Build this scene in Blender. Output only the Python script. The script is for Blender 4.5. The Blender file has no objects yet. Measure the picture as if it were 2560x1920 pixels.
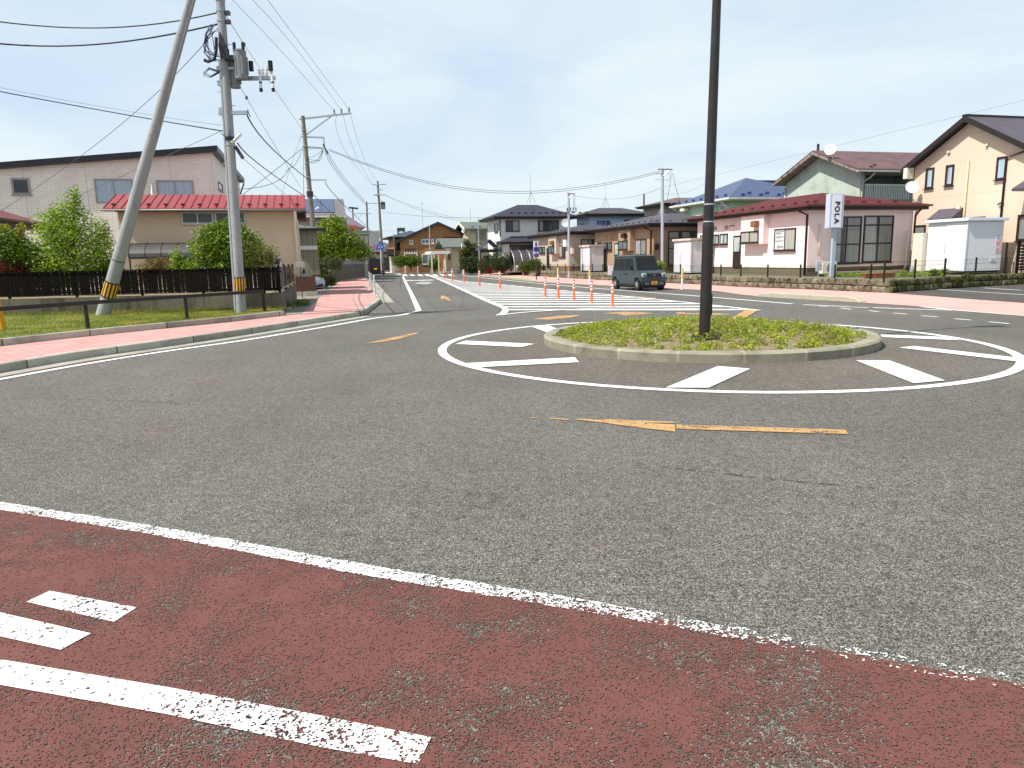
import bpy, bmesh, math, random
import numpy as np
from mathutils import Vector, Matrix
random.seed(7); rng = np.random.default_rng(7)
S = bpy.context.scene; COL = S.collection; R_ = math.radians
# ------------------------------------------------------------------ camera model (survey helper)
CF, CH, CROLL, CYH, CAMZ = 1800., 645., .020, 645., 1.7
TH = math.atan((960-CYH)*math.cos(CROLL)/CF)
cF = (0, math.cos(TH), -math.sin(TH)); cU0 = (0, math.sin(TH), math.cos(TH))
_c, _s = math.cos(CROLL), math.sin(CROLL)
cR = (_c, -_s*cU0[1], -_s*cU0[2]); cU = (_s, _c*cU0[1], _c*cU0[2])
def ray(u, v):
    a = u-1280; b = 960-v
    return tuple(cF[i]*CF+cR[i]*a+cU[i]*b for i in range(3))
def G(u, v, z=0.):
    d = ray(u, v); t = (z-CAMZ)/d[2]; return (d[0]*t, d[1]*t)
def at(u, v, Y):
    d = ray(u, v); t = Y/d[1]; return (d[0]*t, Y, CAMZ+d[2]*t)
# ------------------------------------------------------------------ mesh helpers
def link(o, parent=None):
    COL.objects.link(o)
    if parent is not None: o.parent = parent
    return o
class MB:
    def __init__(s): s.v = []; s.f = []; s.uv = []
    def poly(s, pts, uv=None):
        i = len(s.v); s.v += [tuple(p) for p in pts]; s.f.append(tuple(range(i, i+len(pts)))); s.uv.append(uv)
    def box(s, x0, y0, z0, x1, y1, z1):
        x0, x1 = min(x0, x1), max(x0, x1); y0, y1 = min(y0, y1), max(y0, y1); z0, z1 = min(z0, z1), max(z0, z1)
        p = [(x0,y0,z0),(x1,y0,z0),(x1,y1,z0),(x0,y1,z0),(x0,y0,z1),(x1,y0,z1),(x1,y1,z1),(x0,y1,z1)]
        s.hexa(p); return s
    def hexa(s, p):
        i = len(s.v); s.v += [tuple(q) for q in p]
        for f in ((0,3,2,1),(4,5,6,7),(0,1,5,4),(1,2,6,5),(2,3,7,6),(3,0,4,7)):
            s.f.append(tuple(i+k for k in f)); s.uv.append(None)
        return s
    def bar(s, a, b, w, h=None):
        h = h or w; a = Vector(a); b = Vector(b); d = (b-a).normalized()
        sd = d.cross(Vector((0,0,1)));  sd = Vector((1,0,0)) if sd.length < 1e-4 else sd.normalized()
        up = sd.cross(d); p = []
        for q in (a, b):
            for k, l in ((-1,-1),(1,-1),(1,1),(-1,1)): p.append(q+sd*(k*w/2)+up*(l*h/2))
        s.hexa(p); return s
    def tube(s, pts, r, n=8, r2=None, cap=True):
        pts = [Vector(p) for p in pts]; m = len(pts); i0 = len(s.v); ref = None
        for k, p in enumerate(pts):
            d = (pts[min(k+1, m-1)]-pts[max(k-1, 0)]).normalized()
            if ref is None: ref = d.orthogonal().normalized()
            ref = (ref-d*ref.dot(d)).normalized(); e = d.cross(ref)
            rr = r if r2 is None else r+(r2-r)*k/(m-1)
            for j in range(n):
                a = 2*math.pi*j/n; s.v.append(tuple(p+ref*(rr*math.cos(a))+e*(rr*math.sin(a))))
        for k in range(m-1):
            for j in range(n):
                a = i0+k*n+j; b = i0+k*n+(j+1) % n
                s.f.append((a, b, b+n, a+n)); s.uv.append(None)
        if cap:
            s.f.append(tuple(i0+j for j in range(n))[::-1]); s.uv.append(None)
            s.f.append(tuple(i0+(m-1)*n+j for j in range(n))); s.uv.append(None)
        return s
    def cyl(s, c, r, h, n=16, r2=None):
        return s.tube([c, (c[0], c[1], c[2]+h)], r, n, r2)
    def slab(s, pts, t):
        pts = [Vector(p) for p in pts]; n = len(pts)
        nn = (pts[1]-pts[0]).cross(pts[2]-pts[0])
        if nn.z < 0: pts = pts[::-1]
        lo = [p-Vector((0,0,t)) for p in pts]
        s.poly(pts); s.poly(lo[::-1])
        for k in range(n): s.poly([lo[k], lo[(k+1) % n], pts[(k+1) % n], pts[k]])
        return s
    def prism(s, pts, z0, z1):
        a = sum(pts[i][0]*pts[(i+1) % len(pts)][1]-pts[(i+1) % len(pts)][0]*pts[i][1] for i in range(len(pts)))
        if a < 0: pts = pts[::-1]
        return s.slab([(p[0], p[1], z1) for p in pts], z1-z0)
    def xprism(s, prof, x0, x1):       # (y,z) outline extruded along x
        a = [(x0, p[0], p[1]) for p in prof]; b = [(x1, p[0], p[1]) for p in prof]; n = len(prof)
        s.poly(a); s.poly(b[::-1])
        for k in range(n): s.poly([a[(k+1) % n], a[k], b[k], b[(k+1) % n]])
        return s
    def build(s, name, mat, parent=None, smooth=False, bevel=0, loc=None, fixn=True):
        me = bpy.data.meshes.new(name); me.from_pydata(s.v, [], s.f)
        if fixn or bevel:
            bm = bmesh.new(); bm.from_mesh(me)
            if bevel: bmesh.ops.remove_doubles(bm, verts=bm.verts, dist=1e-4)
            if fixn and all(u is None for u in s.uv): bmesh.ops.recalc_face_normals(bm, faces=bm.faces)
            if bevel: bmesh.ops.bevel(bm, geom=[e for e in bm.edges if e.is_manifold and e.calc_face_angle(0) > .5], offset=bevel, segments=2, affect='EDGES', clamp_overlap=True)
            bm.to_mesh(me); bm.free()
        uvl = me.uv_layers.new(name='UVMap')
        own = (not bevel) and len(me.polygons) == len(s.uv)
        for k, p in enumerate(me.polygons):
            u = s.uv[k] if own else None
            if u:
                for q, li in enumerate(p.loop_indices): uvl.data[li].uv = u[q]
            else:
                n = p.normal
                if abs(n.z) > .999: h, w = Vector((1,0,0)), Vector((0,1,0))
                else: h = Vector((-n.y, n.x, 0)).normalized(); w = n.cross(h)
                for li, vi in zip(p.loop_indices, p.vertices):
                    c = me.vertices[vi].co; uvl.data[li].uv = (c.dot(h), c.dot(w))
        if smooth:
            for p in me.polygons: p.use_smooth = True
            if bevel or smooth == 'auto':
                try: me.set_sharp_from_angle(angle=R_(40))
                except Exception: pass
        if mat: me.materials.append(mat)
        o = bpy.data.objects.new(name, me); link(o, parent)
        if loc: o.location = loc
        return o
def tag(o, label=None, cat=None, group=None, kind=None):
    if label: o['label'] = label
    if cat: o['category'] = cat
    if group: o['group'] = group
    if kind: o['kind'] = kind
    return o
def thing(name, label, cat, loc=(0,0,0), rz=0, group=None):
    o = bpy.data.objects.new(name, None); o.empty_display_size = .2; link(o)
    o.location = loc; o.rotation_euler = (0,0,rz); return tag(o, label, cat, group)
def dup(root, loc, label, rz=None, group=None):
    r = root.copy(); COL.objects.link(r); r.location = loc; r['label'] = label
    if rz is not None: r.rotation_euler = (0,0,rz)
    if group: r['group'] = group
    for ch in list(root.children):
        c = ch.copy(); COL.objects.link(c); c.parent = r
        for g in list(ch.children):
            d = g.copy(); COL.objects.link(d); d.parent = c
    return r
def struct(o): o['kind'] = 'structure'; return o
def smoothpath(pts, n=6, closed=False):
    P = [Vector((p[0], p[1], 0)) for p in pts]; m = len(P); out = []
    rngk = range(m) if closed else range(m-1)
    for k in rngk:
        if closed: a, b, c, d = P[(k-1) % m], P[k], P[(k+1) % m], P[(k+2) % m]
        else: a, b, c, d = P[max(k-1,0)], P[k], P[k+1], P[min(k+2, m-1)]
        for j in range(n):
            t = j/n; out.append(.5*((2*b)+(c-a)*t+(2*a-5*b+4*c-d)*t*t+(3*b-a-3*c+d)*t**3))
    if not closed: out.append(P[-1])
    return [(p.x, p.y) for p in out]
def sweep(pts, prof, name, mat, parent=None, closed=False, cap=True, zs=None):
    """prof: list of (offset to the left of the path, z); open outline"""
    P = [Vector((p[0], p[1], 0)) for p in pts]; m = len(P); rows = []; L = 0; Ls = []
    for k in range(m):
        if closed: a, b = P[(k-1) % m], P[(k+1) % m]
        else: a, b = P[max(k-1,0)], P[min(k+1, m-1)]
        d = (b-a).normalized(); nrm = Vector((-d.y, d.x, 0)); w = 1
        if closed or 0 < k < m-1:
            e = (P[k]-a).normalized(); w = 1/max(.5, Vector((-e.y, e.x, 0)).dot(nrm))
        zz = zs[k] if zs else 0
        rows.append([P[k]+nrm*(o*w)+Vector((0,0,z+zz)) for o, z in prof])
        if k: L += (P[k]-P[k-1]).length
        Ls.append(L)
    q = [0]
    for a, b in zip(prof, prof[1:]): q.append(q[-1]+math.dist(a, b))
    tot = q[-1] or 1; mb = MB()
    rk = range(m) if closed else range(m-1)
    for k in rk:
        k2 = (k+1) % m; l2 = Ls[k2] if k2 else L+(P[0]-P[-1]).length
        for j in range(len(prof)-1):
            mb.poly([rows[k][j], rows[k][j+1], rows[k2][j+1], rows[k2][j]],
                    [(q[j]/tot, Ls[k]), (q[j+1]/tot, Ls[k]), (q[j+1]/tot, l2), (q[j]/tot, l2)])
    if cap and not closed and len(prof) > 2:
        for rw in (rows[0], rows[-1]): mb.poly(rw, [(0,0)]*len(rw))
    return mb.build(name, mat, parent)
def strip(pts, w, z, name, mat, closed=False, parent=None):
    return sweep(pts, [(w/2, z), (-w/2, z)], name, mat, parent, closed, False)
def flat(pts, z, name, mat, parent=None):
    a = sum(pts[i][0]*pts[(i+1) % len(pts)][1]-pts[(i+1) % len(pts)][0]*pts[i][1] for i in range(len(pts)))
    if a < 0: pts = pts[::-1]
    mb = MB(); mb.poly([(p[0], p[1], z) for p in pts]); return mb.build(name, mat, parent, fixn=False)
def offset(pts, d):
    P = [Vector((p[0], p[1])) for p in pts]; out = []
    for k in range(len(P)):
        a, b = P[max(k-1,0)], P[min(k+1, len(P)-1)]; t = (b-a).normalized(); out.append((P[k].x-t.y*d, P[k].y+t.x*d))
    return out
# ------------------------------------------------------------------ materials
def lin(h):
    h = h.lstrip('#'); r = []
    for i in (0,2,4):
        c = int(h[i:i+2], 16)/255; r.append(c/12.92 if c <= .04045 else ((c+.055)/1.055)**2.4)
    return tuple(r)
class NT:
    def __init__(s, name):
        s.m = bpy.data.materials.new(name); s.m.use_nodes = True; s.t = s.m.node_tree; s.n = s.t.nodes; s.l = s.t.links
        s.b = s.n['Principled BSDF']; s.out = s.n['Material Output']
        s.tc = s.n.new('ShaderNodeTexCoord')
    def node(s, t, **k):
        x = s.n.new(t)
        for a, v in k.items(): setattr(x, a, v)
        return x
    def val(s, sock, v):
        if isinstance(v, bpy.types.NodeSocket): s.l.new(v, sock)
        elif v is not None:
            if sock.type == 'RGBA' and not isinstance(v, (int, float)) and len(v) == 3: v = (*v, 1)
            sock.default_value = v
    def math(s, op, a, b=None, c=None, clamp=False):
        x = s.node('ShaderNodeMath', operation=op, use_clamp=clamp); s.val(x.inputs[0], a)
        if b is not None: s.val(x.inputs[1], b)
        if c is not None: s.val(x.inputs[2], c)
        return x.outputs[0]
    def noise(s, vec, scale, detail=3, rough=.55, dist=0):
        x = s.node('ShaderNodeTexNoise'); s.val(x.inputs['Vector'], vec); x.inputs['Scale'].default_value = scale
        x.inputs['Detail'].default_value = detail; x.inputs['Roughness'].default_value = rough; x.inputs['Distortion'].default_value = dist
        return x.outputs['Fac']
    def voro(s, vec, scale, feature='F1'):
        x = s.node('ShaderNodeTexVoronoi', feature=feature); s.val(x.inputs['Vector'], vec); x.inputs['Scale'].default_value = scale
        return x
    def ramp(s, fac, a, b, lo=0., hi=1.):
        x = s.node('ShaderNodeMapRange'); x.clamp = True; s.val(x.inputs[0], fac); s.val(x.inputs[1], a); s.val(x.inputs[2], b)
        x.inputs[3].default_value = lo; x.inputs[4].default_value = hi; return x.outputs[0]
    def mix(s, f, a, b, mode='MIX'):
        x = s.node('ShaderNodeMix', data_type='RGBA', blend_type=mode); s.val(x.inputs[0], f); s.val(x.inputs[6], a); s.val(x.inputs[7], b)
        return x.outputs[2]
    def sep(s, v):
        x = s.node('ShaderNodeSeparateXYZ'); s.l.new(v, x.inputs[0]); return x.outputs
    def comb(s, x_, y_, z_=0.):
        x = s.node('ShaderNodeCombineXYZ'); s.val(x.inputs[0], x_); s.val(x.inputs[1], y_); s.val(x.inputs[2], z_); return x.outputs[0]
    def map(s, v, sc=(1,1,1), rot=(0,0,0)):
        x = s.node('ShaderNodeMapping'); s.l.new(v, x.inputs[0]); x.inputs['Scale'].default_value = sc; x.inputs['Rotation'].default_value = rot; return x.outputs[0]
    def bump(s, hgt, st=.3, dist=.01, prev=None):
        x = s.node('ShaderNodeBump'); x.inputs['Strength'].default_value = st; x.inputs['Distance'].default_value = dist
        s.val(x.inputs['Height'], hgt)
        if prev is not None: s.l.new(prev, x.inputs['Normal'])
        return x.outputs[0]
    def done(s, col=None, rough=None, normal=None, spec=None, metal=None):
        b = s.b
        if col is not None: s.val(b.inputs['Base Color'], col)
        if rough is not None: s.val(b.inputs['Roughness'], rough)
        if normal is not None: s.l.new(normal, b.inputs['Normal'])
        if spec is not None: b.inputs['Specular IOR Level'].default_value = spec
        if metal is not None: b.inputs['Metallic'].default_value = metal
        return s.m
def sc(c, k): return tuple(min(1, x*k) for x in c)
MATS = {}
def M(name, col, rough=.75, var=.12, scale=3., bump=0., bscale=40., metal=0., spec=.4, lines=None, period=.3, lw=.06, ldark=.55, lbump=.4, dirt=None, dscale=1.2, streak=0., blocks=0.):
    """generic painted / rendered / concrete surface: two octaves of tone, optional seams in UV metres, stains"""
    if name in MATS: return MATS[name]
    if isinstance(col, str): col = lin(col)
    t = NT(name); ob = t.tc.outputs['Object']; uv = t.tc.outputs['UV']
    n1 = t.noise(ob, scale, 4); n2 = t.noise(ob, scale*9, 2)
    f = t.math('ADD', t.math('MULTIPLY', n1, .7), t.math('MULTIPLY', n2, .3))
    c = t.mix(t.ramp(f, .3, .7), sc(col, 1-var), sc(col, 1+var)); nrm = None
    if dirt:
        d = t.noise(ob, dscale, 6, .65)
        if streak:
            d = t.math('ADD', t.math('MULTIPLY', d, 1-streak), t.math('MULTIPLY', t.noise(t.map(ob, (6,6,.5)), dscale, 4), streak))
        c = t.mix(t.ramp(d, .48, .68), c, lin(dirt) if isinstance(dirt, str) else dirt)
    if bump: nrm = t.bump(t.noise(ob, bscale, 4), bump, .01)
    if lines:
        x = t.sep(uv)[0 if lines == 'v' else 1]
        fr = t.math('FRACT', t.math('DIVIDE', x, period))
        if blocks:
            wn = t.node('ShaderNodeTexWhiteNoise', noise_dimensions='1D'); t.l.new(t.math('FLOOR', t.math('ADD', t.math('DIVIDE', x, period), .5)), wn.inputs['W']); c = t.mix(1., c, t.mix(wn.outputs['Value'], (1-blocks,)*3, (1+blocks*.6,)*3), 'MULTIPLY')
        ln = t.math('LESS_THAN', t.math('ABSOLUTE', t.math('SUBTRACT', fr, .5)), lw/2)
        c = t.mix(ln, c, t.mix(1., c, (ldark,)*3, 'MULTIPLY'))
        nrm = t.bump(t.math('SUBTRACT', 1., ln), lbump, .01, nrm)
    MATS[name] = t.done(c, rough, nrm, spec, metal); return MATS[name]
def m_asphalt(name, base=.83, tint=(1,1,1), stones=True):
    t = NT(name); ob = t.tc.outputs['Object']
    v = t.voro(ob, 175); g = t.sep(v.outputs['Color'])[0]; d = v.outputs['Distance']
    v2 = t.voro(ob, 300); g2 = t.sep(v2.outputs['Color'])[1]
    big = t.noise(ob, .22, 5, .6); mid = t.noise(ob, 1.7, 4, .6); streak = t.noise(t.map(ob, (.5,.09,1), (0,0,.2)), 1., 4, .6)
    st = t.math('POWER', g, 2.6)
    c = t.mix(st, sc((.048*base, .047*base, .043*base), 1), (.42*base*tint[0], .405*base*tint[1], .36*base*tint[2]))
    c = t.mix(t.ramp(d, .25, .75), c, t.mix(.55, c, (.02,.02,.019)))
    c = t.mix(t.math('MULTIPLY', t.math('GREATER_THAN', g2, .88), .6), c, (.52*base, .50*base, .44*base))
    tone = t.math('ADD', t.math('MULTIPLY', big, .8), t.math('MULTIPLY', t.math('ADD', mid, streak), .35))
    c = t.mix(1., c, t.mix(t.ramp(tone, .5, 1.0), (.74,.73,.71), (1.22,1.22,1.22)), 'MULTIPLY')
    spk = t.noise(ob, 46, 3, .8); spk2 = t.noise(ob, 11, 3, .7); c = t.mix(1., c, t.mix(t.ramp(t.math('ADD', t.math('MULTIPLY', spk, .7), t.math('MULTIPLY', spk2, .3)), .38, .62), (.50,.49,.475), (1.58,1.57,1.53)), 'MULTIPLY')
    dd = t.node('ShaderNodeVectorMath', operation='DISTANCE'); t.l.new(ob, dd.inputs[0]); dd.inputs[1].default_value = (3.4, 13.2, 0); rr = t.math('ADD', dd.outputs['Value'], t.math('MULTIPLY', t.math('SUBTRACT', t.noise(ob, .35, 3), .5), 1.6))
    lane = t.math('MULTIPLY', t.math('ADD', t.ramp(t.math('ABSOLUTE', t.math('SUBTRACT', rr, 6.6)), 0., .55, 1., 0.), t.ramp(t.math('ABSOLUTE', t.math('SUBTRACT', rr, 8.3)), 0., .55, 1., 0.)), .5)
    c = t.mix(t.math('MULTIPLY', lane, .45), c, t.mix(1., c, (.80,.80,.81), 'MULTIPLY')); inner = t.ramp(rr, 3.6, 5.0, .55, 0.); c = t.mix(inner, c, t.mix(1., c, (1.02,.86,.78), 'MULTIPLY'))
    rust = t.ramp(t.noise(ob, .35, 4, .6), .55, .72)
    c = t.mix(t.math('MULTIPLY', rust, .5), c, t.mix(1., c, (1.15,.88,.78), 'MULTIPLY'))
    cr = t.voro(t.comb(t.math('ADD', t.sep(ob)[0], t.math('MULTIPLY', t.noise(ob, .8, 4), 2.5)), t.math('ADD', t.sep(ob)[1], t.math('MULTIPLY', t.noise(ob, 1.1, 4), 2.5))), .085, 'DISTANCE_TO_EDGE').outputs['Distance']
    crack = t.math('MULTIPLY', t.math('LESS_THAN', cr, .0012), t.ramp(t.noise(ob, .3, 2), .5, .56))
    c = t.mix(t.math('MULTIPLY', crack, .28), c, (.02,.02,.019))
    nrm = t.bump(t.math('SUBTRACT', 1., d), .4, .004)
    return t.done(c, .82, nrm, .35)
def m_paint(name, col, wear=.35, edge=True, under=None, xgrad=None, scale=1., soft=.05):
    """road paint that is chipped: the chips are holes through which the road below shows"""
    t = NT(name); ob = t.tc.outputs['Object']; uv = t.tc.outputs['UV']
    n = t.math('ADD', t.math('MULTIPLY', t.noise(ob, 5*scale, 5, .7), .35), t.math('ADD', t.math('MULTIPLY', t.noise(t.map(ob, (1,1.6,1)), 26*scale, 4, .72), .40), t.math('MULTIPLY', t.noise(ob, 85*scale, 2, .6), .25)))
    thr = t.math('ADD', t.math('MULTIPLY', t.noise(ob, .7, 3), .10), .30+wear*.22-.05)
    if xgrad:
        x = t.sep(ob)[0]; thr = t.math('ADD', thr, t.ramp(x, xgrad[0], xgrad[1], 0., xgrad[2]))
    if edge:
        e = t.math('ABSOLUTE', t.math('SUBTRACT', t.sep(uv)[0], .5)); thr = t.math('ADD', thr, t.ramp(e, .36, .5, 0., .10))
    a = t.ramp(t.math('SUBTRACT', n, thr), -soft/2, soft/2)
    c = t.mix(t.ramp(t.noise(ob, 9, 4), .35, .7), sc(col, .90), sc(col, 1.04))
    c = t.mix(t.math('MULTIPLY', t.ramp(t.noise(ob, 60, 3), .55, .8), .35), c, sc(col, .55))
    t.done(c, .7, t.bump(t.noise(ob, 110, 2), .35, .004), .35)
    tr = t.node('ShaderNodeBsdfTransparent'); mx = t.node('ShaderNodeMixShader')
    t.l.new(a, mx.inputs[0]); t.l.new(tr.outputs[0], mx.inputs[1]); t.l.new(t.b.outputs[0], mx.inputs[2]); t.l.new(mx.outputs[0], t.out.inputs[0])
    return t.m
def m_chip(name, col, base=.08, patch=.5, edge=0., xgrad=None, cell=85., pscale=1.1, fine=.25, fold=None):
    """worn coating: it has flaked off stone by stone; p = share of stones laid bare, patchy, more at edges"""
    t = NT(name); ob = t.tc.outputs['Object']; uv = t.tc.outputs['UV']
    wob = t.node('ShaderNodeTexNoise'); t.l.new(ob, wob.inputs['Vector']); wob.inputs['Scale'].default_value = 120; wob.inputs['Detail'].default_value = 2
    vv = t.node('ShaderNodeVectorMath', operation='MULTIPLY_ADD'); t.l.new(wob.outputs['Color'], vv.inputs[0]); vv.inputs[1].default_value = (.012,.012,0); t.l.new(ob, vv.inputs[2])
    v = t.voro(vv.outputs[0], cell); c = t.sep(v.outputs['Color'])[0]; c2 = t.sep(t.voro(vv.outputs[0], cell*.42).outputs['Color'])[1]
    r = t.math('ADD', t.math('MULTIPLY', c, .62), t.math('MULTIPLY', c2, .38))
    pn = t.noise(ob, pscale, 5, .62); p = t.math('ADD', base, t.math('MULTIPLY', t.ramp(pn, .44, .72), patch))
    if xgrad: p = t.math('ADD', p, t.ramp(t.sep(ob)[0], xgrad[0], xgrad[1], 0., xgrad[2]))
    if edge:
        e = t.math('ABSOLUTE', t.math('SUBTRACT', t.sep(uv)[0], .5)); p = t.math('ADD', p, t.ramp(t.math('ADD', e, t.math('MULTIPLY', t.math('SUBTRACT', t.noise(ob, 9, 3), .5), .18)), .36, .5, 0., edge))
    a = t.math('GREATER_THAN', r, t.math('ADD', t.math('MULTIPLY', p, .8), .06))
    cc = t.mix(t.ramp(t.noise(ob, 3.5, 5), .3, .7), sc(col, .82), sc(col, 1.12)); g = t.sep(v.outputs['Color'])[2]
    cc = t.mix(t.math('MULTIPLY', g, fine), cc, sc(col, .45)); cc = t.mix(t.math('MULTIPLY', t.ramp(v.outputs['Distance'], .35, .8), fine*1.5), cc, sc(col, .4))
    t.done(cc, .75, t.bump(t.math('SUBTRACT', 1., v.outputs['Distance']), .35, .005), .3)
    tr = t.node('ShaderNodeBsdfTransparent'); mx = t.node('ShaderNodeMixShader')
    t.l.new(a, mx.inputs[0]); t.l.new(tr.outputs[0], mx.inputs[1]); t.l.new(t.b.outputs[0], mx.inputs[2]); t.l.new(mx.outputs[0], t.out.inputs[0])
    return t.m
def m_brick(name, cols, mortar, bw, bh, ms=.012, bump=.35, rough=.85, off=.5, scale_noise=2.):
    if name in MATS: return MATS[name]
    t = NT(name); uv = t.tc.outputs['UV']; ob = t.tc.outputs['Object']
    b = t.node('ShaderNodeTexBrick', offset=off); t.l.new(uv, b.inputs['Vector']); b.inputs['Scale'].default_value = 1
    b.inputs['Color1'].default_value = (*cols[0], 1); b.inputs['Color2'].default_value = (*cols[1], 1); b.inputs['Mortar'].default_value = (*mortar, 1)
    b.inputs['Mortar Size'].default_value = ms; b.inputs['Brick Width'].default_value = bw; b.inputs['Row Height'].default_value = bh; b.inputs['Mortar Smooth'].default_value = .2
    c = t.mix(1., b.outputs['Color'], t.mix(t.noise(ob, scale_noise, 5), (.78,)*3, (1.2,)*3), 'MULTIPLY')
    nrm = t.bump(t.math('ADD', t.math('SUBTRACT', 1., b.outputs['Fac']), t.math('MULTIPLY', t.noise(ob, 30, 3), .5)), bump, .012)
    MATS[name] = t.done(c, rough, nrm, .3); return MATS[name]
def m_glass(name, inner, curtain=None, rough=.04, folds=True):
    """a window pane: what is seen behind it (dark room or curtain cloth) under a glossy coat"""
    if name in MATS: return MATS[name]
    t = NT(name); ob = t.tc.outputs['Object']; uv = t.tc.outputs['UV']; c = inner
    if curtain:
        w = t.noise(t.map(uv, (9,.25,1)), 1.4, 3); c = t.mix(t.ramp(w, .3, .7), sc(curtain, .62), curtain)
        gap = t.ramp(t.noise(t.map(uv, (1.1,.05,1)), 1., 1), .40, .44) if folds else 1.
        c = t.mix(gap, inner, c)
    else: c = t.mix(t.noise(ob, 1.1, 3), sc(inner, .5), sc(inner, 1.5))
    t.done(c, .5, None, .4); t.b.inputs['Coat Weight'].default_value = .85; t.b.inputs['Coat Roughness'].default_value = rough; t.b.inputs['Coat IOR'].default_value = 1.45
    MATS[name] = t.m; return t.m
def m_leaf(name, dark, light, trans=.35, hue=None):
    if name in MATS: return MATS[name]
    t = NT(name); ge = t.node('ShaderNodeNewGeometry'); ob = t.tc.outputs['Object']
    f = t.math('ADD', t.math('MULTIPLY', ge.outputs['Random Per Island'], .55), t.math('MULTIPLY', t.ramp(t.noise(ob, 1.6, 3), .3, .7), .45))
    c = t.mix(f, lin(dark) if isinstance(dark, str) else dark, lin(light) if isinstance(light, str) else light)
    if hue:
        c = t.mix(t.ramp(t.noise(ob, hue[1], 2), hue[2], hue[2]+.12), c, lin(hue[0]))
    t.done(c, .5, None, .35)
    tl = t.node('ShaderNodeBsdfTranslucent'); t.l.new(t.mix(1., c, (1.3,1.4,.7), 'MULTIPLY'), tl.inputs[0]); mx = t.node('ShaderNodeMixShader'); mx.inputs[0].default_value = trans
    t.l.new(t.b.outputs[0], mx.inputs[1]); t.l.new(tl.outputs[0], mx.inputs[2]); t.l.new(mx.outputs[0], t.out.inputs[0])
    MATS[name] = t.m; return t.m
WHITE = (.80,.80,.79); ORANGE = (.52,.315,.14)
asph = m_asphalt('asphalt'); asph_old = m_asphalt('old_asphalt', .5)
white_near = m_chip('white_paint_worn_near', WHITE, .27, .48, 1.2, (-.6, 1.4, .55), 115., 3.2, .10)
white_bike = m_chip('white_paint_bike', WHITE, .06, .45, 0., (-2.4, -.2, .24), 105., 2.8, .10)
white = m_paint('white_paint', WHITE, .05, edge=False); white_thin = m_paint('white_paint_thin', WHITE, .18)
orange = m_chip('orange_paint', ORANGE, .04, .5, 0., None, 70., 2.2, .12); orange_worn = m_chip('orange_paint_worn', ORANGE, .12, .6, 0., None, 70., 2.6, .12)
redpave = m_chip('red_surfacing', (.175,.068,.054), .14, .74, 0., (-2.5, 3., .16), 180., 1.5, .26)
concrete = M('concrete', '#b5b1a2', .85, .14, 2.5, .25, 70, dirt='#8d897b', dscale=2.5)
kerbm = M('kerb_concrete', '#a9a698', .85, .12, 2, .25, 70, lines='h', period=1.9, lw=.016, ldark=.25, blocks=.22, dirt='#87847a', dscale=1.8)
gutterm = M('gutter_concrete', '#a19e92', .85, .12, 2, .2, 60, dirt='#8a877b', lines='h', period=2.4, lw=.008, ldark=.5)
islandkerb = M('island_kerb_concrete', '#8f8b78', .85, .14, 2, .25, 60, lines='h', period=1.02, lw=.05, ldark=1.35, blocks=.14, dirt='#716d5d', dscale=2.2)
wallconc = M('dirty_concrete', '#655f51', .9, .3, 1.2, .3, 30, lines='v', period=2.9, lw=.012, ldark=.3, dirt='#2b2922', dscale=.9, streak=.55)
pave = m_brick('pink_paving', (lin('#cfa199'), lin('#c0908a')), lin('#9a6f68'), .3, .15, .012, .2)
pavefar = M('pink_pavement', '#d3a198', .85, .08, 1.2, .15, 50, dirt='#c4928a', dscale=.6)
grassm = M('turf', (.13,.17,.028), .95, .35, 1.6, .8, 60, dirt=(.20,.19,.05), dscale=1.3)
soilm = M('soil', (.25,.20,.125), .95, .35, 6, .9, 45, dirt=(.15,.14,.06), dscale=4)
gravel = M('gravel', (.24,.22,.19), .95, .35, 6, .8, 40)
earth = M('far_ground', (.15,.15,.12), .95, .25, .05)
black_paint = M('black_paint', (.012,.011,.011), .45, .2, 5); brown_paint = M('brown_paint', (.018,.014,.013), .5, .2, 5)
galv = M('galvanised_steel', (.36,.40,.43), .45, .12, 6, metal=.55); steel = M('grey_steel', (.46,.50,.55), .4, .1, 6, metal=.35)
darksteel = M('dark_steel', (.05,.055,.06), .5, .2, 6, metal=.3)
polec = M('pole_concrete', '#9c9d9d', .8, .10, 1.3, .15, 60, dirt='#86878a', dscale=.7, streak=.6)
poleb = M('old_pole_concrete', '#7d776c', .85, .15, 2, .2, 50, dirt='#635c50')
rubber = M('black_rubber', (.012,.012,.013), .6, .2, 8); cablem = M('cable_sheath', (.02,.022,.03), .55, .1, 5)
wirem = M('bare_wire', (.12,.13,.15), .5, .1, 5); bluecab = M('blue_cable', (.028,.035,.10), .5, .1, 5)
white_pl = M('white_plastic', (.78,.78,.77), .4, .04, 4); cream_pl = M('cream_plastic', '#e6e0cc', .5, .05, 4); grey_pl = M('grey_plastic', '#9aa0a2', .5, .06, 4)
alu = M('aluminium_frame', '#b9bcbc', .4, .06, 5, metal=.4); frame_br = M('bronze_frame', (.022,.015,.011), .45, .15, 5); frame_wh = M('white_frame', '#e4e4df', .5, .04, 4); frame_gr = M('greybrown_frame', '#9d9691', .5, .05, 4)
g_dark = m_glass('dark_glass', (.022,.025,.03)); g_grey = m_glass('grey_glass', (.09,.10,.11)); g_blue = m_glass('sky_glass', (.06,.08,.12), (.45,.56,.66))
g_cur = m_glass('curtained_glass', (.03,.033,.04), (.40,.41,.40)); g_net = m_glass('net_curtain_glass', (.12,.12,.12), (.26,.26,.245), folds=False); g_blind = m_glass('blind_glass', (.3,.3,.3), (.48,.48,.42), folds=False)
g_frost = m_glass('frosted_glass', (.40,.46,.44), None, .35); g_green = m_glass('greenish_glass', (.10,.15,.15))
print('mats ok')
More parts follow.
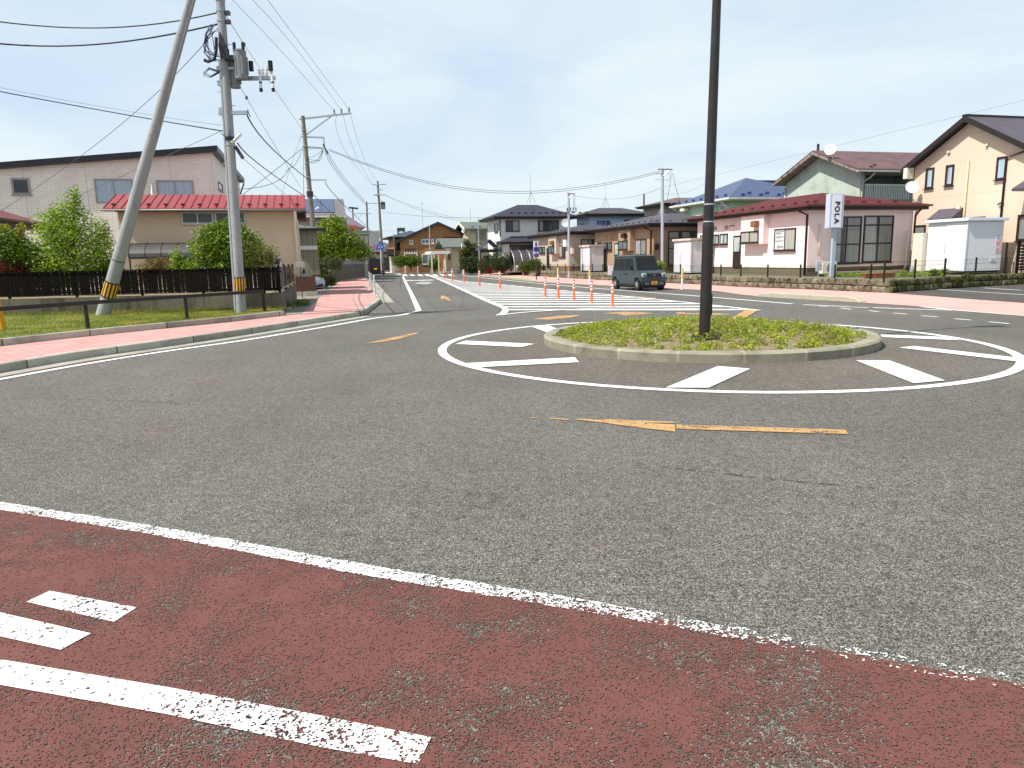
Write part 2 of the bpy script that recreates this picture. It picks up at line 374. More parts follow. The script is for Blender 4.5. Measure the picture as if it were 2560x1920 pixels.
# ================================================================== GROUND, ROADS, MARKINGS (structure)
struct(flat([(-1500,-300),(1500,-300),(1500,3000),(-1500,3000)], -.03, 'ground', earth))
struct(flat([(-45,-6),(60,-6),(60,60),(20,190),(-75,190),(-30,60),(-30,20)], 0, 'road', asph))
# foreground red surfacing
edge_px = [(-260,1213),(0,1266),(350,1322),(700,1387),(940,1432),(1300,1490),(1650,1550),(2200,1650),(2560,1712),(2800,1752)]
edge = smoothpath([G(*p) for p in edge_px], 4)
red_poly = edge+[(4.5,1.0),(4.5,-2),(-9,-2),(-9,6.4)]
struct(flat(red_poly, .004, 'red_surfacing', redpave))
struct(strip(edge, .15, .008, 'edge_line', white_near))
def gpoly(name, px, z, mat): return struct(flat([G(*p) for p in px], z, name, mat))
gpoly('bike_lane_dash', [(66,1508),(125,1480),(342,1522),(285,1558)], .008, white_bike)
gpoly('bike_lane_dash', [(-160,1500),(0,1534),(228,1587),(152,1628),(0,1594),(-220,1549)], .008, white_bike)
gpoly('bike_lane_line', [(-300,1605),(0,1652),(420,1722),(760,1785),(1078,1848),(1045,1915),(800,1872),(420,1790),(0,1716),(-340,1665)], .008, white_bike)
# ring marking round the island
ringpx = [(1100.7,882.6),(1134.6,856.6),(1240.8,830.6),(1342.5,816),(1466.8,806.9),(1560,800.5),(1150.4,915.4),(1240.8,935.7),(1353.8,952.7),(1560,966),(1777,976),(2260,967.5),(2354,959),(2560,934),(2560,888),(2412.6,848.4),(2241,827),(2060,813)]
def roundfit(px, z, n, harm):
    P = np.array([G(u, v, z) for u, v in px]); A = np.c_[2*P, np.ones(len(P))]; s = np.linalg.lstsq(A, (P**2).sum(1), rcond=None)[0]
    c = s[:2]; d = P-c; th = np.arctan2(d[:,1], d[:,0]); r = np.hypot(d[:,0], d[:,1])
    def B(t): return np.stack([np.ones_like(t)]+[f(k*t) for k in range(1, harm+1) for f in (np.cos, np.sin)], 1)
    co = np.linalg.lstsq(B(th), r, rcond=None)[0]; t = np.linspace(0, 2*np.pi, n, endpoint=False); rr = B(t)@co
    return [(c[0]+a*math.cos(x), c[1]+a*math.sin(x)) for a, x in zip(rr, t)], c
ring, rc = roundfit(ringpx, 0, 120, 2)
struct(strip(ring, .16, .008, 'ring_line', white, True))
for px in ([(1139,861),(1165,853),(1336,861),(1304,869)], [(1157,910),(1437,895),(1447.6,907),(1189,920)], [(1330,818),(1367,813),(1401,826),(1374,834)],
           [(1664.6,971),(1795,917),(1875,923.6),(1772,971)], [(2140,902.6),(2223,902.6),(2362,953),(2284,960)], [(2247.6,870.5),(2284,866.5),(2572,899),(2566,908)],
           [(2200,837.5),(2354,843.5),(2402,852),(2207,844)], [(1600,800.5),(1612,797.5),(1660,798),(1650,802)]):
    gpoly('ring_spoke', px, .0125, white)
# hatched splitter zone
hl_px = [(1067,686.5),(1103,701),(1139,717),(1190,740),(1234,759.5),(1256,768),(1263.5,774),(1260,782),(1247.6,789)]
hb_px = [(1247.6,789),(1300,783),(1354,778.7),(1467,772.5),(1560,771),(1669,771.5),(1790,774),(1899,777)]
hr_px = [(1067,686.5),(1134.6,700.7),(1200,707),(1275,714),(1376.5,724.4),(1480,733.5),(1560,741),(1700,755),(1779,763.5),(1899,777)]
hl, hb, hr = ([G(*p) for p in q] for q in (hl_px, hb_px, hr_px))
struct(strip(smoothpath(hl, 5), .22, .0125, 'hatch_border', white)); struct(strip(smoothpath(hb, 4), .16, .0165, 'hatch_border', white)); struct(strip(smoothpath(hr, 4), .18, .0145, 'hatch_border', white))
def xcut(path, y, slope):
    for a, b in zip(path, path[1:]):
        fa = a[1]-slope*a[0]-y; fb = b[1]-slope*b[0]-y
        if fa*fb <= 0 and fa != fb:
            t = fa/(fa-fb); return (a[0]+(b[0]-a[0])*t, a[1]+(b[1]-a[1])*t)
g1, g2 = G(1263,762), G(1560,761.5); slp = (g2[1]-g1[1])/(g2[0]-g1[0])
right_side = hr; left_side = hl+hb[1:]
y = g1[1]-slp*g1[0]-4.35; mb = MB()
while y < 80:
    q = []
    for yy in (y, y+.60):
        a = xcut(left_side, yy, slp); b = xcut(right_side, yy, slp); q.append((a, b))
    (a0, b0), (a1, b1) = q
    if a0 and b0 and a1 and b1 and b0[0] > a0[0]: mb.poly([(*a0,.0085),(*b0,.0085),(*b1,.0085),(*a1,.0085)])
    y += 1.45
struct(mb.build('hatch_bars', white_thin, fixn=False))
# paving joints and old tar lines
tar = m_chip('tar_line', (.03,.029,.027), .38, .6, .3, None, 40., 2.5, .1)
for px in ([(700,893),(883,890.5),(1040,891),(1134,893),(1290,895),(1444,898)], [(905,772),(998,767),(1060,763.5),(1107,758)], [(1108,775),(1207,771)], [(1640,1165),(1780,1182),(1950,1200),(2190,1222)], [(0,995),(300,1002),(560,1015),(800,1022)]):
    struct(strip(smoothpath([G(*p) for p in px], 4), .012, .0045, 'paving_joint', tar))
# direction arrows and stop bar
gpoly('arrow_head', [(1437,1050),(1447,1048),(1510,1052),(1516,1049.5),(1684,1056),(1685,1059),(1600,1058),(1688,1063),(1688,1081),(1600,1071),(1520,1060)], .008, orange); gpoly('arrow_head', [(1360,1046.5),(1400,1047),(1422,1050),(1420,1052.5),(1390,1051)], .008, orange_worn); gpoly('arrow_head', [(1326,1045),(1343,1045.3),(1343,1047),(1328,1046.3)], .008, orange)
gpoly('arrow_shaft', [(1692,1063),(2112,1076),(2122,1087),(1690,1074)], .0085, orange_worn)
gpoly('arrow_marking', [(1329,798),(1400,790),(1455,788),(1430,794),(1375,800)], .008, orange); 
gpoly('arrow_marking', [(1505,783.5),(1560,780),(1600,781),(1640,784),(1600,787),(1560,790),(1545,786)], .008, orange_worn)
gpoly('arrow_marking', [(1690,781),(1712,781),(1712,783),(1800,783.5),(1830,787.5),(1790,788.5),(1712,786),(1692,787)], .008, orange_worn)
gpoly('stop_bar', [(1866,775),(1895,777),(1856,801),(1824,799.5)], .019, orange)
gpoly('arrow_marking', [(1102,740),(1109,739),(1124,745),(1121,746.5),(1128,753),(1120,752.5),(1111,747),(1102,748)], .008, orange)
gpoly('arrow_marking', [(913,859.5),(985,843.5),(1040,832),(1046,834),(990,850),(940,858)], .008, orange_worn)
gpoly('faded_line', [(1575,739.5),(1640,745),(1640,747),(1575,741)], .008, orange_worn)
# left lane line, its turn, diamond and crosswalk
struct(strip(smoothpath([G(*p) for p in [(1007,691),(1010,698),(1022,722),(1036,752),(1047,777)]], 3), .19, .008, 'lane_line', white))
left_px = [(-400,1022),(-200,985),(0,949),(200,913),(400,881),(599,853),(800,820),(930,797),(996.6,789),(1025,783),(1047,777)]
struct(strip(smoothpath([G(*p) for p in left_px], 4), .16, .0085, 'edge_line', white_thin))
gpoly('lane_bar', [(1011,701),(1083,699.5),(1085,701),(1011,702.5)], .008, white_thin)
for q in ([(1036,708),(1058,705),(1059.5,706.2),(1045,708)], [(1058,705),(1081,707),(1074,707.3),(1059,706)], [(1081,707),(1058,711),(1058,709.5),(1073,707.2)], [(1058,711),(1036,708),(1044,708),(1058,709.6)]):
    gpoly('diamond_marking', q, .008, white_thin)
for u0, u1, u2, u3 in ((1005,1015,1020,1009),(1023,1032,1040,1029),(1042.5,1052,1060,1049),(1061,1071,1078,1067),(1080,1089,1098,1088),(1099,1107,1117,1106),(1118,1127,1137,1125)):
    gpoly('crosswalk_bar', [(u0,686.6),(u1,686.4),(u2,690.2),(u3,690.4)], .019, white)
gpoly('far_line', [(960,680),(1000,684),(1004,687),(965,682)], .008, white_thin); gpoly('far_line', [(965,673),(1003,671.5),(1003,672.5),(965,674.5)], .008, white_thin)
# right road lines
struct(strip(smoothpath([G(*p) for p in [(1160,689.5),(1225,696.5),(1350,709),(1500,722),(1600,729.5),(1700,737),(1860,750),(1981,760)]], 3), .17, .008, 'edge_line', white))
struct(strip([G(2008,762), G(2126,767.5)], .16, .008, 'lane_line', white)); struct(strip([G(2130,768), G(2172,769.5)], .14, .008, 'lane_line', white)); struct(strip(smoothpath([G(*p) for p in [(2182,769.3),(2260,772.5),(2380,776)]], 3), .16, .008, 'lane_line', white))
struct(strip(smoothpath([G(*p) for p in [(2304,767),(2370,774),(2460,781.5),(2560,789.5),(2700,800)]], 3), .17, .0085, 'edge_line', white))
for a, b in (((2046,766),(2072,767.4)),((2102,770.4),(2128,773.8)),((2173,777),(2198,780)),((2232,783),(2268,786)),((2304,789.6),(2345,793)),((2386,797),(2427,801)),((2472,805),(2523,810))):
    struct(strip([G(*a), G(*b)], .10, .008, 'guide_dash', white_thin))
# ------------------------------------------------------------------ left pavement
SW = .15
kb_px = [(-420,1000),(-200,967),(0,933),(199,898.5),(400,869.5),(615,837),(755,814),(850,799),(905,790)]
kb = smoothpath([G(*p) for p in kb_px], 4)
bend = [kb[-1], (-4.62,22.6), (-4.55,23.3)]
side = [G(952,757), G(937,730), G(922,705), G(912,696)]
kerbline = kb+[(-4.66,22.5),(-4.72,23.6)]+[G(952,757)]+smoothpath(side, 3)[1:]
lowk_px = [(-420,915),(-200,890),(0,865),(217,840.5),(400,822),(560,806),(711,788.5)]
lowk = smoothpath([G(u, v, SW) for u, v in lowk_px], 3)
sw_left = [G(752,785,SW), G(800,743,SW), G(837,712,SW), G(852,702,SW), G(872,692.5,SW)]
def zig(p, n): return p
struct(sweep(kerbline, [(0,-.01),(0,SW-.015),(.015,SW),(.15,SW),(.15,.05)], 'kerb', kerbm))
inner = offset(kerbline, .148)
far_end = [G(915,693,SW)]
struct(flat(inner+list(reversed(lowk+sw_left))[0:], SW-.004, 'pavement', pave))
struct(strip(offset(smoothpath(side, 3), -.28), .5, .006, 'gutter_strip', gutterm)); struct(strip(offset(kb, -.2), .38, .006, 'gutter_strip', gutterm))
struct(strip(offset(kb[:16], -.52), .22, .005, 'red_strip', redpave))
# low kerb holding the verge
struct(sweep(lowk, [(0,SW-.02),(0,SW+.125),(.012,SW+.14),(.12,SW+.14),(.12,SW)], 'verge_kerb', kerbm))
VZ = SW+.12
wb_px = [(-420,795),(-200,793),(0,790),(204,784),(400,778.5),(560,775.5),(707,772)]
wb = smoothpath([G(u, v, VZ) for u, v in wb_px], 3)
struct(flat(offset(lowk, .1)+list(reversed(wb)), VZ, 'verge', grassm))
wcor = wb[-1]; wside = [wcor, G(725,763,.1), G(743,753.5,.05)]
# dark gravel margin between wall and pavement, then driveways
gm = [lowk[-1]]+sw_left+[(sw_left[-1][0]-2.2, sw_left[-1][1]), (-15.8,48), (-13.4,40), wside[-1], wcor]
struct(flat(gm, SW-.012, 'gravel_margin', gravel))
struct(flat([(-60,20),wb[0],wcor,(-13,40),(-19,60),(-28,90),(-80,90),(-90,20)], .10, 'yard_ground', gravel)); struct(flat([(-40,22)]+offset(wb, .1)+[(wside[2][0]-.12,wside[2][1]),(-30,32)], .73, 'garden_ground', soilm))
struct(flat([G(700,728,.12),G(735,712,.12),G(800,712,.12),G(815,726,.12),G(800,742,.12)], .143, 'driveway', gutterm))
def retaining(path, z0, h, th, name, label, mat):
    o = sweep(path, [(0,z0),(0,z0+h),(th,z0+h),(th,z0)], name, mat); return tag(o, label, 'wall')
WH = .50
retaining(wb+wside[1:], VZ-.15, WH+.15, .16, 'retaining_wall', 'stained grey concrete retaining wall under the dark picket fence on the left', wallconc)
WT = VZ+WH
# grass blades on the verge
def blades(name, n, region, hmin, hmax, w, mat, label, cat):
    mb_v = np.zeros((n*3,3)); k = 0; tri = []
    P = region(n)
    ang = rng.uniform(0, 2*np.pi, n); hh = rng.uniform(hmin, hmax, n); le = rng.uniform(-.6, .6, (n,2))*hh[:,None]
    dx = np.cos(ang)*w; dy = np.sin(ang)*w
    V = np.stack([np.c_[P[:,0]-dx, P[:,1]-dy, P[:,2]], np.c_[P[:,0]+dx, P[:,1]+dy, P[:,2]], np.c_[P[:,0]+le[:,0], P[:,1]+le[:,1], P[:,2]+hh]], 1).reshape(-1,3)
    me = bpy.data.meshes.new(name); me.from_pydata(V.tolist(), [], [(3*i,3*i+1,3*i+2) for i in range(n)]); me.materials.append(mat)
    o = link_o(name, me); return tag(o, label, cat, kind='stuff')
def link_o(name, me, parent=None):
    o = bpy.data.objects.new(name, me); return link(o, parent)
bl = m_leaf('grass_blade', (.13,.16,.02), (.27,.28,.055), .3, ('#a39a4e', 1.1, .47))
lk2 = offset(lowk, .13)
def verge_region(n):
    la = np.array(lk2); wa = np.array(wb); t = rng.uniform(0, 1, n)
    def ev(a, t): x = t*(len(a)-1); i = np.minimum(x.astype(int), len(a)-2); f = (x-i)[:,None]; return a[i]*(1-f)+a[i+1]*f
    f = rng.uniform(0, 1, n)[:,None]; p = ev(la, t)*(1-f)+ev(wa, t)*f; return np.c_[p, np.full(n, VZ-.005)]
blades('verge_grass', 60000, verge_region, .02, .06, .006, bl, 'short sunlit lawn grass on the verge behind the brown railing', 'grass')
def tuft_region(n):
    c = np.array(wb)[rng.integers(0, len(wb)-1, n)]; return np.c_[c[:,0]+rng.normal(0,.5,n), c[:,1]-.05-np.abs(rng.normal(0,.06,n)), np.full(n, VZ)]
blades('wall_foot_grass', 4000, tuft_region, .05, .15, .008, bl, 'taller grass fringe along the foot of the concrete retaining wall', 'grass')
# ------------------------------------------------------------------ right pavement, lots
RZ = .10
rb_px = [(1188,689.5),(1209,691),(1281,698.5),(1330,703.5),(1460,711.5),(1754,719.5+6),(1860,738),(2040,750),(2146,757),(2304,767),(2400,776),(2560,789.5),(2800,808)]
rb = smoothpath([G(*p) for p in rb_px], 3)
sb_px = [(1240,682.5),(1307,688),(1400,694),(1498,700),(1630,706.5),(1754,711.5),(1860,718),(2041,724.5),(2222,733)]
sb = [G(*p) for p in sb_px]
pk_top = sb+[G(2300,739), G(2430,749), G(2560,758.5), G(2800,774)]
struct(flat(rb+list(reversed(pk_top)), .012, 'pavement', pavefar))
def kseg(px):
    p = smoothpath([G(*q) for q in px], 4); n = len(p); zs = [0]*n; zs[0] = zs[-1] = -.13; zs[1] = zs[-2] = -.05
    struct(sweep(p, [(0,0),(0,.15),(.02,.17),(.30,.17),(.30,0)], 'raised_kerb', M('kerb_pale', '#aaa590', .85, .12, 2, .2, 60, lines='h', period=2., lw=.012, ldark=.4), zs=zs))
kseg([(1206,691),(1260,696.5),(1310,701.5),(1334,703.5)]); kseg([(1887,740.5),(1980,746.5),(2080,752.5),(2150,757)])
# parking area on the right beyond the pavement
struct(flat([G(2226,733),G(2300,739),G(2430,749),G(2560,758.5),G(2800,774),(40,22),(42,44),(22,40),G(2460,717),G(2346,724)], .016, 'car_park', asph_old))
for a, b in (((2345,724.5),(2560,738)),((2460,721),(2556,727))): struct(strip([G(*a), G(*b)], .12, .021, 'parking_line', white_thin))
struct(strip([G(2206,733.5), G(2230,727)], .15, .021, 'parking_line', white_thin))
# stone retaining wall, courses of rough blocks
def m_stone(name, a, b, moss):
    t = NT(name); ob = t.tc.outputs['Object']; ge = t.node('ShaderNodeNewGeometry'); g = ge.outputs['Random Per Island']
    c = t.mix(t.math('ADD', t.math('MULTIPLY', g, .6), t.math('MULTIPLY', t.noise(ob, 7, 5, .7), .4)), lin(a), lin(b)); c = t.mix(t.ramp(t.noise(ob, 3.1, 6, .7), .52, .64), c, lin(moss))
    c = t.mix(t.ramp(t.noise(ob, 14, 4, .7), .60, .72), c, sc(lin(b), 1.35)); return t.done(c, .95, t.bump(t.noise(ob, 16, 6, .75), 1., .05), .2)
stone = m_stone('rough_stone', '#565141', '#96907a', '#34352a'); mossy = m_stone('mossy_stone', '#45432f', '#77744f', '#262a18')
def stone_wall(path, base, h, rows, label, mat, seed):
    rd = random.Random(seed); mb = MB(); P = [Vector((p[0], p[1], 0)) for p in path]
    seg = []; L = 0
    for a, b in zip(P, P[1:]): seg.append((L, a, b)); L += (b-a).length
    def pos(s):
        for l0, a, b in seg:
            if s <= l0+(b-a).length+1e-6: return a+(b-a)*((s-l0)/(b-a).length), (b-a).normalized()
        return P[-1], (P[-1]-P[-2]).normalized()
    for r in range(rows):
        s = 0.
        while s < L-.1:
            w = min(rd.uniform(.28,.46), L-s); z0 = base+h*r/rows; z1 = base+h*(r+1)/rows-.012
            p, t = pos(s+.006); q, t2 = pos(s+w-.006); n = Vector((t.y, -t.x, 0)); bk = -n*.30
            ins = .03; pr = rd.uniform(.02,.08)+(.03 if r == 0 else 0)
            def pt(k, z, o): return tuple(p+(q-p)*k+n*o+Vector((0,0,z)))
            fr = [pt(0,z0,0), pt(1,z0,0), pt(1,z1,0), pt(0,z1,0)]
            j = lambda: rd.uniform(-.03,.03)
            ff = [pt(.12,z0+ins,pr+j()), pt(.88,z0+ins,pr+j()), pt(.88,z1-ins,pr+j()), pt(.12,z1-ins,pr+j())]
            cxy = tuple(sum((Vector(x) for x in ff), Vector())/4+Vector((rd.uniform(-.03,.03),rd.uniform(-.03,.03),rd.uniform(-.04,.04)))+n*rd.uniform(.0,.05)); i0 = len(mb.v); mb.v += fr+ff+[cxy]
            for k in range(4): mb.f += [(i0+4+k, i0+4+(k+1) % 4, i0+8), (i0+k, i0+(k+1) % 4, i0+4+(k+1) % 4, i0+4+k)]; mb.uv += [None, None]
            bkp = [tuple(Vector(x)+bk) for x in fr]
            mb.poly([fr[3], fr[2], bkp[2], bkp[3]]); mb.poly([fr[0], fr[3], bkp[3], bkp[0]]); mb.poly([fr[1], bkp[1], bkp[2], fr[2]])
            s += w
    return tag(mb.build('stone_wall', mat, fixn=False), label, 'stone wall')
LOT = .52
stone_wall(sb[1:], .01, LOT, 2, 'long low two-course stone retaining wall along the far pink pavement', stone, 3)
sb2 = [sb[-1], G(2346,723.5), G(2460,716.5), G(2570,710), (29,31.5)]
stone_wall(sb2, .02, LOT, 2, 'mossy dark stone retaining wall beside the car park at right', mossy, 5)
lot = offset(sb, .12)
struct(flat(offset(sb, .12)+offset(sb2, .12)[1:]+[(60,40),(60,120),(5,120),(0.8,88)], LOT-.02, 'house_lot', M('lot_ground', (.17,.16,.12), .95, .3, 1.5, .5, 30, dirt=(.10,.13,.04), dscale=.8)))
# ------------------------------------------------------------------ central island
isl_px = [(1368,858),(1421.5,884),(1490,893),(1560,899.5),(1734,907.6),(1894.6,907.6),(2003,903),(2146,888),(2211,868)]
iring, ic = roundfit(isl_px+[], 0, 96, 0)
IH = .17
struct(sweep(iring, [(0,-.01),(-.012,IH-.03),(.03,IH),(.24,IH),(.26,IH-.12)], 'island_kerb', islandkerb, closed=True))
irad = math.dist(iring[0], tuple(ic)); gap = []
mb = MB(); nr = 14; na = 64; vid = {}
for i in range(nr+1):
    r = (irad-.2)*i/nr
    for j in range(na):
        a = 2*math.pi*j/na; z = IH-.05+.16*(1-(i/nr)**2)+random.uniform(-.012,.012); vid[i,j] = len(mb.v); mb.v.append((ic[0]+r*math.cos(a), ic[1]+r*math.sin(a), z))
for i in range(nr):
    for j in range(na): mb.f.append((vid[i,j], vid[i+1,j], vid[i+1,(j+1) % na], vid[i,(j+1) % na])); mb.uv.append(None)
struct(mb.build('island_soil', soilm, smooth=True, fixn=False))
def islz(r): return IH-.05+.16*(1-(r/(irad-.2))**2)
# low creeping plants planted in rough rows over the soil
def tufts():
    quads = []; rd = random.Random(11)
    x = -irad
    for i in range(-12, 13):
        for j in range(-12, 13):
            px = i*.33+(.165 if j % 2 else 0)+rd.gauss(0,.07); py = j*.29+rd.gauss(0,.07); r = math.hypot(px, py)
            if r > irad-.27 or rd.random() < .13: continue
            R = rd.uniform(.09,.17)*rd.choice((.75,1,1,1.1)); n = int(120*(R/.13)**2)
            for k in range(n):
                a = rd.uniform(0, 6.283); rr = R*math.sqrt(rd.random()); h = rd.uniform(.0,1)*(.115*(1-(rr/R)**2)+.02)
                quads.append((ic[0]+px+rr*math.cos(a), ic[1]+py+rr*math.sin(a), islz(r)+h, a))
    for k in range(1500):
        a = rd.uniform(0, 6.283); r = (irad-.27)*math.sqrt(rd.random()); quads.append((ic[0]+r*math.cos(a), ic[1]+r*math.sin(a), islz(r)+rd.uniform(.0,.025), a))
    return quads
def leafmesh(name, pts, size, mat, parent=None, droop=.3):
    P = np.array(pts)[:,:3]; n = len(P); d = rng.normal(size=(n,3)); d[:,2] = np.abs(d[:,2])*.5-.12; d /= np.linalg.norm(d, axis=1)[:,None]
    s = rng.normal(size=(n,3)); s -= (s*d).sum(1)[:,None]*d; s /= np.linalg.norm(s, axis=1)[:,None]
    L = (size*rng.uniform(.6,1.3,n))[:,None]; W = L*.32
    nm = np.cross(d, s)
    V = np.stack([P, P+d*L*.5+s*W+nm*L*.08, P+d*L, P+d*L*.5-s*W+nm*L*.08], 1).reshape(-1,3)
    me = bpy.data.meshes.new(name); me.vertices.add(4*n); me.vertices.foreach_set('co', V.ravel()); me.loops.add(4*n); me.polygons.add(n)
    me.loops.foreach_set('vertex_index', np.arange(4*n, dtype=np.int32)); me.polygons.foreach_set('loop_start', np.arange(0,4*n,4, dtype=np.int32)); me.polygons.foreach_set('loop_total', np.full(n,4, dtype=np.int32))
    me.update(calc_edges=True); me.materials.append(mat); return link_o(name, me, parent)
lf_isl = m_leaf('island_leaf', (.11,.165,.02), (.48,.52,.055), .3, ('#7d7a34', 1.3, .55))
tag(leafmesh('ground_cover', tufts(), .042, lf_isl), 'low yellow green creeping plants tufted over the island soil', 'ground cover', kind='stuff')
def dry_region(n):
    a = rng.uniform(0, 2*np.pi, n); r = (irad-.27)*np.sqrt(rng.uniform(0, 1, n)); return np.c_[ic[0]+r*np.cos(a), ic[1]+r*np.sin(a), IH-.055+.16*(1-(r/(irad-.2))**2)]
blades('dry_grass', 5000, dry_region, .03, .12, .004, m_leaf('straw', (.22,.16,.07), (.48,.38,.20), .3), 'dry straw coloured grass stalks between the island plants', 'grass')
# lamp post in the island
base = G(1761,836,.30); bz = islz(math.dist(base, tuple(ic)))
t = thing('lamp_post', 'tall dark brown lamp post standing in the planted island', 'lamp post', (base[0], base[1], bz))
top = at(1798,-160, base[1]*.995); dv = Vector((top[0]-base[0], top[1]-base[1], top[2]-bz)); lean = dv/dv.z
def lp(z): return tuple(lean*z)
H_ = 8.4; lampm = M('lamp_post_paint', (.022,.018,.018), .38, .2, 3, dirt=(.035,.03,.03))
MB().tube([lp(0), lp(1.95)], .098, 20).build('lower_shaft', lampm, t, smooth='auto'); MB().tube([lp(1.95), lp(H_)], .088, 20, .058).build('upper_shaft', lampm, t, smooth='auto')
MB().tube([lp(1.93), lp(1.99)], .101, 20, .092).build('collar', lampm, t, smooth='auto')
MB().box(-.22,-.22,-.02,.22,.22,.025).build('base_plate', lampm, t, bevel=.005)
bo = MB().cyl((.16,.16,.02), .018, .05, 8).build('anchor_bolt', darksteel, t)
for x, y_ in ((-.16,.16),(.16,-.16),(-.16,-.16)): q = bo.copy(); COL.objects.link(q); q.location = (x-.16, y_-.16, 0); q.parent = t
MB().box(.07,-.05,.42,.115,.05,.78).build('inspection_door', lampm, t, bevel=.006)
for k, zc in enumerate((1.26+.75, 1.55+.75)):
    MB().tube([lp(zc), lp(zc+.022)], .0935, 20).build('strap', steel, t, smooth='auto')
hd = lp(H_); arm = MB().tube([hd, (hd[0]+.5, hd[1]+.15, hd[2]+.25), (hd[0]+1.3, hd[1]+.4, hd[2]+.35)], .035, 10).build('lamp_arm', lampm, t, smooth='auto')
MB().box(hd[0]+1.2, hd[1]+.28, hd[2]+.29, hd[0]+1.85, hd[1]+.56, hd[2]+.40).build('lamp_head', lampm, t, bevel=.03)
print('ground ok')
# ================================================================== HOUSES
class House:
    """local frame: front wall y=0 (faces the junction), left wall x=0, z = world height"""
    def __init__(s, name, label, cat, o, a, group=None):
        s.o = o[:2]; s.a = R_(a); s.c = math.cos(s.a); s.s = math.sin(s.a)
        s.t = thing(name, label, cat, (s.o[0], s.o[1], 0), s.a, group)
    def loc(s, d): return (d[0]*s.c+d[1]*s.s, -d[0]*s.s+d[1]*s.c)
    def hit(s, side, u, v, off=0):
        d = ray(u, v); dl = s.loc(d); ol = s.loc((-s.o[0], -s.o[1])); i = 1 if side == 'F' else 0
        t = (off-ol[i])/dl[i]; return (ol[1-i]+dl[1-i]*t, CAMZ+d[2]*t)
    def rect(s, side, u0, v0, u1, v1, off=0):
        um, vm = (u0+u1)/2, (v0+v1)/2
        a0 = s.hit(side, u0, vm, off)[0]; a1 = s.hit(side, u1, vm, off)[0]; z1 = s.hit(side, um, v0, off)[1]; z0 = s.hit(side, um, v1, off)[1]
        return (min(a0,a1), max(a0,a1), z0, z1)
    def T(s, side, a, z, o, off):
        return (a, off-o, z) if side == 'F' else ((off-o, a, z) if side == 'L' else (off+o, a, z))
    def bx(s, mb, side, a0, a1, z0, z1, o0, o1, off=0):
        p = s.T(side, a0, z0, o0, off); q = s.T(side, a1, z1, o1, off); mb.box(*p, *q)
    def part(s, name, mat, *boxes, bevel=0, parent=None, off=0, side='F'):
        mb = MB()
        for b in boxes: s.bx(mb, side, *b, off=off)
        return mb.build(name, mat, parent or s.t, bevel=bevel)
    def window(s, side, r, cols=2, glass=None, frame=None, off=0, rail=None, sill=True, fw=.055, name='window', panes=None):
        a0, a1, z0, z1 = r; frame = frame or frame_br; glass = glass or g_dark; f = MB()
        s.bx(f, side, a0, a1, z0, z0+fw, -.02, .06, off); s.bx(f, side, a0, a1, z1-fw, z1, -.02, .06, off)
        s.bx(f, side, a0, a0+fw, z0+fw, z1-fw, -.02, .06, off); s.bx(f, side, a1-fw, a1, z0+fw, z1-fw, -.02, .06, off)
        for k in range(1, cols):
            x = a0+(a1-a0)*k/cols; s.bx(f, side, x-fw*.45, x+fw*.45, z0+fw, z1-fw, -.02, .045, off)
        for rz in (rail or []):
            z = z0+(z1-z0)*rz; s.bx(f, side, a0+fw, a1-fw, z-fw*.5, z+fw*.5, -.02, .04, off)
        w = f.build(name, frame, s.t)
        for k in range(cols):
            xa = a0+(a1-a0)*k/cols+(fw*.2 if k else fw*.6); xb = a0+(a1-a0)*(k+1)/cols-(fw*.2 if k < cols-1 else fw*.6)
            g = (panes[k] if panes else glass); p = MB(); s.bx(p, side, xa, xb, z0+fw*.5, z1-fw*.5, -.01, .02+.008*(k % 2), off); p.build('pane', g, w)
        if sill:
            p = MB(); s.bx(p, side, a0-.05, a1+.05, z0-.045, z0-.002, -.02, .12, off); p.build('sill', frame, w)
        return w
    def winp(s, side, u0, v0, u1, v1, cols=2, **k):
        return s.window(side, s.rect(side, u0, v0, u1, v1, k.get('off', 0)), cols, **k)
    def pipe(s, pts, mat, r=.045, name='downpipe'): return MB().tube(pts, r, 8).build(name, mat, s.t, smooth=True)
    def rep(s, name, mesh_o, pts):
        for k, p in enumerate(pts):
            if k == 0: mesh_o.location = p
            else: q = mesh_o.copy(); COL.objects.link(q); q.location = p; q.parent = mesh_o.parent
def guard(t, mat, w=.16, h=.07): return MB().xprism([(-.09,0),(.09,0),(.03,h),(-.03,h)], -w/2, w/2).build('snow_guard', mat, t)
def hip(t, x0, y0, x1, y1, ze, apex, th, mat, fmat, name='roof', guards=None):
    """hip roof with equal slopes over the eave rectangle; ridge along the longer side"""
    W, D = x1-x0, y1-y0; h = min(W, D)/2; mb = MB(); fa = MB()
    if D >= W: r0, r1 = ((x0+x1)/2, y0+h, apex), ((x0+x1)/2, y1-h, apex)
    else: r0, r1 = (x0+h, (y0+y1)/2, apex), (x1-h, (y0+y1)/2, apex)
    A, B, C_, D_ = (x0,y0,ze), (x1,y0,ze), (x1,y1,ze), (x0,y1,ze)
    if D >= W:
        mb.poly([A,B,r0]); mb.poly([B,C_,r1,r0]); mb.poly([C_,D_,r1]); mb.poly([D_,A,r0,r1])
    else:
        mb.poly([A,B,r1,r0]); mb.poly([B,C_,r1]); mb.poly([C_,D_,r0,r1]); mb.poly([D_,A,r0])
    ro = mb.build(name, mat, t, fixn=False)
    fa.box(x0+.02, y0+.02, ze-th, x1-.02, y1-.02, ze-.004); fa.build('eave', fmat, t)
    g = MB(); w = .11
    for b in ((x0-w,y0-w,x1+w,y0),(x0-w,y1,x1+w,y1+w),(x0-w,y0,x0,y1),(x1,y0,x1+w,y1)): g.box(b[0], b[1], ze-.11, b[2], b[3], ze-.012)
    return ro, g
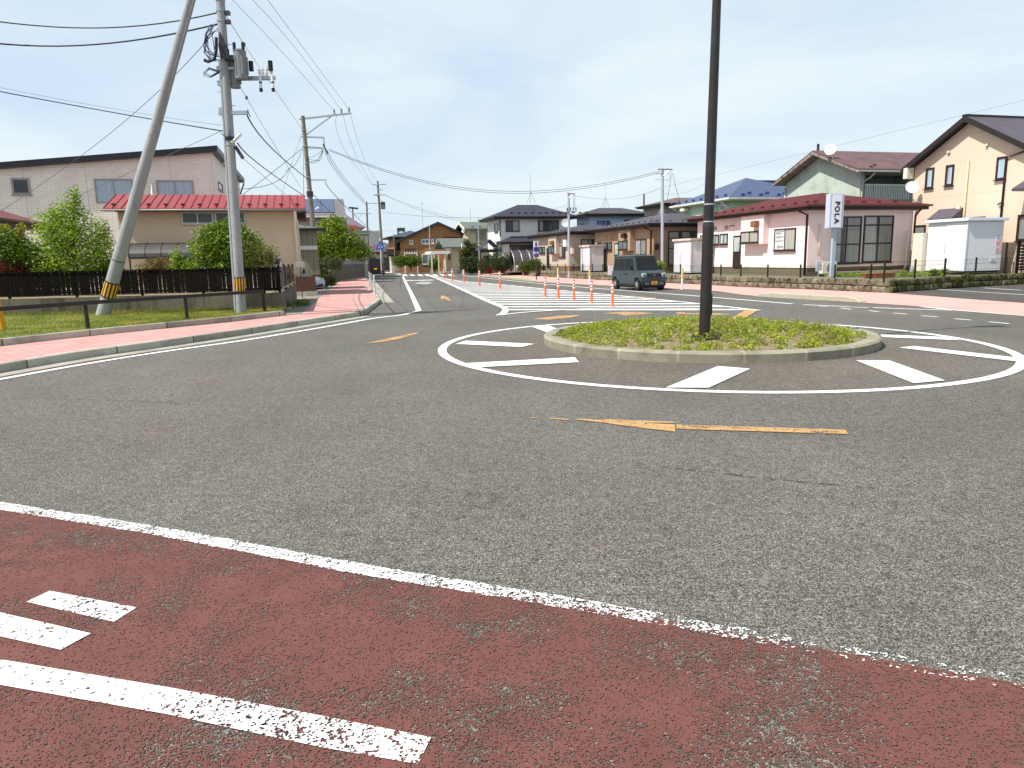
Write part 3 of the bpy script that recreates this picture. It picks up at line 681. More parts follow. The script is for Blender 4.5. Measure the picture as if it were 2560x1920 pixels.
roofbr = lambda n, c, per=.42, **k: M(n, c, .6, .12, 1.5, .05, 20, lines=k.get('lines','v'), period=per, lw=k.get('lw',.1), ldark=k.get('ld',.45), lbump=.8, spec=.22)
# ---------------------------------------------------------------- three bungalows along the far pavement
def bungalow(name, label, o, W, D, wallc, roofc, eavec, found, spec):
    H = House(name, label, 'house', o, 15); t = H.t; ze = spec['ze']; wm = M('render_'+spec['k'], wallc, .9, .05, .8, .12, 50, dirt=spec.get('dirt'), dscale=.5, streak=.6)
    MB().box(.03, .03, .3, W-.03, D-.03, .92).build('foundation', M('foundation_'+spec['k'], found, .9, .15, 2, .2, 40, lines='v', period=3.6, lw=.004), t)
    MB().box(0, 0, .92, W, D, ze-.24).build('wall', wm, t)
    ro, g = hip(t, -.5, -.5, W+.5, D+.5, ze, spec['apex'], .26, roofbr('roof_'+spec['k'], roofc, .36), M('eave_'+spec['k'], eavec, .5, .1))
    g.build('gutter', spec['gut'], t)
    gm = M('guard_'+spec['k'], sc(lin(roofc), .8), .5); sl = (spec['apex']-ze)/(W/2+.5)
    go = guard(t, gm); go.rotation_euler = (0,0,R_(90)); n = int(D/.95); 
    H.rep('snow_guard', go, [(-.5+.55, .3+k*.95, ze+.55*sl+.01) for k in range(n)])
    g2 = guard(t, gm); H.rep('snow_guard', g2, [(.35+k*.95, -.5+.55, ze+.55*sl+.01) for k in range(int(W/.95))])
    return H
BF = .92
# pink one
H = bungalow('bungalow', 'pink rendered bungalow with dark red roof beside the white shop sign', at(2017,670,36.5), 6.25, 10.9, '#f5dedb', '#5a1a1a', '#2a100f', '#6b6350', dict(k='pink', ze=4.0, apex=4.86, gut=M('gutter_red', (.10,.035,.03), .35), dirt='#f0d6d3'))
PINK = H; pb, pw = frame_br, M('render_pink', '#f5dedb')
yb0, yb1 = H.hit('L', 1908, 580, -.35)[0], H.hit('L', 1852, 580, -.35)[0]; zb = H.hit('L', 1875, 611, -.35)[1]
H.part('bay', pw, (yb0, yb1, zb, 3.74, -.02, .35), side='L')
H.winp('L', 1853, 578, 1897, 607, 2, glass=g_blind, off=-.35)
pap = m_glass('paper_glass', (.72,.73,.74), None, .3)
wq = H.winp('L', 1937, 571, 1990, 626, 2, panes=[g_blind, pap])
r = H.rect('L', 1937, 571, 1990, 626); mb = MB(); ym = (r[0]+r[1])/2
for k, z in enumerate((.86,.78,.62,.44,.20,.13)):
    H.bx(mb, 'L', ym+.10+(.25 if k == 1 else 0), r[1]-.12-(.15 if k > 3 else 0), r[2]+(r[3]-r[2])*z-.018, r[2]+(r[3]-r[2])*z+.018, .029, .034)
mb.build('notice_lines', M('ink', (.12,.12,.14), .6), wq)
H.winp('L', 1780, 586.5, 1798, 611.5, 2, glass=g_frost); H.winp('L', 1801, 584, 1820, 611, 2, glass=g_frost); H.winp('L', 1752, 588, 1773, 621, 2, glass=g_frost)
r = H.rect('L', 1834, 589, 1852.5, 668); dm = MB(); H.bx(dm, 'L', r[0], r[1], r[2], r[3], -.01, .05); d = dm.build('door', pb, t := H.t)
p = MB(); H.bx(p, 'L', r[0]+.1, r[1]-.1, r[2]+(r[3]-r[2])*.50, r[3]-.1, .04, .058); p.build('pane', g_frost, d)
p = MB(); H.bx(p, 'L', r[0]+.08, r[0]+.12, r[2]+.95, r[2]+1.05, .05, .10); p.build('handle', steel, d)
r = H.rect('L', 1886, 552, 1899, 567.5, -.35); H.part('vent_hood', M('hood_brown', (.25,.12,.05), .5), (*r, 0, .28), off=-.35, side='L', bevel=.03)
for q in ((1785.5,567,1792,575),(1814,564,1820,573)): r = H.rect('L', *q); H.part('wall_vent', M('vent_orange', (.55,.28,.11), .6, lines='h', period=.06, lw=.3), (*r, 0, .05), side='L')
r = H.rect('L', 1831, 563, 1841, 569); yl, zl = (r[0]+r[1])/2, (r[2]+r[3])/2
MB().tube([(0,yl,zl+.03),(-.15,yl,zl+.08),(-.3,yl+.06,zl-.02)], .03, 8).build('wall_lamp', frame_br, t, smooth=True)
H.pipe([(-.44,.2,3.78),(-.44,.2,3.70),(-.06,.10,3.52),(-.06,.10,.55)], frame_br, .05); H.pipe([(6.4,-.4,3.8),(6.3,-.1,3.5),(6.30,-.06,.55)], frame_br, .05)
for q in ((2078,541,2151,659),(2157,539,2230,656)): H.winp('F', *q, 2, glass=g_net, rail=[.41,.80], panes=[g_cur, g_net], fw=.075)
H.pipe([(.62,-.08,3.05),(.62,-.08,1.5)], cream_pl, .05, 'pipe_duct'); H.pipe([(5.93,-.08,2.7),(5.93,-.08,.9),(5.8,-.10,.75)], cream_pl, .05, 'pipe_duct')
for x in (1.5, 3.2, 4.8): H.part('floor_vent', rubber, (x, x+.4, .68, .80, -.04, -.022))
H.part('step', M('step_concrete', '#a3977a', .9, .15), (1.35, 5.6, .45, .70, .05, .55))
# air conditioner outside
ac = thing('air_conditioner', 'cream air conditioner unit on the ground under the pink front wall', 'air conditioner', (H.t.matrix_basis @ Vector((.62,-.75,.5)))[:], H.a)
MB().box(-.42,-.16,.12,.42,.16,.72).build('casing', cream_pl, ac, bevel=.02); MB().tube([(.08,-.165,.42),(.08,-.19,.42)], .25, 24).build('fan_grille', M('grille_grey', '#8f9389', .5, lines='h', period=.045, lw=.35), ac)
MB().tube([(.08,-.19,.42),(.08,-.197,.42)], .09, 16).build('fan_hub', cream_pl, ac); s_ = MB().box(-.36,-.15,0,-.28,.15,.12).build('foot', rubber, ac); q = s_.copy(); COL.objects.link(q); q.location = (.64,0,0); q.parent = ac
# tan one
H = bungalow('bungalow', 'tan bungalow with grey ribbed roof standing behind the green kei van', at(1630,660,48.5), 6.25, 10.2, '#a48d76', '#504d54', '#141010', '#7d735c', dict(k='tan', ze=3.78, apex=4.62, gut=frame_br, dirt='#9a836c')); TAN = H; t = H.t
yb0, yb1 = H.hit('L', 1575, 600, -.35)[0], H.hit('L', 1546, 600, -.35)[0]; zb = H.hit('L', 1560, 627, -.35)[1]
H.part('bay', MATS['render_tan'], (yb0, yb1, zb, 3.5, -.02, .35), side='L'); H.winp('L', 1546.5, 602, 1569, 624, 2, glass=g_green, off=-.35)
H.winp('L', 1589, 598, 1616.5, 637.5, 2, glass=g_cur, panes=[g_net, g_cur])
for q in ((1494.5,606,1505,629.5),(1509,605.5,1518.8,625.5),(1520.3,605,1530.3,625)): H.winp('L', *q, 2, glass=g_green)
r = H.rect('L', 1537.5, 608, 1548, 655); dm = MB(); H.bx(dm, 'L', *r, -.01, .05); d = dm.build('door', frame_br, t); p = MB(); H.bx(p, 'L', r[0]+.1, r[1]-.1, r[2]+(r[3]-r[2])*.40, r[3]-.1, .04, .058); p.build('pane', g_frost, d)
r = H.rect('L', 1559.5, 583, 1569, 595, -.35); H.part('vent_hood', frame_br, (*r, 0, .28), off=-.35, side='L', bevel=.05)
for q in ((1512,592,1516,599.5),(1526,590,1530.5,597.5)): r = H.rect('L', *q); H.part('wall_vent', MATS['vent_orange'], (*r, 0, .05), side='L')
H.pipe([(-.44,.3,3.6),(-.44,.3,3.5),(-.06,.10,3.3),(-.06,.10,.55)], frame_br, .06); H.pipe([(.04,-.06,3.4),(.04,-.06,.55)], M('pipe_tan', '#b08a4e', .6), .04)
H.winp('F', 1670, 578, 1725, 663, 2, glass=g_cur, rail=[.5,.80]); H.winp('F', 1729, 578, 1744, 598.5, 1, glass=g_grey)
r = H.rect('F', 1637, 610, 1645, 624); H.part('meter_box', frame_br, (*r, 0, .18), bevel=.02)
MB().tube([(.2,-.05,2.9),(.5,-.05,3.4),(1.2,-.3,3.55)], .025, 6).build('service_cable', M('pipe_tan','#b08a4e'), t)
mb = MB(); xa, ya = 2.2, 3.2; mb.tube([(xa,ya,4.2),(xa,ya,7.5)], .03, 6)
for k in range(4): mb.tube([(xa,ya,4.9),(xa+.55*math.cos(k*1.57+.7),ya+.55*math.sin(k*1.57+.7),4.2)], .015, 5)
for z in (7.3,6.9): mb.tube([(xa-.5,ya,z),(xa+.5,ya,z)], .018, 5)
mb.build('antenna', steel, t)
# beige one
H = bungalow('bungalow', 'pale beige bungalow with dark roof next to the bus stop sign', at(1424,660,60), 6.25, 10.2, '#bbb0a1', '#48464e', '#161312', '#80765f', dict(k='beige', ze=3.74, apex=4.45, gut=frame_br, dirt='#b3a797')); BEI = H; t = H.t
yb0, yb1 = H.hit('L', 1390, 610, -.35)[0], H.hit('L', 1371, 610, -.35)[0]; zb = H.hit('L', 1380, 635, -.35)[1]
H.part('bay', MATS['render_beige'], (yb0, yb1, zb, 3.46, -.02, .35), side='L'); H.winp('L', 1371.5, 615, 1386, 633, 2, glass=g_green, off=-.35)
H.winp('L', 1398.5, 613, 1414, 643.5, 2, panes=[g_dark, g_cur])
for q in ((1343,617,1347.5,636),(1349.5,617,1356,633.5),(1357,617,1363,633.5)): H.winp('L', *q, 1, glass=g_green)
r = H.rect('L', 1367.5, 620, 1373.5, 668); H.part('door', frame_br, (*r, -.01, .05), side='L')
r = H.rect('L', 1380, 602, 1386, 612, -.35); H.part('vent_hood', MATS['hood_brown'], (*r, 0, .28), off=-.35, side='L', bevel=.05)
MB().tube([(0,5.2,2.9),(-.2,5.2,3.0),(-.3,5.3,2.85)], .035, 6).build('wall_lamp', MATS['hood_brown'], t)
H.winp('F', 1452, 598.5, 1489, 640, 2, glass=g_cur, rail=[.6]); r = H.rect('F', 1426.5, 620, 1434, 635); H.part('meter_box', cream_pl, (*r, 0, .2), bevel=.02)
r = H.rect('L', 1414, 599, 1421, 617); H.part('wall_box', white_pl, (*r, 0, .25), side='L', bevel=.02)
H.pipe([(6.3,-.06,3.4),(6.3,-.06,.5)], frame_br, .05); H.pipe([(-.44,4.5,3.5),(-.06,4.5,3.3),(-.06,4.5,1.9)], frame_br, .05)
# ---------------------------------------------------------------- steel garden sheds
def shed(label, o, a, w, d, z0, h, body, dark, roofm, overh=.1):
    t = thing('garden_shed', label, 'shed', (o[0], o[1], z0), R_(a))
    MB().box(0, 0, .08, w, d, h-.16).build('body', body, t); MB().box(-overh,-overh,h-.15,w+overh,d+overh,h).build('roof', roofm, t, bevel=.02)
    MB().box(.04,.04,0,w-.04,d-.04,.075).build('base', rubber, t)
    mb = MB(); mb.box(-.012,.1,.14,-.002,d*.52,h-.22); mb.build('door', dark, t); mb = MB(); mb.box(-.02,d*.5,.9,-.013,d*.52,1.3); mb.build('handle', steel, t)
    MB().box(-.03,-.03,.08,.03,.03,h-.17).build('corner_post', roofm, t); return t
sheet = M('shed_sheet_white', '#dcdbe0', .5, .04, 2, lines='v', period=.12, lw=.2, ldark=.9); sheetg = M('shed_sheet_grey', '#d3d2d8', .5, .05, 2, lines='v', period=.16, lw=.15, ldark=.85, dirt='#c6c2c6')
shed('plain white steel shed at the corner of the tan bungalow', G(1727,676,.6) if False else at(1727,680,44.5), 15, 1.25, 2.2, LOT, 2.15, sheetg, MATS['shed_sheet_white'], M('shed_roof', '#c9bdb2', .6, .1, dirt='#9a8a7c'))
shed('pale lilac steel shed at the corner of the beige bungalow', at(1475,680,55.5), 15, 1.1, 2.0, LOT, 2.05, sheetg, sheet, MATS['shed_roof'])
shd = shed('large white steel shed with numbered plates in front of the yellow house', at(2408,690,34.0), 13, 2.05, 2.3, LOT+.08, 2.52, M('shed_panel', '#e4e4e7', .45, .03, 2, lines='v', period=.10, lw=.25, ldark=.86), M('shed_panel_plain', '#ededee', .45, .02), M('shed_trim', '#dfe3ee', .4, .03), .14)
def text(body, size, mat, parent, loc, rot, name, ext=.004, sx=1., bold=.012):
    cu = bpy.data.curves.new(name, 'FONT'); cu.body = body; cu.size = size; cu.extrude = ext; cu.align_x = 'CENTER'; cu.align_y = 'CENTER'; cu.offset = size*bold
    o = bpy.data.objects.new(name, cu); COL.objects.link(o); dg = bpy.context.evaluated_depsgraph_get(); me = bpy.data.meshes.new_from_object(o.evaluated_get(dg)); bpy.data.objects.remove(o)
    me.materials.clear(); me.materials.append(mat); q = bpy.data.objects.new(name, me); link(q, parent); q.location = loc; q.rotation_euler = rot; q.scale = (sx,1,1); return q
ink = MATS['ink']; black_ink = M('black_ink', (.02,.02,.025), .5)
pl_ = MB().box(1.42,-.02,.50,1.74,-.004,.66).build('number_plate', white_pl, shd); text('3', .15, black_ink, pl_, (1.58,-.022,.58), (R_(90),0,0), 'numeral')
pl_ = MB().box(-.03,.85,.50,-.014,1.17,.66).build('number_plate', white_pl, shd); text('2', .15, black_ink, pl_, (-.032,1.01,.58), (R_(90),0,R_(-90)), 'numeral')
for k, (z0, z1, c) in enumerate(((1.50,1.70,(.72,.75,.80)),(1.20,1.47,(.85,.55,.55)),(.90,1.17,(.80,.60,.62)))):
    n_ = MB().box(1.66,-.015,z0,1.98,-.004,z1).build('notice', M('notice_%d' % k, c, .6), shd); mb = MB()
    for j in range(3): mb.box(1.70,-.018,z0+.05+j*.06,1.92-.05*(j % 2),-.0155,z0+.07+j*.06)
    mb.build('notice_lines', M('red_ink', (.55,.08,.08), .6) if k else ink, n_)
# water heater tank
wh = thing('water_heater', 'tall cream water heater cabinet between the pink bungalow and the white shed', 'water heater', at(2314,670,36.3)[:2]+(LOT,), R_(15))
MB().box(-.30,0,.08,.32,.65,2.0).build('cabinet', M('tank_cream', '#d8d3c4', .5, .05), wh, bevel=.02); MB().box(.2,-.01,.5,.26,-.001,1.2).build('pipe_cover', grey_pl, wh); MB().box(-.3,.05,0,.3,.7,.08).build('base', concrete, wh)
# ---------------------------------------------------------------- yellow house
H = House('house', 'tall cream yellow house with brown gable roof at the right edge', 'house', at(2289,406,41), 15); t = H.t
ym = M('cream_siding', '#d5c0ab', .85, .04, .6, .08, 40, lines='h', period=2.95, lw=.006, ldark=.7)
D0, yr = -6.75, -3.38; zeY, zrY = 6.18, 8.02
mb = MB(); a = [(0,0,.3),(0,D0,.3),(0,D0,zeY),(0,yr,zrY),(0,0,zeY)]; b = [(9,p[1],p[2]) for p in a]
mb.poly(a); mb.poly(b[::-1])
for k in range(5): mb.poly([a[k], b[k], b[(k+1) % 5], a[(k+1) % 5]])
mb.build('wall', ym, t)
yroof = M('brown_shingle', '#57505a', .6, .15, 1.5, .1, 30, lines='h', period=.17, lw=.25, ldark=.5, spec=.5); ytrim = M('brown_trim', (.024,.015,.013), .4, .1)
sl = (zrY-zeY)/abs(yr); ov = .45
mb = MB()
for sgn in (1, -1):
    ye = (0+.42) if sgn > 0 else D0-.42; zed = zeY+.12-.42*sl
    mb.slab([(-ov,ye,zed+.12),(9.3,ye,zed+.12),(9.3,yr,zrY+.24),(-ov,yr,zrY+.24)], .10)
mb.build('roof', yroof, t)
mb = MB()
for sgn in (1, -1):
    ye = .44 if sgn > 0 else D0-.44; zed = zeY+.12-.42*sl
    mb.hexa([(-ov-.03,ye,zed-.17),(-ov+.06,ye,zed-.17),(-ov+.06,yr,zrY-.04),(-ov-.03,yr,zrY-.04),(-ov-.03,ye,zed+.11),(-ov+.06,ye,zed+.11),(-ov+.06,yr,zrY+.235),(-ov-.03,yr,zrY+.235)])
mb.build('bargeboard', ytrim, t); MB().box(-ov-.05,yr-.12,zrY+.2,9.3,yr+.12,zrY+.29).build('ridge_cap', ytrim, t)
MB().box(-ov,.44,zeY+.12-.42*sl-.16,9.3,.56,zeY+.12-.42*sl+.08).build('gutter', ytrim, t)
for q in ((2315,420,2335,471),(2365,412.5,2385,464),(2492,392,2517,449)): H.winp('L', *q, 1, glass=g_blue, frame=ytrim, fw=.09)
H.winp('L', 2429, 542, 2463, 563, 1, glass=g_dark, frame=ytrim, fw=.09); H.winp('L', 2286, 563, 2314, 604, 1, glass=g_net, frame=ytrim, fw=.07); H.winp('L', 2544, 536, 2585, 602, 1, glass=g_net, frame=ytrim, fw=.1); H.winp('L', 2345, 552, 2385, 600, 1, glass=g_net, frame=ytrim, fw=.1)
for q in ((2370,377,2377,384),(2466,359,2473,366.5),(2394,513.5,2403,524),(2499,505,2507,514)):
    r = H.rect('L', *q); H.part('wall_vent', M('vent_pale', '#dccfc4', .5), (*r, 0, .12), side='L', bevel=.03)
y1_, z1_ = H.hit('L', 2424, 402); y2_, z2_ = H.hit('L', 2412, 565); H.pipe([(0,y1_,z1_),(-.06,y1_,z1_),(-.06,y1_,.6)], M('pipe_cream', '#e6d3ae', .5), .05, 'pipe_duct')
y1_, z1_ = H.hit('L', 2519, 394); H.pipe([(-.07,y1_-1.2,z1_+.22),(-.07,y1_,z1_),(-.07,y1_,.6)], ytrim, .05)
r = H.rect('L', 2333, 529, 2393, 553, -.35); mb = MB(); a0, a1 = r[0], r[1]; zb_ = r[2]+.1
mb.hexa([(-.75,a0,zb_-.1),(0,a0,zb_-.1),(0,a1,zb_-.1),(-.75,a1,zb_-.1),(-.75,a0,zb_+.02),(0,a0,zb_+.55),(0,a1,zb_+.55),(-.75,a1,zb_+.02)]); mb.build('door_canopy', yroof, t)
r = H.rect('L', 2548, 440, 2600, 470, -.5); a0, a1 = r[0], r[1]
MB().hexa([(-.9,a0,r[2]-.1),(0,a0,r[2]-.1),(0,a1,r[2]-.1),(-.9,a1,r[2]-.1),(-.9,a0,r[2]+.02),(0,a0,r[2]+.5),(0,a1,r[2]+.5),(-.9,a1,r[2]+.02)]).build('window_canopy', yroof, t)
y1_, z1_ = H.hit('L', 2509, 510); MB().tube([(0,y1_,z1_),(-.2,y1_,z1_+.05),(-.35,y1_,z1_-.02)], .04, 8).build('wall_lamp', ytrim, t, smooth=True)
r = H.rect('L', 2389, 553, 2397, 561); MB().tube([(-.1,r[0],r[2]),(-.2,r[1],r[3])], .09, 10).build('wall_lamp', ytrim, t)
r = H.rect('F', 2276, 419, 2289, 447, 0); MB().box(-.5,.02,r[2],-.02,.3,r[3]).build('wall_box', cream_pl, t, bevel=.02)
def dish(t, c, R, nrm, mat=white_pl, mount=None):
    n = Vector(nrm).normalized(); mb = MB(); rows = []; e = n.orthogonal().normalized(); f = n.cross(e)
    for i in range(5):
        rr = R*i/4; rows.append([tuple(Vector(c)+n*(.25*R*(i/4)**2)+e*(rr*math.cos(a*.3927))+f*(rr*math.sin(a*.3927))) for a in range(16)])
    for i in range(4):
        for j in range(16): mb.poly([rows[i][j], rows[i+1][j], rows[i+1][(j+1) % 16], rows[i][(j+1) % 16]])
    mb.tube([tuple(Vector(c)+f*(-R)), tuple(Vector(c)+n*(R*1.1))], .012, 5); mb.box(*(Vector(c)+n*R*1.1-Vector((.04,.04,.04))), *(Vector(c)+n*R*1.1+Vector((.04,.04,.04))))
    if mount: mb.tube([c, mount], .025, 6)
    return mb.build('satellite_dish', mat, t, fixn=False)
x_, z_ = H.hit('F', 2279, 469, -.5); dish(t, (x_,-.5,z_), .34, (-.45,-.85,.35), mount=(.0,-.02,z_-.6))
# ---------------------------------------------------------------- green house with open gable
H = House('house', 'weathered green house with brown gable roof and balcony behind the pink bungalow', 'house', at(2150,470,46), 15); t = H.t; GD = 7.4
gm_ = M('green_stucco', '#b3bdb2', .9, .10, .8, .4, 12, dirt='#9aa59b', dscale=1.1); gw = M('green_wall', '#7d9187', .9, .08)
zeg, zrg, yrg = 6.55, 8.0, 3.7
a = [(0,0,.4),(0,GD,.4),(0,GD,zeg),(0,yrg,zrg),(0,0,zeg)]; b = [(.25,p[1],p[2]) for p in a]; mb = MB(); mb.poly(a); mb.poly(b[::-1])
for k in range(5): mb.poly([a[k], b[k], b[(k+1) % 5], a[(k+1) % 5]])
mb.build('wall', gm_, t)
x0b, x1b = H.hit('F', 2162, 470)[0], H.hit('F', 2273, 470)[0]; zt_, zb2 = H.hit('F', 2200, 437)[1], H.hit('F', 2200, 500)[1]
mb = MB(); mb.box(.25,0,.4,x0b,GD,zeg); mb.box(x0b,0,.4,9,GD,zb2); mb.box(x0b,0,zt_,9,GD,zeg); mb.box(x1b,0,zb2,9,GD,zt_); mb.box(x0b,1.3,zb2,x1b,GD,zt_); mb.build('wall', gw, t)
H.window('F', (x0b+.2, x1b-1.0, zb2+.15, zt_-.35), 3, glass=g_cur, off=1.3, frame=frame_gr)
mb = MB(); mb.box(x0b,-.05,zb2+.88,x1b,0,zb2+.96)
for k in range(26): x = x0b+.05+(x1b-x0b-.1)*k/25; mb.box(x-.03,-.04,zb2+.02,x+.03,-.01,zb2+.88)
mb.build('balcony_railing', M('railing_grey', '#d5dad8', .5), t)
groof = M('brown_tiles', '#6b4f4d', .6, .22, 1.2, .15, 25, lines='h', period=.2, lw=.15, ldark=.7, dirt='#55464a', dscale=.9); fas = M('peeling_fascia', '#8f8178', .8, .25, 4, dirt='#3a3230', dscale=3)
slg = (zrg-zeg)/3.7; mb = MB(); mf = MB(); ms = MB()
for ye, in ((-.5,),(GD+.5,)):
    zed = zeg-.5*slg+.30
    mb.slab([(-.75,ye,zed),(9.5,ye,zed),(9.5,yrg,zrg+.30),(-.75,yrg,zrg+.30)], .06)
    ms.hexa([(-.74,ye,zed-.22),(9.4,ye,zed-.22),(9.4,yrg,zrg+.02),(-.74,yrg,zrg+.02),(-.74,ye,zed-.065),(9.4,ye,zed-.065),(9.4,yrg,zrg+.23),(-.74,yrg,zrg+.23)])
mb.build('roof', groof, t); ms.build('bargeboard', fas, t)
MB().box(-.75,-.62,zeg-.5*slg+.1,9.5,-.5,zeg-.5*slg+.22).build('gutter', M('gutter_pale', '#b9b8b0', .5), t); H.pipe([(.55,-.55,zeg-.15),(.45,-.3,zeg-.4),(.12,-.07,zeg-.65),(.12,-.07,3.)], M('gutter_pale', '#b9b8b0'), .05); H.pipe([(-.06,GD,zeg-.3),(-.06,GD,3)], M('gutter_pale', '#b9b8b0'), .05)
go = guard(t, ytrim); H.rep('snow_guard', go, [(x, -.5+d, zeg-.5*slg+.30+d*slg+.01) for x in (.6,1.2,3.2,3.8,) for d in (.35 if x in (.6,3.2) else .75,)])
x_, z_ = 0,0; y_, z_ = H.hit('L', 2077, 375, -.8); dish(t, (-.8,y_,z_), .36, (-.75,-.55,.3), mount=(-.7,y_-.1,z_-.6)); MB().box(-.4,yrg-.06,zrg+.3,-.28,yrg+.06,zrg+.72).build('ridge_end', darksteel, t)
# ---------------------------------------------------------------- pale green house with blue roof
ob = at(1828,520,57); H = House('house', 'pale green house with bright blue hipped roof right of the lamp post', 'house', ob, 15); t = H.t
zeb = H.hit('F', 1828, 493, -.5)[1]; wB = H.hit('F', 1985, 500)[0]; dB = H.hit('L', 1692, 520)[0]
ap_off = 4.4; apx, apz = H.hit('F', 1865, 444.6, ap_off)
MB().box(0,0,.3,9.2,dB-.2,zeb-.2).build('wall', M('mint_wall', '#a5bfa2', .85, .06, .8, .1, 30), t)
blue = M('blue_roof', (.065,.092,.185), .38, .12, 2, lines='h', period=.26, lw=.28, ldark=.55, lbump=1., spec=.3)
mb = MB(); A, B, C_, D_ = (-.5,-.5,zeb),(9.7,-.5,zeb),(9.7,dB+.3,zeb),(-.5,dB+.3,zeb); r0 = (apx,ap_off,apz); r1 = (apx,dB-3.5,apz-.15)
mb.poly([A,B,r0]); mb.poly([B,C_,r1,r0]); mb.poly([C_,D_,r1]); mb.poly([D_,A,r0,r1]); mb.build('roof', blue, t, fixn=False)
MB().box(-.48,-.48,zeb-.22,9.68,dB+.28,zeb-.005).build('eave', M('eave_cream', '#d9d6c4', .6), t)
mb = MB(); mb.box(-.6,-.6,zeb-.14,9.8,-.5,zeb-.01); mb.box(-.6,-.5,zeb-.14,-.5,dB+.3,zeb-.01); mb.build('gutter', M('gutter_white', '#dcdad0', .45), t)
MB().slab([(apx+1.2,ap_off+.5,apz-.12),(apx+4.6,ap_off+.5,apz-.12),(apx+4.6,ap_off+3,apz-.1),(apx+1.2,ap_off+3,apz-.1)], .25).build('upper_roof', blue, t)
bg_ = M('blue_guard', (.02,.04,.18), .5); go = guard(t, bg_, .3, .12); slx = (apz-zeb)/(apx+.5); sly = (apz-zeb)/(ap_off+.5)
go.rotation_euler = (0,0,R_(90)); H.rep('snow_guard', go, [(-.5+.5, .9+1.25*k, zeb+.5*slx+.02) for k in range(8)])
go = guard(t, bg_, .3, .12); H.rep('snow_guard', go, [(1.0+.8*k, -.5+.5+.4*(k % 2), zeb+(.5+.4*(k % 2))*sly+.02) for k in range(10)])
H.winp('L', 1801, 513, 1813, 527, 1, frame=frame_wh, glass=g_net); H.winp('L', 1732, 516, 1756, 545, 1, frame=frame_wh, glass=M('mint_panel', '#b9cdb4'))
H.pipe([(-.5,1.0,zeb-.1),(-.06,.25,zeb-.75),(-.06,.25,1)], MATS['gutter_white'], .06); H.pipe([(-.5,dB,zeb-.1),(-.06,dB-.4,zeb-.6)], MATS['gutter_white'], .06)
r = H.rect('L', 1712, 521, 1722, 529); H.part('wall_unit', cream_pl, (*r, 0, .5), side='L', bevel=.04)
# ---------------------------------------------------------------- grey brown house behind the tan bungalow
H = House('house', 'grey brown house with low brown roof rising behind the tan bungalow', 'house', at(1662,530,68), 15); t = H.t
zeh = H.hit('F', 1662, 507, -.5)[1]; dh = H.hit('L', 1611, 540)[0]
MB().box(0,0,.3,7.5,dh,zeh-.15).build('wall', M('grey_boarding', '#a3958d', .85, .06, 1, lines='v', period=.45, lw=.06, ldark=.75), t)
apx, apz = H.hit('F', 1688, 497.5, 3.6); hip(t, -.6,-.6,8.1,dh+.6,zeh,apz,.22, roofbr('roof_greybrown', '#6a5c57', .4), frame_br)[1].build('gutter', frame_br, t)
MB().box(-.04,-.04,zeh-1.05,7.54,dh+.04,zeh-.95).build('belt_course', frame_br, t); H.winp('F', 1685, 531, 1702, 545, 2)
# ---------------------------------------------------------------- light blue house
H = House('house', 'pale blue house with flat dark roof behind the beige bungalow', 'house', at(1473,560,76), 15); t = H.t
zel = H.hit('F', 1473, 534, -.5)[1]; wl = H.hit('F', 1611, 545)[0]; dl = H.hit('L', 1442, 550)[0]
MB().box(0,0,.3,wl,dl,zel-.2).build('wall', M('blue_wall', '#a9bbdb', .85, .05, .8, lines='h', period=.4, lw=.03, ldark=.85), t)
apz = H.hit('F', 1525, 522.5, 3.5)[1]; hip(t, -.7,-.7,wl+.7,dl+.7,zel,apz,.28, roofbr('roof_dark', '#4b4a4e', .4), frame_br)[1].build('gutter', frame_br, t)
blueg = m_glass('blue_curtain_glass', (.05,.08,.2), (.16,.25,.5)); H.winp('F', 1493, 552, 1525, 568.5, 2, glass=blueg, frame=frame_br); H.winp('F', 1561, 550, 1582, 566, 2, frame=frame_br); H.winp('L', 1452, 554.5, 1463.5, 567, 2, frame=frame_wh)
mb = MB(); mb.tube([(3,3,zel+.8),(3,3,zel+3.6)], .018, 6)
for k in range(3): mb.tube([(3,3,zel+1.9),(3+.6*math.cos(k*2.1),3+.6*math.sin(k*2.1),zel+.6)], .02, 5)
mb.build('antenna', steel, t)
MB().box(7.5,3,zel+.3,7.65,3.15,zel+2.3).build('chimney', M('chimney_grey', '#70716d', .8), t)
# ---------------------------------------------------------------- white two storey house
H = House('house', 'white two storey house with dark hipped roof and curved terrace canopy', 'house', at(1250,600,73), 15); t = H.t; WHH = H
wx = H.hit('F', 1424, 560)[0]; dy = H.hit('L', 1219, 580)[0]; zew = H.hit('F', 1243, 541, -.6)[1]
wht = M('white_siding', '#e2e1de', .85, .04, .8, .1, 40, lines='h', period=.45, lw=.02, ldark=.9); rdark = roofbr('roof_slate', '#3c3b48', .45, lines='h', lw=.2, ld=.75)
MB().box(0,0,.3,wx,dy,zew-.22).build('wall', wht, t)
apz = H.hit('F', 1316, 514.4, 3.9)[1]; ro, g_ = hip(t, -.75,-.75,wx+.75,dy+.75,zew,apz,.25, rdark, frame_br); g_.build('gutter', frame_br, t)
go = guard(t, frame_br, .3, .1); slw = (apz-zew)/(min(wx+1.5, dy+1.5)/2); H.rep('snow_guard', go, [(1.3+k*.72, .1, zew+.85*slw) for k in range(12)])
H.winp('F', 1264, 551, 1298.5, 578, 2, panes=[g_dark, g_cur]); H.winp('F', 1345, 550.5, 1397, 577.5, 4, panes=[g_cur, g_dark, g_dark, g_cur]); H.winp('L', 1237, 559.5, 1246, 580, 1); H.winp('L', 1239, 619, 1252, 627, 2)
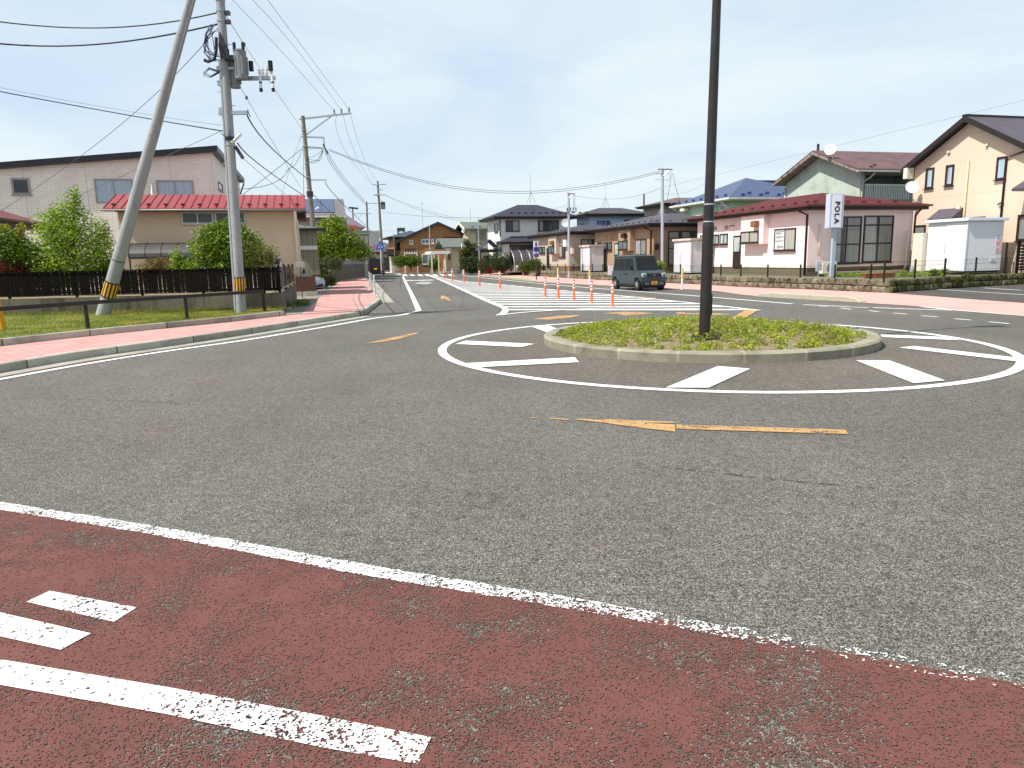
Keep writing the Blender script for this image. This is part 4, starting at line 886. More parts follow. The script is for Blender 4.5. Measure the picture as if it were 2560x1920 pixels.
zl = H.hit('F', 1252, 605, -1.9)[1]; xl1 = H.hit('F', 1340, 600, -1.9)[0]; zl2 = H.hit('F', 1300, 590.5, 0)[1]; xa_, xb_ = H.hit('F', 1252, 605, -1.9)[0], xl1+3
mb = MB(); mb.poly([(xa_,-1.9,zl),(xb_,-1.9,zl),(xb_,0,zl2),(xa_+1.6,0,zl2)]); mb.poly([(xa_,1.6,zl),(xa_,-1.9,zl),(xa_+1.6,0,zl2)]); mb.build('lower_roof', rdark, t, fixn=False); MB().box(xa_+.02,-1.88,zl-.2,xb_-.02,.0,zl-.005).build('eave', frame_br, t)
MB().box(xa_+.5,-1.3,.3,xb_-.4,-.002,zl-.2).build('wall', wht, t); H.pipe([(0,-.07,zew-.3),(0,-.07,zl2)], frame_br, .06); H.pipe([(xa_+1.1,-1.37,zl-.2),(xa_+1.1,-1.37,.4)], frame_br, .06)
H.winp('F', 1279, 612, 1331, 661, 2, off=-1.3, glass=g_grey)
mb = MB(); rib = MB(); xs = [H.hit('F', u, 640, -3)[0] for u in (1284, 1337)]
for k in range(6):
    a_, b_ = k*15, (k+1)*15; f = lambda a: (-1.35-1.9*math.sin(R_(a)), 2.5-1.5*(1-math.cos(R_(a)))); p, q = f(a_), f(b_); mb.poly([(xs[0],p[0],p[1]),(xs[1]+2,p[0],p[1]),(xs[1]+2,q[0],q[1]),(xs[0],q[0],q[1])])
for x in np.linspace(xs[0], xs[1]+2, 6): rib.tube([(x,-1.35-1.9*math.sin(R_(a)),2.5-1.5*(1-math.cos(R_(a)))) for a in range(0,91,15)]+[(x,-3.25,.4)], .035, 5)
mb.build('terrace_canopy', m_glass('smoked_panel', (.07,.06,.065), None, .15), t, fixn=False); rib.build('canopy_rib', alu, t)
mb = MB(); mb.slab([(-1.9,.9,2.6),(-.8,.9,3.6),(-.8,3.0,3.6),(-1.9,3.0,2.6)], .06); mb.slab([(-.8,.9,3.6),(-.01,.9,2.9),(-.01,3.0,2.9),(-.8,3.0,3.6)], .06); mb.build('porch_roof', rdark, t)
mb = MB()
for x in (-1.8,-.95,-.1): mb.box(x-.05,.9,.3,x+.05,1.0,2.6)
mb.box(-1.8,.9,1.6,-.1,.96,1.68); mb.box(-1.8,.92,2.3,-.1,.98,2.6); mb.build('porch_frame', frame_br, t)
mb = MB(); mb.tube([(4.3,3.5,zew+1),(4.3,3.5,zew+4.6)], .02, 6)
for k in range(3): mb.tube([(4.3,3.5,zew+2.8),(4.3+.5*math.cos(k*2.1),3.5+.5*math.sin(k*2.1),zew+1.6)], .02, 5)
mb.build('antenna', steel, t)
# satellite dish pole between
x_, z_ = H.hit('F', 1414, 557.5, -3); dish(t, (x_,-3,z_), .42, (-.3,-.9,.25), M('dish_pale', '#cfd3d2'), mount=(x_+.1,-.05,z_-.9))
print('houses A ok')
# ================================================================== LEFT AND FAR BUILDINGS
# large house with pale stone-pattern siding and single-pitch roof
H = House('house', 'large pale pink two storey house with black single pitch roof at left', 'house', at(539,500,41), 15); t = H.t
sid = m_brick('stone_siding', (lin('#f6eee4'), lin('#f1e6dc')), lin('#d9ccc0'), .42, .11, .010, .6, .9, .5, .8); sid2 = M('plain_siding', '#ece4dc', .9, .05, .8, .1, 40, lines='h', period=.25, lw=.04, ldark=.9)
zr_ = 7.72; zl_ = zr_-.098*13
mb = MB(); mb.poly([(-13,0,.2),(0,0,.2),(0,0,zr_),(-13,0,zl_)]); mb.build('wall', sid, t, fixn=False)
mb = MB(); mb.poly([(0,0,.2),(0,15.5,.2),(0,15.5,zr_),(0,0,zr_)]); mb.poly([(0,15.5,.2),(-13,15.5,.2),(-13,15.5,zl_),(0,15.5,zr_)]); mb.poly([(-13,15.5,.2),(-13,0,.2),(-13,0,zl_),(-13,15.5,zl_)]); mb.build('wall', sid2, t, fixn=False)
MB().box(-.08,-.012,.2,.012,.1,zr_-.02).build('corner_trim', M('trim_pale', '#ded6d2', .6), t)
blk = M('black_roof', (.012,.012,.018), .4, .15, 2); mb = MB()
f = lambda x: zr_+.098*x
mb.hexa([(-13.4,-.35,f(-13.4)-.02),(.35,-.35,f(.35)-.02),(.35,16,f(.35)-.02),(-13.4,16,f(-13.4)-.02),(-13.4,-.35,f(-13.4)+.28),(.35,-.35,f(.35)+.28),(.35,16,f(.35)+.28),(-13.4,16,f(-13.4)+.28)]); mb.build('roof', blk, t)
for x in (-9.2,-6.3,-2.2): MB().box(x-.006,-.004,2,x+.006,.01,f(x)-.05).build('joint', M('joint_line', '#8f837e', .8), t)
H.winp('F', 29.5, 445, 76, 487, 1, glass=m_glass('dark_room_glass', (.02,.02,.025), None), frame=frame_gr, fw=.10)
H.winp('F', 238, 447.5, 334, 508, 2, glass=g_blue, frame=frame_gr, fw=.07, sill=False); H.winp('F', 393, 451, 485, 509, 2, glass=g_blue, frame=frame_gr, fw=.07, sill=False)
a0, z1 = H.hit('R', 543.6, 452); a1, z0 = H.hit('R', 556, 480); H.window('R', (min(a0,a1), max(a0,a1), z0, z1), 1, glass=g_grey, frame=frame_gr)
x_, z_ = H.hit('F', 378, 458); H.pipe([(x_,0,z_),(x_,-.08,z_),(x_,-.08,.3)], white_pl, .05, 'pipe_duct'); H.pipe([(.35,15.3,zr_-.1),(.15,15.2,zr_-.6),(.06,15,zr_-.9)], frame_br, .05)
# tan low house with red ribbed roof
H = House('house', 'low tan house with bright red ribbed metal roof on the left', 'house', at(748,640,34.5), 15); t = H.t; ze, zr = 4.15, 4.94; Wt = 7.55
tanw = M('tan_render', '#d3bda2', .92, .06, .8, .25, 30, lines='v', period=.91, lw=.006, ldark=.85, dirt='#cbb598', dscale=.6)
yrid = 1.9
mb = MB(); a = [(0,0,.1),(0,4.6,.1),(0,4.6,ze-.25),(0,yrid,zr-.1),(0,0,ze-.12)]; b = [(-Wt,p[1],p[2]) for p in a]
mb.poly(a); mb.poly(b[::-1])
for k in range(5): mb.poly([a[k], b[k], b[(k+1) % 5], a[(k+1) % 5]])
mb.build('wall', tanw, t)
redr = M('red_roof', (.29,.047,.05), .5, .06, 1.2, spec=.5); reds = M('red_seam', (.20,.03,.03), .4); redd = M('dark_red_trim', (.10,.022,.018), .45)
sl = (zr-ze)/(yrid+.6); x0, x1 = -Wt-.4, .42
mb = MB(); mb.slab([(x0,-.6,ze),(x1,-.6,ze),(x1,yrid,zr),(x0,yrid,zr)], .05); mb.slab([(x1,5.2,zr-(5.2-yrid)*sl),(x0,5.2,zr-(5.2-yrid)*sl),(x0,yrid,zr),(x1,yrid,zr)], .05); mb.build('roof', redr, t)
n = 24; mb = MB()
for k in range(n+1):
    x = x0+(x1-x0)*k/n; mb.hexa([(x-.014,-.6,ze),(x+.014,-.6,ze),(x+.014,yrid,zr),(x-.014,yrid,zr),(x-.014,-.6,ze+.035),(x+.014,-.6,ze+.035),(x+.014,yrid,zr+.035),(x-.014,yrid,zr+.035)])
mb.build('roof_seam', reds, t); MB().box(x0,-.58,ze-.13,x1,-.54,ze-.052).build('fascia', redd, t)
MB().tube([(x0-.1,-.65,ze-.08),(x1+.05,-.65,ze-.08)], .045, 8).build('gutter', M('gutter_grey', '#8d8a86', .45), t, smooth=True)
mb = MB(); mb.box(-.05,-.03,0,.05,.03,.05); mb.hexa([(-.12,-.03,.04),(.12,-.03,.04),(.12,.03,.04),(-.12,.03,.04),(-.07,-.03,.10),(.07,-.03,.10),(.07,.03,.10),(-.07,.03,.10)]); go = mb.build('snow_guard', M('guard_darkred', (.06,.012,.01), .5), t)
H.rep('snow_guard', go, [(x0+(x1-x0)*(2*k+1)/n, -.6+.35, ze+.35*sl+.02) for k in range(12)])
MB().box(-Wt+.02,-.535,ze-.14,x1-.1,-.003,ze-.08).build('soffit', M('soffit_tan', '#a08a72', .9), t)
H.winp('F', 454, 530.5, 533, 559.5, 2, frame=alu, glass=m_glass('dim_glass', (.045,.045,.045))); H.winp('F', 538, 530.5, 613, 559, 2, frame=alu, glass=MATS['dim_glass']); H.winp('F', 684, 644, 702.5, 664, 1, frame=frame_wh)
H.winp('F', 445, 642, 488, 668, 2, frame=alu, glass=g_dark)
H.pipe([(-.05,-.6,ze-.1),(-.05,-.55,ze-.45),(-.1,-.12,ze-.75),(-.06,-.08,.15)], cream_pl, .05); MB().box(.0,1.2,ze-.35,.38,2.6,ze-.05).build('eave_box', M('dark_box', (.02,.016,.013), .7), t)
x0c, zc1 = H.hit('F', 318, 607, -1.0); x1c, zc0 = H.hit('F', 480, 639, -1.0); mb = MB(); rib = MB()
fc = lambda a: (-1.0*math.sin(R_(a))-.05, zc1-.62*(1-math.cos(R_(a))))
for k in range(6):
    p, q = fc(k*15), fc(k*15+15); mb.poly([(x0c,*p),(x1c,*p),(x1c,*q),(x0c,*q)])
mb.build('terrace_canopy', m_glass('canopy_panel', (.055,.05,.048), None, .45), t, fixn=False)
for x in np.linspace(x0c, x1c, 5): rib.tube([(x,*fc(a)) for a in range(0,91,15)], .03, 5)
rib.box(x0c,-1.09,zc1-.70,x1c,-1.03,zc1-.60); rib.box(x0c,-1.05,.3,x0c+.06,-1.0,zc1-.6); rib.box(x1c-.06,-1.05,.3,x1c,-1.0,zc1-.6); rib.build('canopy_frame', M('canopy_bronze', (.05,.045,.04), .5), t)
# little brown roofed house at the left frame edge
H = House('house', 'small tan house with dark red tiled roof at the far left edge', 'house', at(64,600,31.5), 15); t = H.t; ze = 3.55
MB().box(-7,-7,.1,0,0,ze-.1).build('wall', M('tan_wall_shade', '#b5a48c', .9, .08), t); ro, g_ = hip(t, -7.6,-7.6,.75,.75,ze,5.2,.26, M('red_tile', (.20,.045,.04), .5, .15, 2, lines='h', period=.25, lw=.2, ldark=.6), M('brown_eave', (.05,.025,.018), .6)); g_.build('gutter', frame_br, t)  # walls in one even tan on every side
H.window('R', (-6,-4.4,1.2,2.4), 2, glass=g_grey, frame=alu); H.window('R', (-2.6,-1.2,.9,2.3), 2, glass=g_grey, frame=alu)
# house with solar panels
H = House('house', 'taupe house with solar panels on its grey roof behind the brown pole', 'house', at(858,600,65), 15); t = H.t; ze = H.hit('F', 800, 540, -.5)[1]; xr = .35
taupe = M('taupe_siding', '#a79c8b', .88, .06, .8, .1, 40, lines='h', period=.45, lw=.03, ldark=.85); rg = M('grey_shingle', '#6f6b6e', .7, .12, 2, lines='h', period=.25, lw=.15, ldark=.75); zr = H.hit('F', 820, 497.5, 3.2)[1]; sl = (zr-ze)/3.7
mb = MB(); a = [(0,0,.1),(0,6.4,.1),(0,6.4,ze-.2),(0,3.2,zr-.12),(0,0,ze-.2)]; b = [(-9,p[1],p[2]) for p in a]; mb.poly(a); mb.poly(b[::-1])
for k in range(5): mb.poly([a[k], b[k], b[(k+1) % 5], a[(k+1) % 5]])
mb.build('wall', taupe, t); mb = MB(); mb.slab([(-9.4,-.5,ze),(xr,-.5,ze),(xr,3.2,zr),(-9.4,3.2,zr)], .12); mb.slab([(xr,6.9,ze),(-9.4,6.9,ze),(-9.4,3.2,zr),(xr,3.2,zr)], .12); mb.build('roof', rg, t)
pv = NT('solar_cells'); uvp = pv.tc.outputs['UV']; br = pv.node('ShaderNodeTexBrick', offset=0.); pv.l.new(uvp, br.inputs['Vector']); br.inputs['Scale'].default_value = 1; br.inputs['Brick Width'].default_value = .16; br.inputs['Row Height'].default_value = .32; br.inputs['Mortar Size'].default_value = .012
br.inputs['Color1'].default_value = (.05,.075,.16,1); br.inputs['Color2'].default_value = (.06,.085,.17,1); br.inputs['Mortar'].default_value = (.20,.23,.30,1); pv.done(br.outputs['Color'], .25, None, .6); 
xs = [H.hit('F', u, 512, 1.5)[0] for u in (752, 802, 805, 834)]
for a0, a1 in ((xs[0], xs[1]), (xs[2], xs[3])):
    mb = MB(); y0_, y1_ = .15, 3.0; z0_, z1_ = ze+(y0_+.5)*sl+.08, ze+(y1_+.5)*sl+.08; mb.slab([(a0,y0_,z0_),(a1,y0_,z0_),(a1,y1_,z1_),(a0,y1_,z1_)], .05); mb.build('solar_panel', pv.m, t)
MB().box(-9.4,-.62,ze-.13,xr,-.5,ze+.0).build('gutter', M('gutter_white', '#dcdad0', .45), t); H.winp('F', 791, 556, 822, 576, 2, frame=frame_wh); H.pipe([(-.3,-.5,ze-.1),(-.3,-.06,ze-.5),(-.3,-.06,.3)], MATS['gutter_white'], .06)
# green corrugated shed
t = thing('shed', 'olive corrugated lean-to shed right of the red roofed house', 'shed', at(742,690,41)[:2]+(.1,), R_(15)); cg = M('olive_corrugated', '#8a8a74', .7, .08, 1.5, lines='v', period=.28, lw=.2, ldark=.7)
wd = 1.25
MB().box(0,0,.9,wd,3.2,3.42).build('wall', cg, t); MB().box(-.02,-.03,.0,wd+.02,3.2,.9).build('base', M('redbrown_board', (.10,.045,.03), .8, .2), t)
MB().hexa([(-.6,-.3,3.44),(wd+.35,-.3,3.30),(wd+.35,3.5,3.30),(-.6,3.5,3.44),(-.6,-.3,3.82),(wd+.35,-.3,3.42),(wd+.35,3.5,3.42),(-.6,3.5,3.82)]).build('roof', M('pale_metal_roof', '#aab2be', .4, .08, 2, lines='v', period=.4, lw=.08), t)
MB().box(.02,-.10,2.28,wd-.02,0.05,2.5).build('shutter_box', white_pl, t, bevel=.02); MB().box(-.62,-.32,3.3,wd+.4,-.29,3.46).build('fascia', frame_br, t)
# white flat roofed building behind the green tree
H = House('house', 'grey white flat roofed house behind the green corner tree', 'house', at(918,640,74), 15); t = H.t; zt = H.hit('F', 900, 579)[1]
mb = MB(); mb.box(-6,0,0,0,7,zt-.3); mb.build('wall', M('offwhite_wall', '#c6c3ba', .88, .06, .8, lines='h', period=.3, lw=.03, ldark=.9), t); MB().box(-6.3,-.3,zt-.28,.4,7.4,zt).build('roof', M('flat_roof_edge', '#9c9894', .6), t); MB().box(-6.3,-.32,zt-.0,.4,7.4,zt+.1).build('roof_edge', frame_gr, t)
MB().box(-2.6,2.4,zt+.1,-1.8,3.4,zt+.75).build('roof_tank', M('red_tank', '#b8544a', .5), t, bevel=.05); MB().box(-1.5,2.4,zt+.1,-.7,3.4,zt+.75).build('roof_tank', MATS['red_tank'], t, bevel=.05)
H = House('house', 'purple roofed house far behind the flat roofed white house', 'house', at(902,580,92), 15); t = H.t; ze = H.hit('F', 890, 567)[1]; MB().box(-4,0,0,0,6,ze-.1).build('wall', M('pale_wall', '#c9c4b8', .9), t); hip(t,-4.5,-.5,.5,6.5,ze,ze+1.9,.2,M('purple_roof','#6d6473',.6,.1),frame_gr)[1].build('gutter', frame_gr, t)
# far houses at the end of the street
H = House('house', 'low house with purple brown hipped roof at the end of the street', 'house', at(983,650,118), 15); t = H.t; ze = H.hit('F', 950, 630)[1]; MB().box(-5.5,0,0,.4,8,ze-.1).build('wall', M('beige_wall', '#c7bda7', .9), t); zz = H.hit('F', 945, 612, 4)[1]
hip(t,-6.2,-.7,1.2,8.7,ze,zz,.25,M('brown_purple_roof','#5a4650',.6,.1),frame_br)[1].build('gutter', frame_br, t); H.window('F', (-4.5,-2.8,.8,2.2), 2); H.window('F', (-1.8,-.6,.3,2.2), 1, glass=g_grey); MB().box(-5.5,3,zz-1.2,-1.5,5,zz+2.2).build('upper_room', M('grey_room', '#a4a7a6', .8), t)
H = House('house', 'ochre timber house with slate blue roof left of the brick house', 'house', at(1008,640,104), 15); t = H.t; ze = H.hit('F', 995, 592)[1]; zz = H.hit('F', 1030, 577, 3.5)[1]
MB().box(-1.3,0,0,4,7,ze-.1).build('wall', M('ochre_wall', '#a9743c', .85, .1), t); hip(t,-2.1,-.7,5,7.7,ze,zz,.22,M('slateblue_roof','#3d4658',.5,.1),frame_br)[1].build('gutter', frame_br, t)
MB().box(-1.9,-1.6,0,.3,-.01,2.3).build('front_room', M('white_room', '#d3cfc2', .85, .05, 1, lines='v', period=.9, lw=.1, ldark=.4), t); MB().slab([(-2.4,-2.1,2.4),(.8,-2.1,2.4),(.8,.0,3.3),(-2.4,.0,3.3)], .15).build('lower_roof', frame_br, t)
H.window('F', (-.9,.1,2.9,4.3), 1)
# brick house
H = House('house', 'brown brick house with broad gable facing down the street', 'house', at(1040,640,98), 5); t = H.t
brick = m_brick('brown_brick', (lin('#9a6a48'), lin('#b88358')), lin('#8a6a50'), .5, .12, .02, .3, .85, .5, 1.5); brick2 = M('dark_brick', '#6f4a36', .85, .1, 2)
P_ = lambda u, v: H.hit('F', u, v)
pl, pp, pr = P_(1000,604), P_(1095,560), P_(1152,586); mb = MB(); a = [(pl[0],0,0),(pr[0],0,0),(pr[0],0,pr[1]),(pp[0],0,pp[1]),(pl[0],0,pl[1])]; b = [(p[0],9,p[2]) for p in a]; mb.poly(a); mb.poly(b[::-1])
for k in range(5): mb.poly([a[k], a[(k+1) % 5], b[(k+1) % 5], b[k]])
mb.build('wall', brick, t)
dk = M('roof_edge_dark', (.03,.028,.03), .5); mb = MB()
for p, q in (((pl[0]-.6, pl[1]-.25), (pp[0], pp[1])), ((pr[0]+.5, pr[1]-.22), (pp[0], pp[1]))): mb.slab([(p[0],-.5,p[1]+.32),(q[0],-.5,q[1]+.30),(q[0],9.5,q[1]+.30),(p[0],9.5,p[1]+.32)], .28)
mb.build('roof', dk, t)
for q, c in (((1053.5,597.5,1073,610),2),((1078.5,597,1084.8,609.5),1),((1089.5,597,1096,609.5),1),((1024,600,1032.5,611),1),((1055,635,1086.5,661),2)): H.winp('F', *q, c, frame=frame_wh, glass=g_green, fw=.12)
xa, za = P_(1012,606); xb, zb = P_(1039,606); H.part('recess_panel', brick2, (xa, xb, P_(1025,632)[1], P_(1025,598)[1]-1.2, -.01, .02))
xa, xb = P_(1108,592)[0], P_(1149,592)[0]; H.part('upper_panel', M('red_brown_panel', '#5e3226', .85), (xa, xb, P_(1130,607)[1], P_(1130,592)[1], -.01, .03))
xa, xb = P_(1013,640)[0], P_(1044,640)[0]; mb = MB(); zp = P_(1030,632)[1]
for x in np.linspace(xa, xb, 6): mb.box(x-.04,-1.8,zp,x+.04,.0,zp+.15)
mb.box(xa,-1.75,zp-.15,xb,-1.65,zp-.01)
for x in (xa, xb): mb.box(x-.06,-1.78,0,x+.06,-1.66,zp-.15)
mb.build('pergola', frame_wh, t); mb = MB(); mb.tube([(pl[0]+3,4,pl[1]),(pl[0]+3,4,pp[1]+3.2)], .03, 5); mb.tube([(pl[0]+2.6,4,pp[1]+3),(pl[0]+3.4,4,pp[1]+3)], .02, 5); mb.build('antenna', steel, t)
# green shop sign in the distance
t = thing('shop_sign', 'distant dark green rooftop shop sign with a white oval emblem', 'sign', at(1006,650,128)[:2]+(0,), R_(8)); z0 = at(1006,587,128)[2]; z1 = at(1006,569.5,128)[2]
MB().box(-.68,-.3,z0,.68,.3,z1).build('panel', M('sign_green', (.012,.07,.05), .4), t, bevel=.02); MB().tube([(0,0,0),(0,0,z0)], .12, 8).build('post', steel, t)
mb = MB(); zc = z0+.36*(z1-z0); mb.poly([(.46*math.cos(a*.2618),-.306,zc+.17*math.sin(a*.2618)) for a in range(24)]); mb.build('emblem', white_pl, t, fixn=False)
# porch house with stone front
H = House('house', 'small stone fronted house with grey gabled porch and white carport', 'house', at(1131,660,86), 15); t = H.t; zp = H.hit('F', 1131, 617)[1]; xr = H.hit('F', 1172, 640)[0]
ston = M('cream_stone', '#cdbf9e', .9, .12, 2, .2, 30); MB().box(0,0,.4,xr,6,zp).build('wall', ston, t); MB().box(-.05,-.05,0,xr,6,.4).build('base', concrete, t)
zz = H.hit('F', 1140, 598)[1]; gr = M('moss_grey_roof', '#646962', .6, .12, 2); mb = MB(); 
mb.slab([(-1.1,-.5,zp-.02),(xr+.6,-.5,zp+.0),(xr+.6,3,zz+.2),(-1.1,3,zz+.2)], .18); mb.slab([(xr+.6,6.4,zp),(-1.1,6.4,zp),(-1.1,3,zz+.2),(xr+.6,3,zz+.2)], .18); mb.build('roof', gr, t); MB().poly
mb = MB(); mb.poly([(-.02,0,zp),(-.02,3,zz),(-.02,6,zp)]); mb.build('gable', ston, t, fixn=False)
H.winp('L', 1122, 634, 1126, 648, 1); H.part('shutter_wall', M('brown_boards', '#8a745c', .85, .12, 1, lines='h', period=.3, lw=.1), (.9, xr-.1, .5, zp-.6, 0, .04))
MB().box(-2.6,-.6,2.35,-.3,4,2.65).build('carport_roof', frame_wh, t); mb = MB()
for x in (-2.5,-1.7,-.9): mb.box(x-.07,-.55,0,x+.07,-.41,2.35)
mb.build('carport_post', M('cream_post', '#d8cfae', .6), t); MB().box(-1.6,-1.4,0,.3,-.1,.32).build('entrance_step', concrete, t)
# beige gabled house
H = House('house', 'beige two storey house with moss grey gable roof left of the white house', 'house', at(1174.5,600,94), 15); t = H.t; ze = H.hit('F', 1180, 571, -.6)[1]; zz = H.hit('F', 1190, 554.5, 3)[1]; dG = 6.0
beiw = M('beige_house_wall', '#c6b893', .9, .06); mb = MB(); a = [(0,0,.1),(0,dG,.1),(0,dG,ze-.2),(0,3,zz-.2),(0,0,ze-.2)]; b = [(8,p[1],p[2]) for p in a]; mb.poly(a); mb.poly(b[::-1])
for k in range(5): mb.poly([a[k], b[k], b[(k+1) % 5], a[(k+1) % 5]])
mb.build('wall', beiw, t); mb = MB(); mb.slab([(-.8,-.7,ze),(8.4,-.7,ze),(8.4,3,zz),(-.8,3,zz)], .2); mb.slab([(8.4,dG+.7,ze),(-.8,dG+.7,ze),(-.8,3,zz),(8.4,3,zz)], .2); mb.build('roof', gr, t)
sl = (zz-ze)/3.7; mb = MB()
for y0 in (-.72, dG+.72): mb.hexa([(-.86,y0,ze-.3),(-.79,y0,ze-.3),(-.79,3,zz-.3),(-.86,3,zz-.3),(-.86,y0,ze+.02),(-.79,y0,ze+.02),(-.79,3,zz+.02),(-.86,3,zz+.02)])
mb.build('bargeboard', M('trim_cream', '#dcd6c4', .6), t); go = guard(t, frame_br, .25, .1); H.rep('snow_guard', go, [(.4+k*1.0, 0., ze+.7*sl+.02) for k in range(7)])
H.winp('F', 1190, 580.5, 1214.5, 600, 2, frame=frame_gr, glass=g_net); mb = MB(); mb.slab([(-.2,-2.2,3.0),(8,-2.2,3.0),(8,0,3.7),(-.2,0,3.7)], .15); mb.build('lower_roof', gr, t); MB().box(.1,-1.9,0,7.8,-.01,3.0).build('wall', beiw, t)
y_, z_ = H.hit('L', 1160.5, 575, -.2); dish(t, (-.2,y_,z_), .38, (-.8,-.5,.3), mount=(0,y_,z_-.4)); mb = MB(); mb.tube([(.8,3,zz),(.8,3,zz+1.9)], .03, 5); mb.build('antenna', steel, t)
# background row closing the street gaps
for k, (u, v, Y, w, h, wc, rc_, lab) in enumerate(((962,664,140,9,3.2,'#cfc8b8','#4a4550','distant cream house with dark roof closing the end of the street'),(700,660,110,14,5.5,'#c8c3ba','#5b5a60','pale grey house in the gap behind the olive shed'),(1245,668,120,10,4.6,'#c9c2b2','#57555a','distant beige house hidden behind the white house'))):
    H = House('house', lab, 'house', at(u,v,Y), 15); MB().box(-w/2,0,0,w/2,8,h).build('wall', M('far_wall_%d' % k, wc, .9, .05), H.t); hip(H.t,-w/2-.5,-.5,w/2+.5,8.5,h+.2,h+2.0,.25,M('far_roof_%d' % k, rc_, .6, .1),frame_br)[1].build('gutter', frame_br, H.t)
# ================================================================== WALLS, FENCES, RAILINGS
fen = thing('picket_fence', 'dark brown picket fence on top of the concrete retaining wall', 'fence', (wb[len(wb)//2][0], wb[len(wb)//2][1]+.1, WT)); fo = Vector(fen.location)
fm = M('dark_wood', (.009,.0065,.006), .95, .3, 6, spec=.1); fp = [Vector((p[0], p[1], 0)) for p in offset(wb, .10)]; rd = random.Random(4)
boards = MB(); rails = MB(); FH = .80
def walkpath(P):
    out = []; L = 0
    for a, b in zip(P, P[1:]): out.append((L, a, b)); L += (b-a).length
    return out, L
def pos_on(seg, s):
    for l0, a, b in seg:
        if s <= l0+(b-a).length: return a+(b-a)*((s-l0)/(b-a).length), (b-a).normalized()
    l0, a, b = seg[-1]; return b, (b-a).normalized()
seg, L = walkpath(fp); s = .05; posts = []
while s < L-.05:
    p, d = pos_on(seg, s); n = Vector((-d.y, d.x, 0)); w = .098; gap = rd.choice((.004,.01,.02,.022,.035)); tl = rd.uniform(-.006,.006)
    q = [p-d*w/2-n*.012, p+d*w/2-n*.012, p+d*w/2+n*.012, p-d*w/2+n*.012]; z0, z1 = .07+rd.uniform(-.008,.008), FH-.03
    boards.hexa([tuple(x+Vector((0,0,z0))-fo+Vector((0,0,WT))) for x in q]+[tuple(x+d*tl+Vector((0,0,z1))-fo+Vector((0,0,WT))) for x in q]); s += w+gap
k = 0
while k*1.9 < L: posts.append(pos_on(seg, min(k*1.9+.3, L-.05))); k += 1
boards.build('board_panel', fm, fen)
for a, b in zip(fp, fp[1:]):
    n = Vector((-(b-a).y, (b-a).x, 0)).normalized()*.035
    for z in (.14, FH-.14): rails.bar(a+n+Vector((0,0,WT+z))-fo, b+n+Vector((0,0,WT+z))-fo, .03, .05)
    rails.bar(a+Vector((0,0,WT+FH-.01))-fo, b+Vector((0,0,WT+FH-.01))-fo, .07, .03)
rails.build('rail', fm, fen)
for p, d in posts:
    mb = MB(); q = p+Vector((-d.y, d.x, 0))*.05-fo+Vector((0,0,WT)); mb.box(q.x-.03,q.y-.03,q.z-.08,q.x+.03,q.y+.03,q.z+FH); mb.build('post', fm, fen)
# screen panels returning along the driveway
fs = [Vector((*p, 0)) for p in (wcor, wside[1], (wside[2][0], wside[2][1]))]; t = thing('screen_fence', 'dark panel fence returning along the driveway beside the white downpipe', 'fence', (wcor[0], wcor[1], WT)); o0 = Vector((wcor[0], wcor[1], WT))
a, b = fs[0]+Vector((-.08,.1,0)), fs[2]+Vector((-.1,0,0)); mb = MB(); mb.bar(a+Vector((0,0,WT+.46))-o0, b+Vector((0,0,WT+.46))-o0, .02, .66); mb.build('panel', M('brown_panel', (.045,.035,.03), .6, .15), t); 
for k in range(4):
    p = a+(b-a)*(k/3); mb = MB(); q = p+Vector((0,0,WT))-o0; mb.box(q.x-.03,q.y-.03,q.z-.1,q.x+.03,q.y+.03,q.z+.86); mb.build('post', fm, t)
mb = MB(); mb.bar(a+Vector((0,0,WT+.10))-o0, b+Vector((0,0,WT+.10))-o0, .07, .04); mb.build('rail', M('pale_rail', '#a89c8c', .6), t)
# brown handrail
rp = [G(u, v, VZ+.02) for u, v in ((-280,866),(-30,846),(220,820),(468,795.5),(662,777))]; rl = thing('handrail', 'single bar dark brown handrail along the grass verge', 'railing', (rp[2][0], rp[2][1], VZ)); o0 = Vector((rp[2][0], rp[2][1], VZ)); RHt = .60
for p in rp: mb = MB(); mb.box(p[0]-o0.x-.035,p[1]-o0.y-.035,-.05,p[0]-o0.x+.035,p[1]-o0.y+.035,RHt-.05); mb.build('post', brown_paint, rl, bevel=.006)
mb = MB(); R3 = [Vector((p[0], p[1], VZ+RHt))-o0 for p in rp]
for a, b in zip(R3, R3[1:]): mb.bar(a, b, .06, .09)
mb.build('rail', brown_paint, rl)
# fence on the stone wall
def lot_fence(path, z0, hgt, step, label, pair=None):
    P = [Vector((p[0], p[1], 0)) for p in path]; seg, L = walkpath(P); p0, _ = pos_on(seg, 0); t = thing('wire_fence', label, 'fence', (p0.x, p0.y, z0)); k = 0
    while k*step < L:
        p, d = pos_on(seg, k*step); q = p-p0; MB().box(q.x-.03,q.y-.03,-.05,q.x+.03,q.y+.03,hgt).build('post', black_paint, t); k += 1
    mb = MB(); s = 0
    for a, b in zip(P, P[1:]):
        for z in (hgt-.08, hgt*.66, hgt*.33, .06): mb.tube([a-p0+Vector((0,0,z)), b-p0+Vector((0,0,z))], .006, 4, cap=False)
    while s < L:
        p, d = pos_on(seg, s); q = p-p0; mb.tube([(q.x,q.y,.05),(q.x,q.y,hgt-.06)], .0035, 3, cap=False); s += .12
    mb.build('wire_mesh', black_paint, t); return t
lot_fence(offset(sb[1:], .28), LOT, .62, 2.0, 'black wire mesh fence along the top of the long stone wall')
lot_fence([offset(sb2, .25)[0]]+offset(sb2, .25)[1:3]+[offset(sb2,.25)[3]], LOT, .80, 2.3, 'black wire mesh fence in front of the white steel shed')
